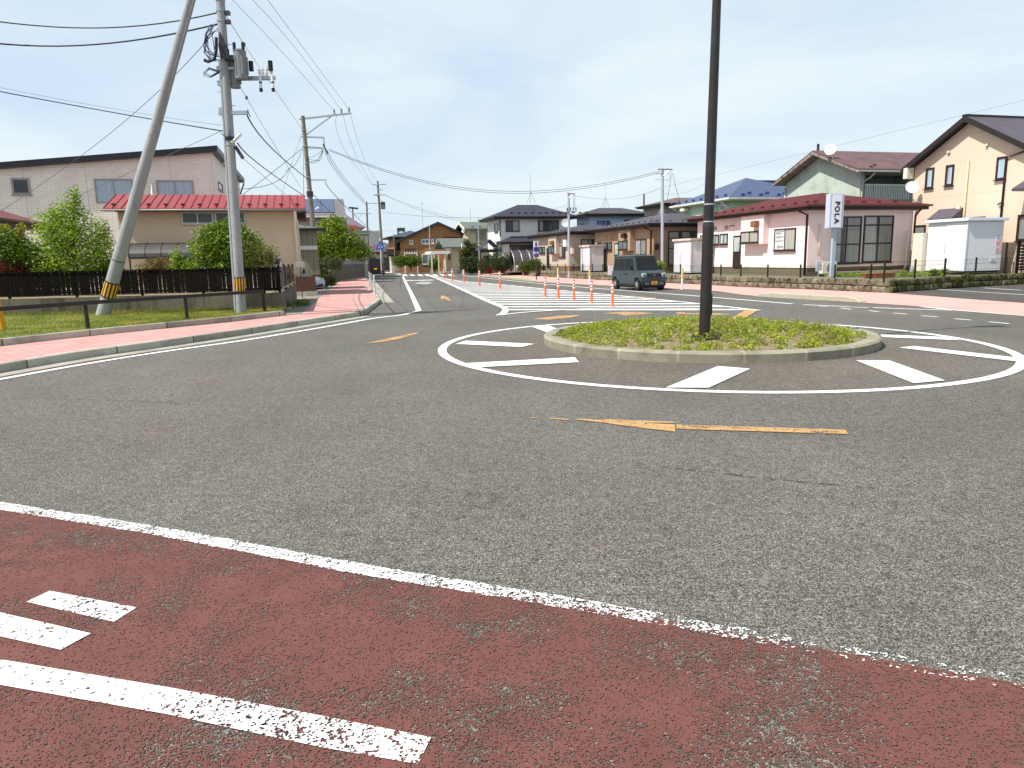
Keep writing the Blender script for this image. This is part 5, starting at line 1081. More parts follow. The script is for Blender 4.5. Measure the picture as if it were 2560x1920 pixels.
p = at(2280,640,37.0); lot_fence([(p[0],p[1]),(p[0]+1.9,p[1]+.5)], LOT, 1.3, 1.9, 'taller wire mesh fence beside the cream water heater')
p = at(2515,640,34.5); lot_fence([(p[0],p[1]),(p[0]+.95,p[1]+.28)], LOT, 1.45, .95, 'short tall wire mesh fence between white shed and slatted gate')
p = at(2545,640,34); t = thing('slatted_gate', 'dark horizontal slatted gate at the right edge behind the shed', 'gate', (p[0],p[1],LOT), R_(15)); mb = MB()
for k in range(8): mb.box(.06,-.02,.25+k*.14,2.4,.02,.33+k*.14)
mb.build('slat_panel', fm, t); MB().box(-.05,-.05,0,.05,.05,1.5).build('post', fm, t); MB().box(.05,-.03,.15,2.4,.03,.22).build('bottom_rail', fm, t)
# block wall by the corner tree
b0, b1 = G(832,706.5,.1), G(923,690.5,.1); 
o = sweep([b1, b0], [(0,0),(0,1.42),(-.14,1.42),(-.14,0)], 'block_wall', m_brick('weathered_block', (lin('#77705f'), lin('#6a6455')), lin('#4a463b'), .39, .19, .012, .3)); tag(o, 'weathered grey concrete block wall under the corner tree', 'wall')
o = sweep([b1, b0], [(-.02,1.425),(.03,1.425),(.03,1.80),(-.17,1.80),(-.17,1.425)], 'wall_coping', M('coping_tiles', '#8b8d92', .8, .1, 2, lines='h', period=.9, lw=.03, ldark=.4)); o.parent = bpy.data.objects['block_wall']
print('houses B ok')
# ================================================================== POLES AND WIRES
hz = NT('hazard_band'); ux = hz.sep(hz.tc.outputs['Object']); ang = hz.math('ARCTAN2', ux[1], ux[0]); fr = hz.math('FRACT', hz.math('MULTIPLY', ang, 12/6.2832)); st = hz.math('GREATER_THAN', fr, .48)
zz_ = hz.tc.outputs['Generated']; gz = hz.sep(zz_)[2]; mid = hz.math('MULTIPLY', hz.math('GREATER_THAN', gz, .07), hz.math('LESS_THAN', gz, .93)); st = hz.math('MULTIPLY', st, mid)
hz.done(hz.mix(st, (.012,.008,.006), (.70,.36,.035)), .4, None, .5); hazard = hz.m
def polebase(name, label, b, tp, r0, r1, mat, cat='utility pole', z0=0.):
    """b, tp: world points of the axis; parts are modelled along the leaning axis"""
    t = thing(name, label, cat, (b[0], b[1], b[2])); d = Vector(tp)-Vector(b)
    MB().tube([(0,0,-.2*0), tuple(d)], r0, 20, r1).build('pole', mat, t, smooth='auto'); return t, d
def band(t, d, z0, z1, r, mat=None, name='hazard_band'):
    a, b = d*(z0/d.z), d*(z1/d.z); o = MB().tube([(0,0,0), (0,0,(b-a).length)], r, 24, r).build(name, mat or hazard, t, smooth='auto'); o.location = a; o.rotation_euler = (b-a).to_track_quat('Z', 'Y').to_euler(); return o
def ring_(t, d, z, r, mat, h=.06, name='clamp'):
    a, b = d*(z/d.z), d*((z+h)/d.z); return MB().tube([tuple(a), tuple(b)], r, 16).build(name, mat, t, smooth='auto')
def zat(v0, b, d, u=None):       # height on the leaning axis whose image row is v0
    lo, hi = 0., d.z
    for _ in range(40):
        m_ = (lo+hi)/2; p = Vector(b)+d*(m_/d.z); q = (p.x, p.y, p.z-CAMZ); vv = 960-CF*sum(q[i]*cU[i] for i in range(3))/sum(q[i]*cF[i] for i in range(3))
        if vv > v0: lo = m_
        else: hi = m_
    return lo
def insul(t, p, s=1., name='insulator', mat=None):
    mb = MB()
    for k, (r, h) in enumerate(((.03,.10),(.055,.05),(.03,.04),(.055,.05),(.03,.05))): z = sum(x[1] for x in ((.03,.10),(.055,.05),(.03,.04),(.055,.05),(.03,.05))[:k]); mb.cyl((p[0],p[1],p[2]+z*s), r*s, h*s, 10)
    return mb.build(name, mat or white_pl, t)
# --- pole A, concrete, with transformers
gb = G(603,782,VZ); bA = (gb[0], gb[1], VZ-.02); tA = at(541,-150,gb[1]); t, d = polebase('utility_pole', 'pale concrete utility pole with transformers standing in the left verge', bA, tA, .153, .106, polec)
A_ = lambda v: d*(zat(v, bA, d)/d.z)
rA = lambda v: .153-(.047)*zat(v, bA, d)/d.z
z0, z1 = zat(730, bA, d), zat(693, bA, d); band(t, d, z0, z1, .157)
for v in (420,482,530,566,590,612,640,689,757): ring_(t, d, zat(v, bA, d), rA(v)+.004, galv, .012, 'strap')
for k, v in enumerate((38,78,112,230,265,410,447,485,557,590,627)):
    p = A_(v); sg = 1 if k % 2 == 0 else -1; MB().tube([tuple(p), (p.x+sg*(rA(v)+.12), p.y-.03, p.z)], .009, 6).build('step_bolt', galv, t)
MB().tube([tuple(A_(v)+Vector((-rA(v)*.75,-rA(v)*.75,0))) for v in (775,640,500,400,300,200)], .022, 6).build('conduit', galv, t)
MB().tube([tuple(A_(v)+Vector((-rA(v)-.02,-.03,0))) for v in (775,640,500,400,300,210,150)], .016, 6).build('ground_cable', M('white_cable', '#b9bcc4', .5), t)
for v in (4,30,55): ring_(t, d, zat(v, bA, d), rA(v)+.012, galv, .05); 
for v, s_ in ((33,1),(55,1)): p = A_(v); MB().box(p.x+rA(v)-.02,p.y-.06,p.z-.05,p.x+rA(v)+.12,p.y+.06,p.z+.05).build('bracket', darksteel, t)
def can(px, py, pz, r, h, tilt=0, nm='transformer'):
    o = MB().tube([(0,0,0),(0,0,.04),(0,0,h-.05),(0,0,h)], r, 20).build(nm, M('transformer_grey', '#7c8082', .5, .1), t, smooth='auto', loc=(px,py,pz)); mb = MB()
    for a in range(0, 360, 30): mb.box(r*math.cos(R_(a))*1.0-.02, r*math.sin(R_(a))*1.0-.02, .1, r*math.cos(R_(a))*1.08+.02, r*math.sin(R_(a))*1.08+.02, h-.15) if a % 60 == 0 else None
    mb.build('cooling_fin', M('transformer_grey','#7c8082'), o); mb = MB(); mb.tube([(0,0,h-.005),(0,0,h+.05)], r*1.06, 20, r*.7); mb.build('lid', M('lid_grey', '#5d6062', .5), o)
    for x in (-.12, .12): mb = MB(); mb.cyl((x,-r*.3,h+.02), .045, .2, 8); mb.build('bushing', rubber, o)
    return o
p0 = A_(217); can(p0.x+.20, p0.y+.16, p0.z, .145, .80); p1 = A_(200); can(p1.x+.47, p1.y-.06, p1.z, .17, .72)
mb = MB(); a = A_(193); mb.box(a.x-.2,a.y+.14,a.z-.05,a.x+1.32,a.y+.24,a.z+.05); a2 = A_(172); mb.box(a2.x,a2.y-.05,a2.z-.03,a2.x+.45,a2.y+.02,a2.z+.03); mb.build('crossarm', galv, t)
for k, dx in enumerate((.90,.98,1.10,1.22)):
    insul(t, (a.x+dx, a.y+.18, a.z+.04), .85)
for k, dx in enumerate((.93,1.27)):
    c = MB(); c.cyl((a.x+dx,a.y+.1,a.z-.30), .04, .34, 12); o = c.build('cutout', white_pl, t); MB().cyl((a.x+dx,a.y+.1,a.z-.38), .046, .09, 12).build('cutout_cap', rubber, o); MB().cyl((a.x+dx,a.y+.1,a.z-.16), .044, .04, 12).build('cutout_ring', rubber, o)
for dx in (.70, 1.24): MB().cyl((a.x+dx,a.y+.1,a.z+.17), .065, .26, 10).build('arrester', rubber, t)
hang = MB()
for k in range(9):
    q0 = A_(60+rd.uniform(0,22))+Vector((-rA(60)-.02-rd.uniform(0,.15),-.12,0)); q1 = A_(150+rd.uniform(-8,10))+Vector((-rd.uniform(.0,.2),-.2,0)); m_ = (q0+q1)/2+Vector((-rd.uniform(.05,.38),-.05,-rd.uniform(0,.25))); hang.tube([tuple(q0),tuple((q0+m_)/2+Vector((-.06,0,.05))),tuple(m_),tuple((m_+q1)/2+Vector((-.05,0,-.05))),tuple(q1)], .012, 5)
hang.build('hanging_cable', bluecab, t); mb = MB()
for k in range(5):
    q1 = A_(150)+Vector((-.02+rd.uniform(-.05,.05),-.2,0)); mb.tube([tuple(A_(86+6*k)+Vector((.02*k,-.17,0))), tuple(A_(120)+Vector((.05*k-.05,-.2,0))), tuple(q1+Vector((.05*k,0,0)))], .022, 6)
mb.tube([tuple(A_(98)+Vector((-.12,-.16,0))), tuple(A_(130)+Vector((-.14,-.18,0))), tuple(A_(153)+Vector((-.2,-.2,0))), tuple(A_(158)+Vector((-.38,-.2,0))), tuple(A_(154)+Vector((-.48,-.2,0)))], .045, 8)
mb.tube([tuple(A_(135)+Vector((0,-.2,0))), tuple(A_(152)+Vector((.12,-.2,0))), tuple(A_(158)+Vector((.38,-.12,.02)))], .05, 8); mb.build('cable_bundle', rubber, t)
mb = MB()
for k in range(3): c = A_(180+k*2)+Vector((-rA(180),-.1,0)); mb.tube([tuple(c), tuple(c+Vector((-.28,0,.1))), tuple(c+Vector((-.45,0,-.02-.03*k))), tuple(c+Vector((-.25,0,-.12))), tuple(c)], .01, 5)
mb.build('cable_loop', bluecab, t)
a = A_(283); mb = MB(); mb.box(a.x-.24,a.y-.07,a.z-.05,a.x+.56,a.y+.02,a.z+.05); mb.tube([(a.x+.56,a.y-.02,a.z+.1),(a.x+.62,a.y-.02,a.z-.12)], .018, 6); mb.build('crossarm', galv, t)
for v in (172,208,275): p = A_(v); MB().box(p.x-rA(v)-.10,p.y-.06,p.z-.06,p.x-rA(v)+.02,p.y+.06,p.z+.06).build('clamp', galv, t)
ring_(t, d, zat(352, bA, d), rA(352)+.02, darksteel, .10); ring_(t, d, zat(365, bA, d), rA(352)+.015, galv, .04)
p = A_(358); MB().tube([(p.x+.1,p.y-.1,p.z),(p.x+.42,p.y-.25,p.z+.2)], .045, 8).build('street_light', white_pl, t); MB().tube([(p.x+.15,p.y,p.z-.1),(p.x+.35,p.y-.05,p.z-.42)], .05, 8).build('closure', darksteel, t)
mb = MB()
for k in range(4): mb.tube([(p.x+.1+.03*k,p.y-.15,p.z+.35-.1*k),(p.x+.02,p.y-.2,p.z+.1),(p.x-.16+.05*k,p.y-.18,p.z+.25-.05*k)], .012, 5)
mb.build('cable_loop', rubber, t)
# --- strut pole
gs = G(257,787,VZ); bS = (gs[0], gs[1], VZ-.03); tS = at(494,-60,gs[1]-.5); t, d2 = polebase('strut_pole', 'slanted concrete strut pole leaning towards the transformer pole', bS, tS, .196, .108, polec, 'utility pole')
n_ = d2.normalized()
zS = lambda v: zat(v, bS, d2)
z0, z1 = zS(743), zS(704); band(t, d2, z0, z1, .200, name='hazard_band')
ring_(t, d2, zS(652), .186, rubber, .02, 'strap')
for k, v in enumerate((20,90,161,232,318,341,430,536,620)):
    z = zS(v); q = d2*(z/d2.z); r = .196-.088*z/d2.z; MB().tube([(q.x,q.y-r*.9,q.z),(q.x,q.y-r-.004,q.z)], .012, 8).build('bolt_hole', rubber, t)
MB().tube([tuple(d2*(zS(v)/d2.z)+Vector((.13,-.10,0))) for v in (704,400,100,-40)], .012, 5).build('seam', polec, t)
# --- pole B (old brown) with arms
gB = G(797,727); bB = (gB[0], gB[1], .1); tB = at(757,290,gB[1]); t, dB_ = polebase('utility_pole', 'old brownish concrete utility pole behind the red roofed house', bB, tB, .17, .105, poleb)
B_ = lambda v: dB_*(zat(v, bB, dB_)/dB_.z); Bz = gB[1]
def W(u, v, Y, b): q = at(u, v, Y); return Vector(q)-Vector(b)
band(t, dB_, zat(708, bB, dB_), zat(672, bB, dB_), .176)
MB().bar(W(749,298,Bz,bB), W(878,283,Bz,bB), .09, .09).build('crossarm', galv, t); MB().bar(W(764,338,Bz,bB), W(828,291,Bz,bB), .06, .06).build('brace', galv, t)
for u, v in ((836,289),(854,287),(873,284)): insul(t, tuple(W(u,v,Bz,bB)), 1.2, mat=grey_pl)
MB().bar(W(754,342,Bz,bB), W(809,344,Bz,bB), .08, .08).build('crossarm', galv, t); MB().bar(W(756,367,Bz,bB), W(813,371,Bz,bB), .1, .1).build('crossarm', galv, t); MB().bar(W(809,343,Bz,bB), W(812,371,Bz,bB), .06, .06).build('brace', galv, t)
mb = MB(); mb.bar(W(808,360,Bz,bB), W(819,385,Bz,bB), .08); mb.build('dead_end', darksteel, t)
for v in (327,367,410,445,478): ring_(t, dB_, zat(v, bB, dB_), .15, galv, .06)
ring_(t, dB_, zat(492, bB, dB_), .19, darksteel, .3, 'clamp'); ring_(t, dB_, zat(550, bB, dB_), .168, galv, .03)
MB().bar(W(778,450,Bz,bB), W(817,450,Bz,bB), .06).build('side_arm', galv, t); mb = MB()
for k, (um, vm) in enumerate(((780,405),(786,408),(800,402),(770,395))):
    mb.tube([tuple(W(u,v,Bz-.1,bB)) for u, v in ((765,388+4*k),((765+um)/2-2,vm-2),(um,vm),((um+808)/2,vm-6),(808,374))], .012, 5)
mb.build('cable_loop', rubber, t); MB().tube([tuple(W(u,v,Bz,bB)) for u, v in ((757,372),(745,400),(733,418),(722,421),(714,428))], .012, 5).build('drop_cable', rubber, t)
for k, v in enumerate((352,375,420,437,470,505,520)): p = B_(v); sg = 1 if k % 2 else -1; MB().tube([tuple(p), (p.x+sg*.32,p.y,p.z)], .01, 5).build('step_bolt', galv, t)
MB().tube([tuple(W(u,v,Bz-.3,bB)) for u, v in ((759,372),(759,490))], .012, 5).build('conduit', cablem, t); MB().tube([tuple(W(790,522,Bz-.3,bB)), tuple(W(797,518,Bz-.5,bB))], .05, 8).build('street_light', white_pl, t)
# --- far poles
def simple_pole(label, base_px, z0, top_px, r0, r1, mat, extras=(), bandv=None, name='utility_pole', cat='utility pole', Y=None):
    if Y: g = at(base_px[0], base_px[1], Y)[:2]
    else: g = G(*base_px, z0)
    b = (g[0], g[1], z0); tp = at(*top_px, g[1]); t, d = polebase(name, label, b, tp, r0, r1, mat, cat)
    if bandv: band(t, d, zat(bandv[0], b, d), zat(bandv[1], b, d), r0*1.06)
    for nm, mt, w, pts in extras:
        q = [tuple(W(u, v, g[1]-.15, b)) for u, v in pts]; (MB().tube(q, w, 6).build(nm, mt, t))
    return t, g[1], b, d
tC, YC, bC, dC = simple_pole('slender concrete pole with a grey switch box beside the blue crossing sign', (959,686), 0, (944,453), .19, .12, poleb, (('crossarm', galv, .06, ((930,462),(965,460))), ('crossarm', galv, .06, ((933,487.5),(963,487))), ('side_arm', galv, .05, ((946,473),(957,475))), ('cable_loop', rubber, .03, ((937,489),(940,484),(944,490),(950,500))), ('cable_loop', rubber, .03, ((952,500),(958,505),(955,515)))))
can_b = W(958,523,YC-.3,bC); MB().box(can_b.x-.25,can_b.y-.3,can_b.z,can_b.x+.25,can_b.y+.2,can_b.z+.75).build('switch_box', M('box_grey', '#5b6066', .5), tC, bevel=.05); MB().box(can_b.x-.27,can_b.y-.32,can_b.z+.5,can_b.x+.27,can_b.y+.22,can_b.z+.85).build('box_lid', darksteel, tC, bevel=.05)
simple_pole('thin grey utility pole with long side arm seen behind the flat roofed house', (921,660), 0, (916.5,504), .16, .11, poleb, (('crossarm', galv, .05, ((913,508),(945,508))), ('crossarm', galv, .05, ((885,534),(928,533))), ('brace', galv, .04, ((920,522),(938,508))), ('brace', galv, .04, ((893,548),(905,534)))), Y=100)
simple_pole('distant pole with dark insulators above the purple roof', (886,640), 0, (881.5,517), .14, .1, poleb, (('crossarm', darksteel, .14, ((872,519),(895,521))),), Y=112)
tF, YF, bF, dF_ = simple_pole('slim pale steel pole with angled bracket in front of the beige bungalow', (1422.5,697), .02, (1421.5,483), .105, .085, steel, (('crossarm', galv, .05, ((1418,483.5),(1438,484.5))), ('brace', galv, .035, ((1423,494),(1434,485))), ('drop_wire', rubber, .012, ((1437,486),(1437,525))), ('drop_wire', rubber, .012, ((1434,494),(1434,524))), ('crossarm', galv, .05, ((1416,528),(1441,529)))), (677,664))
tG, YG, bG, dG_ = simple_pole('slim pale steel pole rising in front of the tan bungalow', (1656,703), .02, (1656,421), .115, .085, steel, (('crossarm', galv, .05, ((1645,423),(1681,423.5))), ('brace', galv, .04, ((1659,440),(1674,425))), ('drop_wire', rubber, .012, ((1678,430),(1683,437),(1690,470),(1702,512))), ('drop_wire', rubber, .012, ((1679,436),(1668,500))), ('cable_loop', rubber, .012, ((1672,430),(1675,445),(1668,455)))), (678,662))
for q in ((1418,528),(1426,527),(1433,527),(1440,527)): insul(tF, tuple(W(*q,YF-.1,bF)), .9, mat=darksteel)
simple_pole('thin grey steel pole with dark band between the clipped hedges', (1199.5,684), .02, (1195,544), .07, .05, steel, (), (661,655), 'steel_pole', 'pole')
simple_pole('white steel pole standing in front of the dark conifer', (1157.5,684), .02, (1154.5,608), .075, .07, white_pl, (), None, 'steel_pole', 'pole')
simple_pole('thin grey steel pole in front of the brick house', (1076,668), .02, (1073.5,564), .07, .05, steel, (), None, 'steel_pole', 'pole', Y=92)
simple_pole('thin grey steel pole left of the brick house by the white front room', (988,668), .02, (984,584), .07, .05, galv, (), None, 'steel_pole', 'pole', Y=100)
def curve3(p0, pm, p1, n=14):
    p0, pm, p1 = Vector(p0), Vector(pm), Vector(p1); out = []
    for k in range(n+1):
        s_ = k/n; out.append(tuple(p0*(2*(s_-.5)*(s_-1))+pm*(-4*s_*(s_-1))+p1*(2*s_*(s_-.5))))
    return out
def cable(label, p0, pm, p1, r, mat=cablem, grp=None, joints=()):
    a, c = at(*p0), at(*p1); b = at(pm[0], pm[1], pm[2] if len(pm) > 2 else (p0[2]+p1[2])/2); P = curve3(a, b, c); o0 = Vector(P[0])
    mb = MB(); mb.tube([tuple(Vector(p)-o0) for p in P], r, 6)
    for j in joints: q = Vector(P[j])-o0; mb.tube([tuple(q-Vector((0,0,.06))), tuple(q+Vector((0,0,.06)))], .05, 8)
    o = mb.build('overhead_cable', mat, None, smooth=True); o.location = o0; return tag(o, label, 'cable', grp)
YA = gb[1]; g1_, g2_, g3_, g4_ = 'cables running left from the transformer pole', 'high voltage wires to the brown pole', 'wires running down the street from the brown pole', 'wires crossing the street to the right'
cable('upper sagging black cable from the transformer pole out of frame left', (-140,34,23.5), (225,70,24.5), (547,31,YA), .019, grp=g1_)
cable('thicker lower black cable sagging left from the transformer pole', (-140,92,23.5), (190,114,24.5), (546,60,YA), .026, grp=g1_)
cable('thin guy wire slanting down left behind the strut pole', (548,66,YA+.1), (262,344,27.5), (-60,566,31), .010, wirem, g1_)
cable('straight black cable crossing low behind the strut pole', (-120,206,24), (260,277,25), (566,329,YA-.1), .016, grp=g1_)
cable('very thin wire just above the low straight cable at left', (-120,195,24), (260,268,25), (566,315,YA), .005, wirem, g1_)
cable('thin wire falling from the transformer pole across the pale pink house', (566,322,YA+.1), (289,447,29), (-40,596,33), .008, wirem, g1_)
cable('left one of three high wires reaching the brown pole arm', (470,-110,YA), (697,121,34), (836,279,Bz), .008, wirem, g2_)
cable('middle one of three high wires reaching the brown pole arm', (560,-70,YA), (735,116,34), (854,277,Bz), .008, wirem, g2_)
cable('right one of three high wires reaching the brown pole arm', (640,-40,YA), (768,133,34), (873,274,Bz), .008, wirem, g2_)
cable('thin wire with small joints from the transformer pole to the brown pole top', (561,32,YA), (651,172,33), (755,322,Bz), .009, wirem, g2_, (4,8))
cable('thin jointed wire passing below the transformers to the brown pole', (588,190,YA), (650,302,33), (752,470,Bz), .009, wirem, g2_, (4,))
cable('thick dark cable from the bracket of the transformer pole to the brown pole', (618,289,YA), (684,375,33), (771,449,Bz), .022, grp=g2_)
cable('lower dark cable from the street light clamp to the brown pole', (594,358,YA), (660,420,33), (764,492,Bz), .020, grp=g2_)
cable('thin wire dropping behind the red roof', (595,383,YA), (655,437,33), (745,512,42), .009, wirem, g2_)
cable('service cable from the brown pole to the pale pink house', (755,371,Bz), (664,444,42), (578,506,40), .014, grp=g2_)
cable('drooping service cable from a joint to the pale pink house', (723,421,43), (677,460,42), (580,473,41), .014, grp=g2_)
cable('thin wire leaning from the brown pole down behind the red roof', (755,332,Bz), (724,425,Bz+1), (700,500,Bz+2), .009, wirem, g2_)
t3 = [cable('left one of three high wires from the brown pole down the street', (841,291,Bz), (868,385,58), (930,461,YC), .010, wirem, g3_), cable('middle one of three high wires from the brown pole down the street', (858,288,Bz), (897,403,60), (933,459,YC), .010, wirem, g3_), cable('right one of three high wires from the brown pole down the street', (877,285,Bz), (913,402,60), (944,455,YC), .010, wirem, g3_)]
cable('left low wire of the bundle under the brown pole arm', (812,378,Bz), (853,446,70), (916,515,99), .016, grp=g3_); cable('middle low wire of the bundle under the brown pole arm', (815,377,Bz), (858,446,70), (917,512,99), .016, grp=g3_); cable('right low wire of the bundle under the brown pole arm', (818,376,Bz), (863,446,70), (917,508,99), .016, grp=g3_)
cable('dark cable from the brown pole side arm over the solar roof', (815,455,Bz), (860,512,55), (942,590,YC), .020, grp=g3_); cable('dark cable from the brown pole clamp over the solar roof', (785,488,Bz), (835,537,52), (900,585,60), .018, grp=g3_)
cable('long upper cable sagging across the street to the pole at the tan bungalow', (822,373,Bz), (1235,477,50), (1650,428,YG), .014, grp=g4_); cable('long lower cable sagging across the street to the pole at the tan bungalow', (822,376,Bz), (1235,482,50), (1650,432,YG), .014, grp=g4_)
cable('cable from the switch box pole falling to the beige two storey house', (962,488,YC), (1070,532,84), (1162,553,90), .016, grp=g4_); cable('second cable from the switch box pole to the beige two storey house', (962,486,YC), (1080,530,84), (1190,551,90), .012, grp=g4_)
cable('flat cable from the switch box pole to the white two storey house', (956,530,YC), (1085,542,80), (1219,543,76), .014, grp=g4_); cable('thin low wire passing in front of the green rooftop sign', (926,574,98), (1000,577,105), (1075,566,110), .012, wirem, g4_)
cable('wire between the two slim steel poles on the right', (1424,487,YF), (1540,497,54), (1652,470,YG), .010, wirem, g4_); cable('thin wire from the beige bungalow pole to the white house', (1420,511,YF), (1395,520,64), (1370,526,70), .010, wirem, g4_)
cable('faint high wire passing above the green and cream houses at right', (1660,468,52), (2100,362,45), (2680,222,36), .006, wirem, g4_); cable('short wire from the slim pole to the blue roofed house', (1660,485,YG), (1715,480,54), (1770,455,57), .006, wirem, g4_)
# guy wire with orange guard at the far left, and two leaning guards
g = G(10,825,VZ); p1 = at(-30,640,g[1]-.3); t = thing('guy_guard', 'orange yellow guy wire guard rising at the left frame edge', 'pole guard', (g[0],g[1],VZ)); MB().tube([(0,0,0), tuple(Vector(p1)-Vector((g[0],g[1],VZ)))], .055, 12).build('guard_tube', M('guard_orange', (.75,.33,.02), .4), t, smooth='auto'); p2 = at(-120,300,g[1]-.6); MB().tube([tuple(Vector(p1)-Vector((g[0],g[1],VZ))), tuple(Vector(p2)-Vector((g[0],g[1],VZ)))], .012, 6).build('guy_wire', wirem, t)
g = G(1218.5,683,.02); p1 = at(1210.5,641,g[1]); t = thing('guy_guard', 'leaning cream yellow guy wire guard by the round hedge', 'pole guard', (g[0],g[1],.02)); MB().tube([(0,0,0), tuple(Vector(p1)-Vector((g[0],g[1],.02)))], .09, 10).build('guard_tube', M('guard_cream', (.72,.60,.30), .5), t, smooth='auto')
# ================================================================== POSTS AND SIGNS
orm = M('delineator_orange', (.85,.17,.045), .4, .04, 4); reflw = M('reflective_white', (.82,.80,.78), .35, .03)
def delineator():
    t = thing('delineator_post', '', 'bollard', group='orange delineator posts on the hatched zone')
    MB().tube([(0,0,0),(0,0,.03),(0,0,.05)], .085, 16, .055).build('base', orm, t, smooth='auto'); MB().tube([(0,0,.04),(0,0,.76),(0,0,.80)], .042, 14, .036).build('tube', orm, t, smooth='auto')
    for z in (.48,.60,.70): MB().tube([(0,0,z),(0,0,z+.055)], .046, 14).build('reflector_band', reflw, t, smooth='auto')
    MB().tube([(0,0,.655),(0,0,.685)], .052, 14).build('collar', orm, t, smooth='auto'); MB().tube([(0,0,.79),(0,0,.815)], .05, 14).build('cap', orm, t, smooth='auto'); return t
dl = delineator(); pos = [(1531,767),(1479,759),(1435,752.5),(1396,747),(1363.5,742.5),(1250,723),(1199,715),(1160,708.5),(1131,703.5),(1111,698.5)]
nm = ['nearest orange delineator post of the row on the hatched zone','second nearest orange delineator post on the hatched zone','middle one of the five near orange delineator posts','fourth nearest orange delineator post on the hatched zone','farthest of the five near orange delineator posts','orange delineator post nearest the camera in the far group','orange delineator post in front of the thin banded pole','middle one of the five far orange delineator posts','second farthest orange delineator post near the crosswalk','farthest orange delineator post at the narrow hatch end']
for k, (q, l) in enumerate(zip(pos, nm)):
    g = G(*q)
    if k == 0: dl.location = (g[0], g[1], .012); dl['label'] = l
    else: o = dup(dl, (g[0], g[1], .012), l)
    if k >= 5: (o if k else dl).scale = (1.25,1.25,1.2)
def yw_post():
    t = thing('bollard', '', 'bollard', group='white and yellow posts on the far pavement edge'); MB().cyl((0,0,0), .055, .52, 14).build('lower_tube', white_pl, t, smooth='auto'); MB().tube([(0,0,.52),(0,0,.98),(0,0,1.0)], .056, 14, .05).build('upper_sleeve', M('sleeve_yellow', (.68,.50,.18), .45, .05), t, smooth='auto'); MB().cyl((0,0,.98), .058, .03, 14).build('cap', M('sleeve_yellow', (.68,.5,.18)), t, smooth='auto'); return t
yp = yw_post()
for k, (q, l) in enumerate((((1705,725),'white and yellow post right of the green kei van'),((1474,712),'white and yellow post just left of the green kei van'),((1395,705.5),'farthest white and yellow post, near the bus stop sign'))):
    g = G(*q)
    if k == 0: yp.location = (g[0], g[1], .01); yp['label'] = l
    else: dup(yp, (g[0], g[1], .01), l)
def wpost():
    t = thing('bollard', '', 'bollard', group='white posts at the pavement edge on the left'); MB().tube([(0,0,0),(0,0,.88),(0,0,.9)], .045, 12, .042).build('tube', M('post_pale', '#d2d3d0', .5, .1, 6, dirt='#a9a8a0', dscale=6), t, smooth='auto')
    for z in (.55,.72): MB().tube([(0,0,z),(0,0,z+.06)], .0465, 12).build('reflector_band', grey_pl, t, smooth='auto')
    return t
wp = wpost()
for k, (q, l) in enumerate((((940,737),'nearest white post at the left pavement edge'),((932,726),'middle white post at the left pavement edge'),((927,717),'farthest white post at the left pavement edge'))):
    g = G(*q, SW)
    if k == 0: wp.location = (g[0]-.05, g[1], SW); wp['label'] = l
    else: dup(wp, (g[0]-.05, g[1], SW), l)
# bus stop
g = G(1341,702,.01); t = thing('bus_stop_sign', 'bus stop sign with white and blue panel on a dark post', 'sign', (g[0],g[1],.01), R_(15)); MB().tube([(0,0,0),(0,0,2.9)], .045, 10).build('post', darksteel, t, smooth='auto')
MB().box(-.19,-.03,1.7,.19,.03,2.88).build('panel', M('panel_white', '#dfe2ec', .5), t, bevel=.015); MB().box(-.185,-.04,2.12,.185,-.032,2.44).build('blue_field', M('sign_blue', (.03,.04,.30), .5), t); MB().box(-.185,-.04,1.72,.185,-.032,1.98).build('purple_field', M('sign_purple', (.12,.08,.35), .5), t); mb = MB()
mb.box(-.07,-.036,2.52,.07,-.031,2.74); mb.build('pictogram', M('sign_blue', (.03,.04,.3)), t)
# pedestrian crossing sign
g = G(954.5,692,.1); t = thing('crossing_sign', 'blue pedestrian crossing sign on a white post at the far corner', 'sign', (g[0],g[1],.05), R_(8)); H2 = 2.75; MB().tube([(0,0,0),(0,0,H2+1.1)], .045, 10).build('post', white_pl, t, smooth='auto')
bl_ = M('crossing_blue', (.02,.14,.55), .4); mb = MB(); mb.xprism  # house-shaped plate
pl = [(-.42,0),(.42,0),(.42,.12),(0,.86),(-.42,.12)]; mb.poly([(x,-.06,H2+y) for x, y in pl]); mb.poly([(x,-.045,H2+y) for x, y in pl][::-1])
for k in range(5): a, b = pl[k], pl[(k+1) % 5]; mb.poly([(a[0],-.06,H2+a[1]),(a[0],-.045,H2+a[1]),(b[0],-.045,H2+b[1]),(b[0],-.06,H2+b[1])])
mb.build('plate', bl_, t, fixn=False); mb = MB(); mb.poly([(x,-.066,H2+y) for x, y in ((-.22,.13),(.22,.13),(0,.56))]); sy_ = mb.build('triangle', white_pl, t, fixn=False); mb = MB()
for x0, y0, x1, y1 in ((0,.42,-.01,.28),(-.01,.28,-.09,.15),(-.01,.28,.08,.15),(0,.38,.09,.30),(0,.38,-.08,.31)): mb.bar((x0,-.071,H2+y0),(x1,-.071,H2+y1),.02,.05)
mb.box(-.03,-.074,H2+.43,.03,-.068,H2+.49); mb.build('walking_figure', black_ink, sy_); MB().tube([(.47,-.05,H2+.35),(.47,-.06,H2+.35)], .17, 14).build('round_back_plate', grey_pl, t)
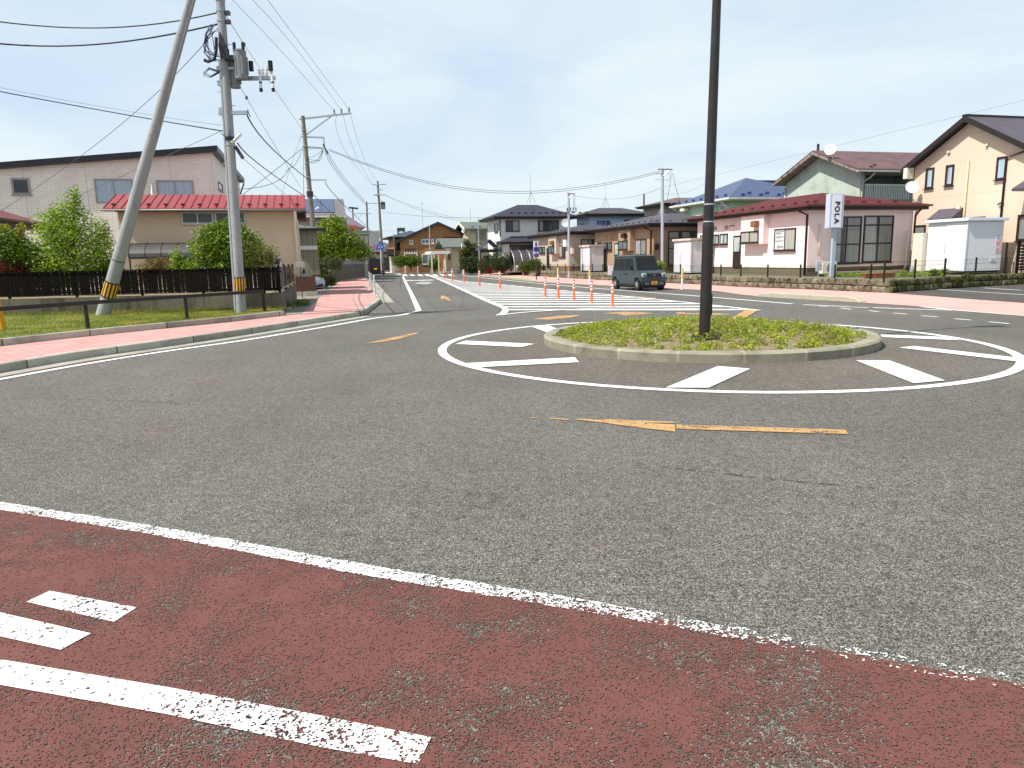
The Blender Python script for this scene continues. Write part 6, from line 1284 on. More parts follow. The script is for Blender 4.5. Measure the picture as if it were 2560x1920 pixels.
# shop sign with vertical lettering
p = at(2074,690,34.6); t = thing('shop_sign', 'white upright box sign with vertical black lettering before the pink bungalow', 'sign', (p[0],p[1],LOT-.02), R_(15-4)); zt = at(2074,484,34.6)[2]-LOT; zb = at(2074,570,34.6)[2]-LOT
MB().box(.02,-.07,0,.20,.07,zb+.2).build('post', M('post_bluegrey', '#a9b4c4', .45, .06, 4), t); MB().box(-.07,-.12,-.0,.3,.12,.05).build('base_plate', concrete, t)
MB().box(-.30,-.19,zb,.42,.17,zt).build('cabinet', M('cabinet_bluegrey', '#b4bfd0', .4, .04), t, bevel=.012); MB().box(-.20,-.205,zb+.04,.30,-.192,zt-.04).build('panel', M('sign_panel', '#e6e9f3', .35, .02), t)
zc = (zt+zb)/2
for ch, dz in (('P',.40),('O',.135),('L',-.14),('A',-.405)): text(ch, .34, black_ink, t, (.05,-.209,zc+dz-.05), (R_(90),R_(90),0), 'letter', .003, 1.0, .045)
# small rental notice board on the fence
p = at(2045,700,34.3); t = thing('notice_board', 'small white notice board on the wire fence by the air conditioner', 'notice', (p[0],p[1],LOT), R_(15)); MB().box(-.02,-.02,0,.02,.02,.4).build('post', steel, t); MB().box(-.17,-.03,.28,.17,-.01,.80).build('panel', M('board_white','#d9dbe0',.5), t); mb = MB()
for k in range(4): mb.box(-.12,-.034,.36+k*.1,.12-.04*(k % 2),-.031,.40+k*.1)
mb.build('notice_lines', M('ink_grey', (.35,.35,.4)), t)
p = at(2282,672,33.8); t = thing('plot_marker', 'small white numbered marker board beside the flower bed', 'notice', (p[0],p[1],LOT), R_(15)); MB().box(-.015,-.015,0,.015,.015,.2).build('post', white_pl, t); b_ = MB().box(-.16,-.02,.15,.16,-.005,.42).build('panel', white_pl, t); text('1', .16, black_ink, b_, (0,-.022,.27), (R_(90),0,0), 'numeral')
p = at(1529,655,44.5); t = thing('notice_board', 'white notice board standing behind the stone wall at the rear of the van', 'notice', (p[0],p[1],LOT), R_(15)); MB().box(-.22,-.03,.05,.22,.03,.62).build('panel', M('board_white','#d9dbe0'), t); MB().box(-.18,-.02,0,-.12,.02,.05).build('foot', steel, t); MB().box(.12,-.02,0,.18,.02,.05).build('foot', steel, t)  # white meter box on two feet, not a board with a notice
# planters and flowers on the lot
tm = M('terracotta', (.38,.11,.045), .8, .1, 5); names = ['left terracotta trough planter behind the stone wall','middle terracotta trough planter behind the stone wall','right terracotta trough planter next to the double fence post']
pt = None
for k, u in enumerate((2171,2197,2222)):
    p = at(u, 690, 32.0+.2*k)
    if pt is None:
        pt = thing('planter', names[0], 'planter', (p[0],p[1],LOT), R_(15), 'terracotta planters'); MB().hexa([(-.2,-.09,0),(.2,-.09,0),(.2,.09,0),(-.2,.09,0),(-.24,-.12,.17),(.24,-.12,.17),(.24,.12,.17),(-.24,.12,.17)]).build('trough', tm, pt); MB().box(-.26,-.14,.17,.26,.14,.20).build('rim', tm, pt); MB().box(-.22,-.10,.201,.22,.10,.205).build('potting_soil', soilm, pt)
    else: dup(pt, (p[0],p[1],LOT), names[k])
# white canister fittings
# letter post by the driveway
p = G(752,768,.1); t = thing('mailbox', 'small grey letterbox on a post beside the left driveway', 'mailbox', at(757,760,32.5)[:2]+(.1,), R_(15)); MB().box(-.02,-.02,0,.02,.02,1.45).build('post', darksteel, t); MB().box(-.22,-.12,1.35,.22,.12,1.62).build('box', M('letterbox_grey', '#a9a9a2', .5), t, bevel=.03)
p = at(768,760,34); t = thing('brick_stub', 'dark red brown gate stub at the left driveway', 'gate post', (p[0],p[1],.1), R_(15)); MB().box(-.45,-.15,0,.45,.15,.95).build('stub', MATS['redbrown_board'], t); MB().box(-.5,-.2,0,.5,-.155,.25).build('footing', concrete, t)
print('poles ok')
# ================================================================== VEHICLES
def car(label, loc, heading, paint, kind='van', name='kei_van', plate=(.80,.50,.01), scale=1.):
    """local: +x forward, z up; L x W x H in metres"""
    L, Wd, Hh = (3.39, 1.475, 1.80) if kind == 'van' else (4.1, 1.7, 1.48)
    t = thing(name, label, 'van' if kind == 'van' else 'car', loc, heading); t.scale = (scale,)*3; hw = Wd/2; x0, x1 = -L/2, L/2
    cp = M('car_paint_'+name+paint[0], paint[1], .28, .03, 2, spec=.6); bl = M('car_black_trim', (.015,.016,.018), .45, .1); gl = m_glass('car_glass', (.008,.009,.010)); gl.node_tree.nodes['Principled BSDF'].inputs['Coat Weight'].default_value = .2
    R0 = .30 if kind == 'van' else .32; wx = (x0+.46, x1-.48) if kind == 'van' else (x0+.75, x1-.80); zb = .24; ar = R0+.055; belt = .98 if kind == 'van' else .92
    hoodz = 1.02 if kind == 'van' else .90; ws = x1-.66 if kind == 'van' else x1-1.15
    prof = [(x0+.03,zb+.05),(x0,.5),(x0+.03,belt)]+([(ws,belt+.04),(x1-.16,hoodz-.06),(x1-.02,hoodz-.20),(x1,.55),(x1-.03,zb+.03)] if kind == 'van' else [(ws,belt+.02),(x1-.25,.74),(x1-.02,.62),(x1,.45),(x1-.05,zb)])
    for cx in (wx[1], wx[0]):
        prof += [(cx+ar*math.cos(R_(a)), max(zb, R0+ar*math.sin(R_(a)))) for a in range(0, 181, 20)]
    mb = MB(); n = len(prof); ins = .05
    rows = [[(x, s*(hw-(ins if z < .45 else 0)-(0 if z < belt-.05 else .03)), z) for x, z in prof] for s in (-1, 1)]
    mb.poly(rows[0]); mb.poly(rows[1][::-1])
    for k in range(n): mb.poly([rows[0][(k+1) % n], rows[0][k], rows[1][k], rows[1][(k+1) % n]])
    mb.build('body', cp, t, bevel=.022, smooth='auto')
    # cabin
    tw = .12; zr = Hh; xr0, xr1 = x0+.16, ws-.34; 
    if kind != 'van': tw = .18; xr0, xr1 = x0+.75, ws-.75
    lo = [(x0+.05 if kind == 'van' else x0+.2,-hw+.035,belt-.02),(ws+.02,-hw+.035,belt),(ws+.02,hw-.035,belt),(x0+.05 if kind == 'van' else x0+.2,hw-.035,belt-.02)]
    hi = [(xr0,-hw+tw,zr-.07),(xr1,-hw+tw,zr-.07),(xr1,hw-tw,zr-.07),(xr0,hw-tw,zr-.07)]
    MB().hexa(lo+hi).build('cabin', cp, t, bevel=.05, smooth='auto')
    MB().hexa([(xr0-.02,-hw+tw-.01,zr-.09),(xr1+.06,-hw+tw-.01,zr-.09),(xr1+.06,hw-tw+.01,zr-.09),(xr0-.02,hw-tw+.01,zr-.09),(xr0+.1,-hw+tw+.1,zr),(xr1-.1,-hw+tw+.1,zr),(xr1-.1,hw-tw-.1,zr),(xr0+.1,hw-tw-.1,zr)]).build('roof', M('car_roof_'+name, sc(paint[1], .55), .25, .02, spec=.6), t, bevel=.03, smooth='auto')
    def lerp(a, b, f): return Vector(a)+(Vector(b)-Vector(a))*f
    def side(s, f0, f1, g0, g1, nm):
        a, b = (lo[0], lo[1]) if s < 0 else (lo[3], lo[2]); c, d = (hi[0], hi[1]) if s < 0 else (hi[3], hi[2]); o = Vector((0, s*.012, .004))
        P = [lerp(lerp(a,b,f0), lerp(c,d,f0), g0), lerp(lerp(a,b,f1), lerp(c,d,f1), g0), lerp(lerp(a,b,f1), lerp(c,d,f1), g1), lerp(lerp(a,b,f0), lerp(c,d,f0), g1)]
        mb = MB(); mb.hexa([tuple(p-o*2.5) for p in P]+[tuple(p+o) for p in P]); mb.build(nm, gl, t)
    for s in (-1, 1):
        for f0, f1 in (((.05,.21),(.24,.52),(.55,.79),(.81,.93)) if kind == 'van' else ((.10,.45),(.48,.85))): side(s, f0, f1, .10, .86, 'side_window')
        P = [lerp(lo[0] if s < 0 else lo[3], lo[1] if s < 0 else lo[2], f) for f in (0, 1)]
    o = Vector((.012,0,.006)); P = [lerp(lo[1],lo[2],.06), lerp(lo[1],lo[2],.94), lerp(hi[1],hi[2],.95), lerp(hi[1],hi[2],.05)]; P = [lerp(P[0],P[3],.07), lerp(P[1],P[2],.07), lerp(P[1],P[2],.90), lerp(P[0],P[3],.90)]
    MB().hexa([tuple(p-o*2.5) for p in P]+[tuple(p+o) for p in P]).build('windscreen', gl, t)
    P = [lerp(lo[0],lo[3],.06), lerp(lo[0],lo[3],.94), lerp(hi[0],hi[3],.94), lerp(hi[0],hi[3],.06)]; P = [lerp(P[0],P[3],.12), lerp(P[1],P[2],.12), lerp(P[1],P[2],.88), lerp(P[0],P[3],.88)]
    MB().hexa([tuple(p+o*2.5) for p in P]+[tuple(p-o) for p in P]).build('rear_window', gl, t)
    # front
    if kind == 'van':
        MB().box(x1-.06,-hw+.34,.70,x1+.012,hw-.34,.86).build('grille', bl, t, bevel=.008); g2 = MB().box(x1-.03,-hw+.38,.53,x1+.02,hw-.38,.66).build('lower_grille', M('grille_mesh', (.05,.055,.06), .5, lines='h', period=.045, lw=.4), t)
        MB().box(x1-.08,-hw+.07,.22,x1+.03,hw-.07,.44).build('bumper', bl, t, bevel=.03); 
        for s in (-1, 1): MB().box(x1-.05,s*(hw-.33)-.13,.29,x1+.045,s*(hw-.33)+.13,.41).build('skid_plate', M('skid_grey', (.14,.15,.17), .45), t, bevel=.01)
        mb = MB()
        for a in (90, 210, 330):
            c, s_ = math.cos(R_(a)), math.sin(R_(a)); mb.poly([(x1+.018, c*r-s_*w, .78+s_*r+c*w) for r, w in ((0,0),(.035,.016),(.06,0),(.035,-.016))])
        mb.build('emblem', M('chrome', (.7,.7,.7), .2, .02, metal=.8), t, fixn=False)
        for s in (-1, 1):
            hl_ = MB().box(x1-.12,s*(hw-.17)-.15,.66,x1+.018,s*(hw-.17)+.13*1,.88).build('headlight', M('headlamp', (.55,.60,.66), .12, .05, spec=.7), t, bevel=.035); MB().tube([(x1+.016,s*(hw-.18),.76),(x1+.026,s*(hw-.18),.76)], .058, 14).build('lens', bl, hl_)
        zp = .30
    else:
        for s in (-1, 1): MB().box(x1-.45,s*(hw-.10)-.16,.60,x1-.05,s*(hw-.10)+.1,.72).build('headlight', M('headlamp', (.55,.6,.66)), t, bevel=.03)
        MB().box(x1-.06,-hw+.2,.28,x1+.01,hw-.2,.46).build('grille', bl, t, bevel=.02); zp = .40
    MB().box(x1+.03,-.165,zp,x1+.05,.165,zp+.165).build('number_plate', M('plate_%d' % int(plate[0]*100), plate, .5), t); mb = MB()
    for y in (-.09,-.03,.03,.09): mb.box(x1+.05,y-.018,zp+.03,x1+.052,y+.018,zp+.095)
    for y in (-.05,.03): mb.box(x1+.05,y-.02,zp+.115,x1+.052,y+.02,zp+.145)
    mb.build('plate_digits', M('plate_ink', (.03,.08,.04)), t)
    # rear
    MB().box(x0-.01,-.165,.62,x0-.025,.165,.785).build('number_plate', M('plate_%d' % int(plate[0]*100), plate), t); MB().box(x0-.02,-hw+.07,.22,x0+.06,hw-.07,.44).build('bumper', bl if kind == 'van' else cp, t, bevel=.02)
    for s in (-1, 1): MB().box(x0-.02,s*(hw-.12)-.06,.62,x0+.08,s*(hw-.12)+.06,.98).build('tail_light', M('tail_red', (.25,.012,.012), .2), t, bevel=.015)
    for s in (-1, 1):
        MB().box(ws-.25,s*(hw+.10)-.07,belt+.05,ws-.15,s*(hw+.10)+.07,belt+.25).build('mirror', bl, t, bevel=.03); MB().box(ws-.22,s*hw-.06,belt+.08,ws-.18,s*hw+.1,belt+.12).build('mirror_arm', bl, t)
        for x in (-.02,-.26): MB().box(x-.09+.1,s*hw-.01,belt-.18,x+.09+.1,s*hw+.022,belt-.14).build('door_handle', bl, t, bevel=.008)
        MB().box(wx[0]+ar,s*(hw-.02)-.01,zb-.02,wx[1]-ar,s*(hw-.02)+.015,zb+.08).build('side_sill', bl, t)
        mb = MB()
        for x in (.13, -.62) if kind == 'van' else (.2,): mb.box(x-.004,s*(hw+.0003)-.002,zb+.15,x+.004,s*(hw+.0003)+.002,belt-.04)
        mb.build('door_gap', bl, t)
        for cx in wx:
            w_ = MB().tube([(cx,s*(hw-.19),R0),(cx,s*(hw-.01),R0)], R0, 28).build('wheel', rubber, t, smooth='auto'); mb = MB(); mb.tube([(cx,s*(hw-.03),R0),(cx,s*(hw+.004),R0)], R0*.66, 24); mb.build('rim', M('rim_black', (.03,.03,.033), .35), w_); mb = MB()
            mb.tube([(cx,s*(hw),R0),(cx,s*(hw+.014),R0)], R0*.32, 18, R0*.28)
            for k in range(8): a = k*.7854; mb.bar((cx+R0*.2*math.cos(a),s*(hw+.006),R0+R0*.2*math.sin(a)),(cx+R0*.6*math.cos(a),s*(hw+.006),R0+R0*.6*math.sin(a)),.02,.02)
            mb.build('hub_cap', M('hub_silver', (.42,.43,.45), .3, .05, metal=.6), w_)
    MB().box(x0+.1,-hw+.12,.14,x1-.1,hw-.12,.30).build('underbody', rubber, t); mb = MB(); mb.tube([(xr0+.25,-.35,zr-.02),(xr0+.12,-.35,zr+.14)], .008, 5); mb.build('aerial', bl, t)
    return t
f_, r_ = Vector((*G(1593,727), 0)), Vector((*G(1540,723), 0)); hd = math.atan2(f_.y-r_.y, f_.x-r_.x); dirv = Vector((math.cos(hd), math.sin(hd), 0)); lat = Vector((-dirv.y, dirv.x, 0))
cc = f_-dirv*1.215+lat*.70
car('dark grey green boxy kei van with yellow plate waiting on the far lane', (cc.x, cc.y, .008), hd, ('a', lin('#3c494c')), 'van', scale=.955)
p = G(936,689.5); car('dark maroon kei van parked beside the block wall on the left', (p[0], p[1]+1.5, .05), R_(97), ('b', (.030,.012,.012)), 'van', name='parked_van', plate=(.8,.5,.01), scale=1.05)
p = at(1306,676,70); car('white hatchback half hidden behind a leafy hedge', (p[0]+1.6, p[1]+1.0, LOT-.2), R_(200), ('c', (.72,.73,.74)), 'hatch', name='parked_car', plate=(.7,.7,.7))
p = at(752,700,37); car('pale blue silver car parked deep in the left driveway', (p[0]-1.2, p[1]+.8, .14), R_(-20), ('d', lin('#b9c6d6')), 'hatch', name='parked_car', plate=(.7,.7,.7))
# ================================================================== TREES, HEDGES, PLANTS
def lobe_pts(lobes, n, shell=.45):
    w = np.array([l[3]*l[4]*l[5] for l in lobes])**.7; w /= w.sum(); out = []
    for l, k in zip(lobes, (w*n).astype(int)):
        d = rng.normal(size=(k,3)); d /= np.linalg.norm(d, axis=1)[:,None]; r = rng.uniform(0,1,k)**shell
        r *= 1+.10*np.sin(d[:,0]*7+l[0]*9)+.10*np.sin(d[:,2]*6+d[:,1]*5+l[1]*7)
        out.append(np.c_[l[0]+d[:,0]*r*l[3], l[1]+d[:,1]*r*l[4], l[2]+d[:,2]*r*l[5]])
    return np.concatenate(out)
bark = M('bark', (.07,.05,.035), .9, .3, 8, .6, 40)
def tree(name, label, cat, loc, lobes, n, leaf, mat, trunk=None, branches=5, shell=.45, group=None):
    t = thing(name, label, cat, loc, 0, group); leafmesh('crown', lobe_pts(lobes, n, shell), leaf, mat, t)
    if trunk:
        mb = MB(); h, r = trunk; mb.tube([(0,0,-.05),(.04*h,0,h*.5),(0,.03*h,h)], r, 8, r*.6); rr = random.Random(sum(map(ord, label)))
        for k in range(branches):
            l = lobes[k % len(lobes)]; q = (l[0]+rr.uniform(-.5,.5)*l[3], l[1]+rr.uniform(-.5,.5)*l[4], l[2]+rr.uniform(0,.6)*l[5]); s0 = (0,0,h*rr.uniform(.35,1)); m_ = tuple((a+b)/2+rr.uniform(-.1,.1) for a, b in zip(s0, q)); mb.tube([s0, m_, q], r*.5, 5, r*.1)
        mb.build('trunk', bark, t, smooth=True)
    return t
Lf = dict(lime=m_leaf('leaf_lime', (.035,.085,.010), (.42,.56,.06), .3), green=m_leaf('leaf_green', (.012,.04,.007), (.20,.31,.035), .25), camellia=m_leaf('leaf_camellia', (.010,.035,.006), (.28,.41,.035), .18, ('#8d8a2e', .9, .60)), dark=m_leaf('leaf_dark', (.010,.022,.007), (.045,.075,.018), .2), yellow=m_leaf('leaf_yellow', (.14,.16,.02), (.38,.36,.06), .4), red=m_leaf('leaf_red', (.07,.006,.008), (.20,.02,.02), .35), bronze=m_leaf('leaf_bronze', (.07,.06,.015), (.26,.15,.05), .35), pine=m_leaf('leaf_pine', (.025,.035,.008), (.13,.13,.025), .25), box=m_leaf('leaf_box', (.012,.030,.006), (.055,.10,.016), .2), citrus=m_leaf('leaf_citrus', (.02,.06,.006), (.36,.48,.035), .25))
def gp(u, Y, z): q = at(u, 640, Y); return (q[0], q[1], z)
YF0 = 24.6
GZ = .74
tree('deciduous_tree', 'tall light green young tree behind the picket fence', 'tree', gp(182,YF0+.4,GZ), [(0, 0, 1.32, 1.35, 0.9, 0.88), (0.05, 0, 2.2, 1.05, 0.8, 0.88), (-0.55, 0, 2.112, 0.65, 0.6, 0.792), (0.2, 0, 2.904, 0.36, 0.3, 0.66), (-0.7, 0.1, 1.056, 0.95, 0.7, 0.616), (0.95, 0, 1.408, 0.65, 0.6, 0.748), (1.1, 0, 2.024, 0.32, 0.3, 0.572), (0.6, 0, 0.748, 1.0, 0.6, 0.528), (-0.3, 0, 2.64, 0.36, 0.3, 0.528), (0.34, 0, 3.3, 0.16, 0.15, 0.396), (-0.9, 0, 0.792, 0.7, 0.5, 0.528)], 17000, .085, Lf['lime'], (2.6,.05), 12, .55)
tree('deciduous_tree', 'dark green spreading tree with yellow tips at the far left', 'tree', gp(28,YF0+.2,GZ), [(0,0,1.5,1.0,.7,.6),(-.4,0,1.9,.8,.6,.5),(.45,0,1.35,.65,.5,.5),(-.1,0,.9,1.0,.6,.5)], 9000, .09, Lf['green'], (1.4,.05), 9, .5)
tree('garden_shrub', 'yellow leaved sprays above the dark tree at far left', 'shrub', gp(42,YF0+.2,2.35), [(0,0,.25,.35,.3,.25),(.25,0,.55,.22,.2,.3),(-.3,0,.6,.25,.2,.25)], 900, .08, Lf['yellow'], (.4,.015), 5, .6)
tree('maple_shrub', 'low dark red maple shrub at the far left behind the fence', 'shrub', gp(18,YF0+.1,GZ), [(0,-.3,.85,.65,.4,.35),(.4,-.3,.75,.4,.3,.28)], 3500, .06, Lf['red'], (.5,.03), 5, .6)
tree('garden_shrub', 'dark green undergrowth under the pale pink house at left', 'shrub', gp(105,YF0+.6,GZ), [(0,0,.55,.9,.5,.5),(.8,0,.5,.7,.5,.4),(-.8,0,.6,.6,.4,.4)], 4500, .09, Lf['green'], (.4,.03), 5)
tree('garden_shrub', 'green shrub right beside the foot of the slanted strut pole', 'shrub', gp(280,YF0+.3,GZ), [(0,0,.55,.55,.4,.5),(.45,0,.45,.3,.3,.4),(-.2,0,.9,.25,.25,.3)], 2500, .085, Lf['green'], (.4,.02), 4, .6)
tree('garden_shrub', 'bronze tinted shrub between the strut pole and the terrace canopy', 'shrub', gp(378,YF0+.4,GZ), [(0,0,.75,.55,.4,.45),(.3,0,.95,.3,.3,.35),(-.35,0,.6,.4,.3,.4)], 2600, .065, Lf['bronze'], (.5,.025), 6, .65)
tree('garden_shrub', 'bright green sapling shrub left of the round camellia', 'shrub', gp(440,YF0+.5,GZ), [(0,0,.6,.55,.4,.45),(.0,0,1.15,.22,.2,.4),(.4,0,.75,.35,.3,.4)], 3000, .085, Lf['lime'], (.6,.025), 5, .6)
tree('camellia_tree', 'round dark glossy camellia tree behind the transformer pole', 'tree', gp(572,YF0+1.6,GZ), [(0,0,1.65,1.15,.95,.85),(-.65,0,1.3,.75,.7,.7),(.6,0,1.35,.8,.7,.75),(.1,0,2.15,.55,.5,.45),(-.45,0,1.95,.5,.5,.4),(0,0,.85,1.1,.8,.45)], 13000, .10, Lf['camellia'], (1.1,.06), 8, .42)
tree('garden_shrub', 'yellowish feathery shrub on the right flank of the camellia', 'shrub', gp(655,YF0+1.0,GZ), [(0,0,.9,.6,.5,.65),(.3,0,1.15,.35,.3,.45),(-.4,0,1.3,.45,.4,.5)], 4500, .06, m_leaf('leaf_olive', (.05,.065,.01), (.22,.22,.045), .35), (.8,.03), 7, .55)
tree('garden_shrub', 'small olive shrub under the low window of the tan house', 'shrub', gp(712,YF0+2.4,GZ), [(0,0,.45,.4,.3,.3)], 500, .06, Lf['bronze'], (.3,.015), 4, .7)
pc = G(858,702.5,.1)
tree('corner_tree', 'broad bright green tree growing over the block wall', 'tree', (-14.75,58.5,.3), [(0.85, 0.0, 3.234, 1.792, 1.44, 1.274), (-0.136, -0.24, 2.548, 1.434, 1.2, 1.078), (1.925, 0.24, 2.45, 1.613, 1.2, 1.078), (0.94, 0.0, 4.214, 0.986, 0.88, 0.882), (0.223, 0.0, 3.724, 0.896, 0.8, 0.882), (2.821, 0.4, 2.058, 0.986, 0.88, 0.784), (-0.852, -0.4, 2.058, 0.896, 0.8, 0.784), (1.029, -0.48, 2.058, 1.792, 0.96, 0.686)], 17000, .17, Lf['citrus'], (1.9,.10), 14, .45)
pw_ = G(815,715,.1)
tree('roadside_shrub', 'dark ragged shrub at the near end of the block wall', 'shrub', (pw_[0]-.1,pw_[1]+.2,.1), [(0,0,.6,.65,.6,.6),(-.4,.4,1.2,.6,.6,.7),(.5,.8,1.5,.6,.6,.5),(.2,-.1,.25,.6,.5,.3)], 4500, .11, m_leaf('leaf_ragged', (.015,.03,.01), (.11,.15,.03), .3), (.6,.04), 5)
tree('roadside_weeds', 'weeds along the foot of the dark driveway fence', 'weeds', (*G(728,771,.1),.12), [(0,0,.12,.55,.15,.14),(.15,.9,.12,.3,.5,.14),(-.1,-.3,.08,.4,.15,.1)], 900, .07, Lf['green'])
tree('roadside_weeds', 'tall weeds beneath the brown utility pole', 'weeds', (*G(812,722,.1),.1), [(0,0,.3,.35,.3,.3),(.3,.6,.4,.3,.4,.35)], 900, .09, Lf['pine'])
def gy(u, v, z=.3): g = G(u, v, z); return (g[0], g[1], z)
tree('pine_tree', 'layered garden pine tree right of the stone fronted house', 'tree', gp(1172,84,.3), [(0,0,1.2,1.0,.9,.8),(-.3,0,2.2,.9,.8,.5),(.45,0,2.7,.7,.7,.45),(-.2,0,3.2,.5,.5,.4),(.7,0,1.9,.6,.6,.5),(-.6,0,1.4,.6,.6,.6)], 6500, .16, Lf['pine'], (2.8,.10), 8, .5)
tree('garden_shrub', 'dark evergreen shrub at the foot of the garden pine', 'shrub', gp(1178,81,.2), [(0,0,.9,1.3,.9,.9)], 4000, .15, Lf['dark'], (.6,.06), 4)
tree('clipped_hedge', 'small round clipped hedge left of the large round one', 'hedge', gp(1222,74.5,.3), [(0,0,.95,.72,.7,.85),(-.7,0,.6,.5,.5,.6)], 4500, .10, m_leaf('leaf_hedge', (.02,.05,.008), (.10,.16,.022), .2), (.6,.05), 4, .25)
tree('clipped_hedge', 'large round clipped hedge in front of the white house', 'hedge', gp(1253,72,.3), [(0,0,1.0,1.1,1.0,1.05),(-.15,0,.75,1.08,.9,.75),(.2,0,.8,1.0,.9,.75)], 17000, .075, Lf['box'], (.5,.06), 4, .16)
tree('red_shrub', 'small rusty red shrub below the leaning guard post', 'shrub', gp(1223,71,.1), [(0,0,.45,.42,.35,.4)], 900, .09, Lf['red'], (.3,.02), 3)
tree('leafy_hedge', 'loose green hedge hiding the white hatchback', 'hedge', gp(1324,66.5,.5), [(-.4,0,.55,.75,.5,.42),(.5,0,.65,.7,.5,.5),(.1,0,.25,1.2,.5,.35)], 5000, .11, m_leaf('leaf_loose', (.03,.06,.01), (.16,.23,.03), .3), (.4,.03), 4, .4)
tree('garden_shrub', 'dark low shrubs along the wall before the white house', 'shrub', gp(1205,80,.1), [(-1.2,0,.6,1.2,.6,.6),(.8,0,.5,1.2,.6,.5)], 4000, .13, Lf['dark'], (.4,.04), 4)
tree('garden_shrub', 'bushy green hedge below the white pergola of the brick house', 'shrub', gp(1025,92,.3), [(-1.2,0,1.3,1.1,.8,.8),(.3,0,1.3,1.2,.8,.8)], 4500, .17, Lf['green'], (.8,.06), 5)
tree('garden_shrub', 'round shrub in front of the brick house sliding window', 'shrub', gp(1085,91,.2), [(0,0,.9,.85,.7,.8)], 2200, .15, Lf['green'], (.5,.05), 4)
tree('garden_shrub', 'green shrub growing between van and steel pole of the tan bungalow', 'shrub', gp(1648,46.5,LOT), [(0,0,.45,.45,.35,.42)], 1200, .09, Lf['lime'], (.3,.02), 3)
tree('garden_shrub', 'tall reedy shrub peeking over the dark red bungalow roof', 'shrub', gp(1858,53,2.2), [(0,0,2.0,.32,.3,.55),(0,0,1.3,.3,.3,.6)], 700, .18, Lf['yellow'], (1.6,.03), 5)
tree('garden_shrub', 'green foliage between blue roof and dark red bungalow roof', 'shrub', gp(1945,53,2.6), [(0,0,2.3,.6,.5,.45),(.5,0,2.2,.5,.4,.4)], 1200, .16, Lf['lime'], (1.8,.04), 5)
tree('garden_plants', 'low weeds and flowers behind the stone wall near the marker board', 'plants', gp(2278,33,LOT), [(0,0,.1,1.0,.4,.14),(1.3,.2,.12,.6,.4,.14)], 1500, .08, Lf['lime'])
tree('garden_plants', 'grass patch behind the terracotta planters', 'plants', gp(2140,35,LOT), [(0,0,.05,1.5,.7,.08)], 1500, .09, Lf['lime'])
tree('garden_plants', 'ragged plants hanging over the mossy wall by the car park', 'plants', gp(2403,31.6,.15), [(0,0,.2,.35,.12,.2),(.4,0,.35,.3,.12,.2)], 700, .07, Lf['pine'])
tree('garden_plants', 'small dark tufts at the foot of the white steel shed', 'plants', gp(2355,32.9,LOT), [(-.3,0,.15,.22,.15,.18),(.2,0,.17,.2,.15,.2)], 600, .07, Lf['green'])
# far tree line closing the horizon
def treeline():
    pts = []
    for k in range(70):
        x = -260+k*7.5+rd.uniform(-2,2); h = rd.uniform(3,6); pts.append(lobe_pts([(x,235+rd.uniform(-10,10),h*.45,5,3,h*.55)], 160))
    return np.concatenate(pts)
tag(leafmesh('far_woods', treeline(), 1.0, Lf['dark']), 'far dark tree belt closing the horizon behind the houses', 'woods', kind='stuff')
print('all ok')
# ================================================================== CAMERA, SUN, SKY
cam = bpy.data.cameras.new('camera'); co = bpy.data.objects.new('camera', cam); COL.objects.link(co)
cam.sensor_fit = 'HORIZONTAL'; cam.sensor_width = 36; cam.lens = CF/2560*36; cam.clip_start = .05; cam.clip_end = 5000
m = Matrix.Identity(4)
for i in range(3): m[i][0] = cR[i]; m[i][1] = cU[i]; m[i][2] = -cF[i]
m[2][3] = CAMZ; co.matrix_world = m; S.camera = co
SUN_EL = R_(55); sx, sy = -.892, -.452
sd = Vector((sx*math.cos(SUN_EL), sy*math.cos(SUN_EL), math.sin(SUN_EL)))
sl = bpy.data.lights.new('sun', 'SUN'); sl.energy = 5.0; sl.angle = R_(.53); sl.color = (1,.955,.88)
so = bpy.data.objects.new('sun', sl); COL.objects.link(so); so.rotation_euler = (-sd).to_track_quat('-Z','Y').to_euler(); so.location = sd*50
w = bpy.data.worlds.new('World'); S.world = w; w.use_nodes = True; nt = w.node_tree; N = nt.nodes; Lk = nt.links
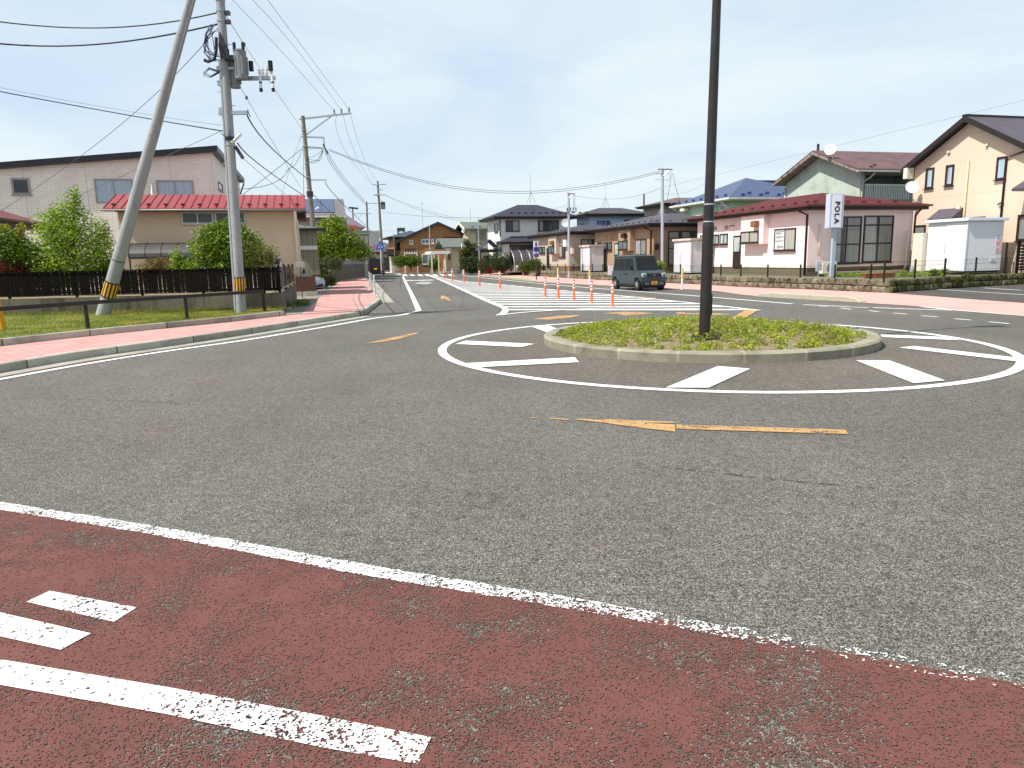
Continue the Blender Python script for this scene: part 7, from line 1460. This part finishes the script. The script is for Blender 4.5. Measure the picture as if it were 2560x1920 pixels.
bg = N['Background']; sky = N.new('ShaderNodeTexSky'); sky.sky_type = 'NISHITA'; sky.sun_disc = False; sky.sun_elevation = SUN_EL; sky.sun_rotation = math.atan2(sx, sy) % (2*math.pi)
sky.air_density = 1.; sky.dust_density = 1.6; sky.ozone_density = 1.2
tc = N.new('ShaderNodeTexCoord'); mp = N.new('ShaderNodeMapping'); mp.inputs['Scale'].default_value = (1.6,1.6,5.5); mp.inputs['Rotation'].default_value = (.12,.1,.5)
Lk.new(tc.outputs['Generated'], mp.inputs[0])
n1 = N.new('ShaderNodeTexNoise'); n1.inputs['Scale'].default_value = 1.35; n1.inputs['Detail'].default_value = 6; n1.inputs['Roughness'].default_value = .55; n1.inputs['Distortion'].default_value = .6; Lk.new(mp.outputs[0], n1.inputs['Vector'])
mr = N.new('ShaderNodeMapRange'); mr.inputs[1].default_value = .34; mr.inputs[2].default_value = .64; mr.inputs[3].default_value = 0.; mr.inputs[4].default_value = 1.; Lk.new(n1.outputs['Fac'], mr.inputs[0])
c2 = N.new('ShaderNodeMix'); c2.data_type = 'RGBA'; Lk.new(mr.outputs[0], c2.inputs[0]); c2.inputs[6].default_value = (5.7,7.0,8.4,1); c2.inputs[7].default_value = (7.6,8.4,8.6,1)
mx = N.new('ShaderNodeMix'); mx.data_type = 'RGBA'; mx.inputs[0].default_value = .80; Lk.new(sky.outputs[0], mx.inputs[6]); Lk.new(c2.outputs[2], mx.inputs[7])
sep = N.new('ShaderNodeSeparateXYZ'); Lk.new(tc.outputs['Generated'], sep.inputs[0]); hz_ = N.new('ShaderNodeMapRange'); hz_.inputs[1].default_value = .40; hz_.inputs[2].default_value = .85; hz_.inputs[3].default_value = .86; hz_.inputs[4].default_value = .18; Lk.new(sep.outputs[2], hz_.inputs[0]); Lk.new(hz_.outputs[0], mx.inputs[0])
Lk.new(mx.outputs[2], bg.inputs[0]); bg.inputs[1].default_value = .098
S.view_settings.view_transform = 'Standard'; S.view_settings.look = 'None'; S.view_settings.exposure = .30; S.view_settings.gamma = 1
S.render.engine = 'CYCLES'; S.cycles.max_bounces = 6; S.cycles.transparent_max_bounces = 12
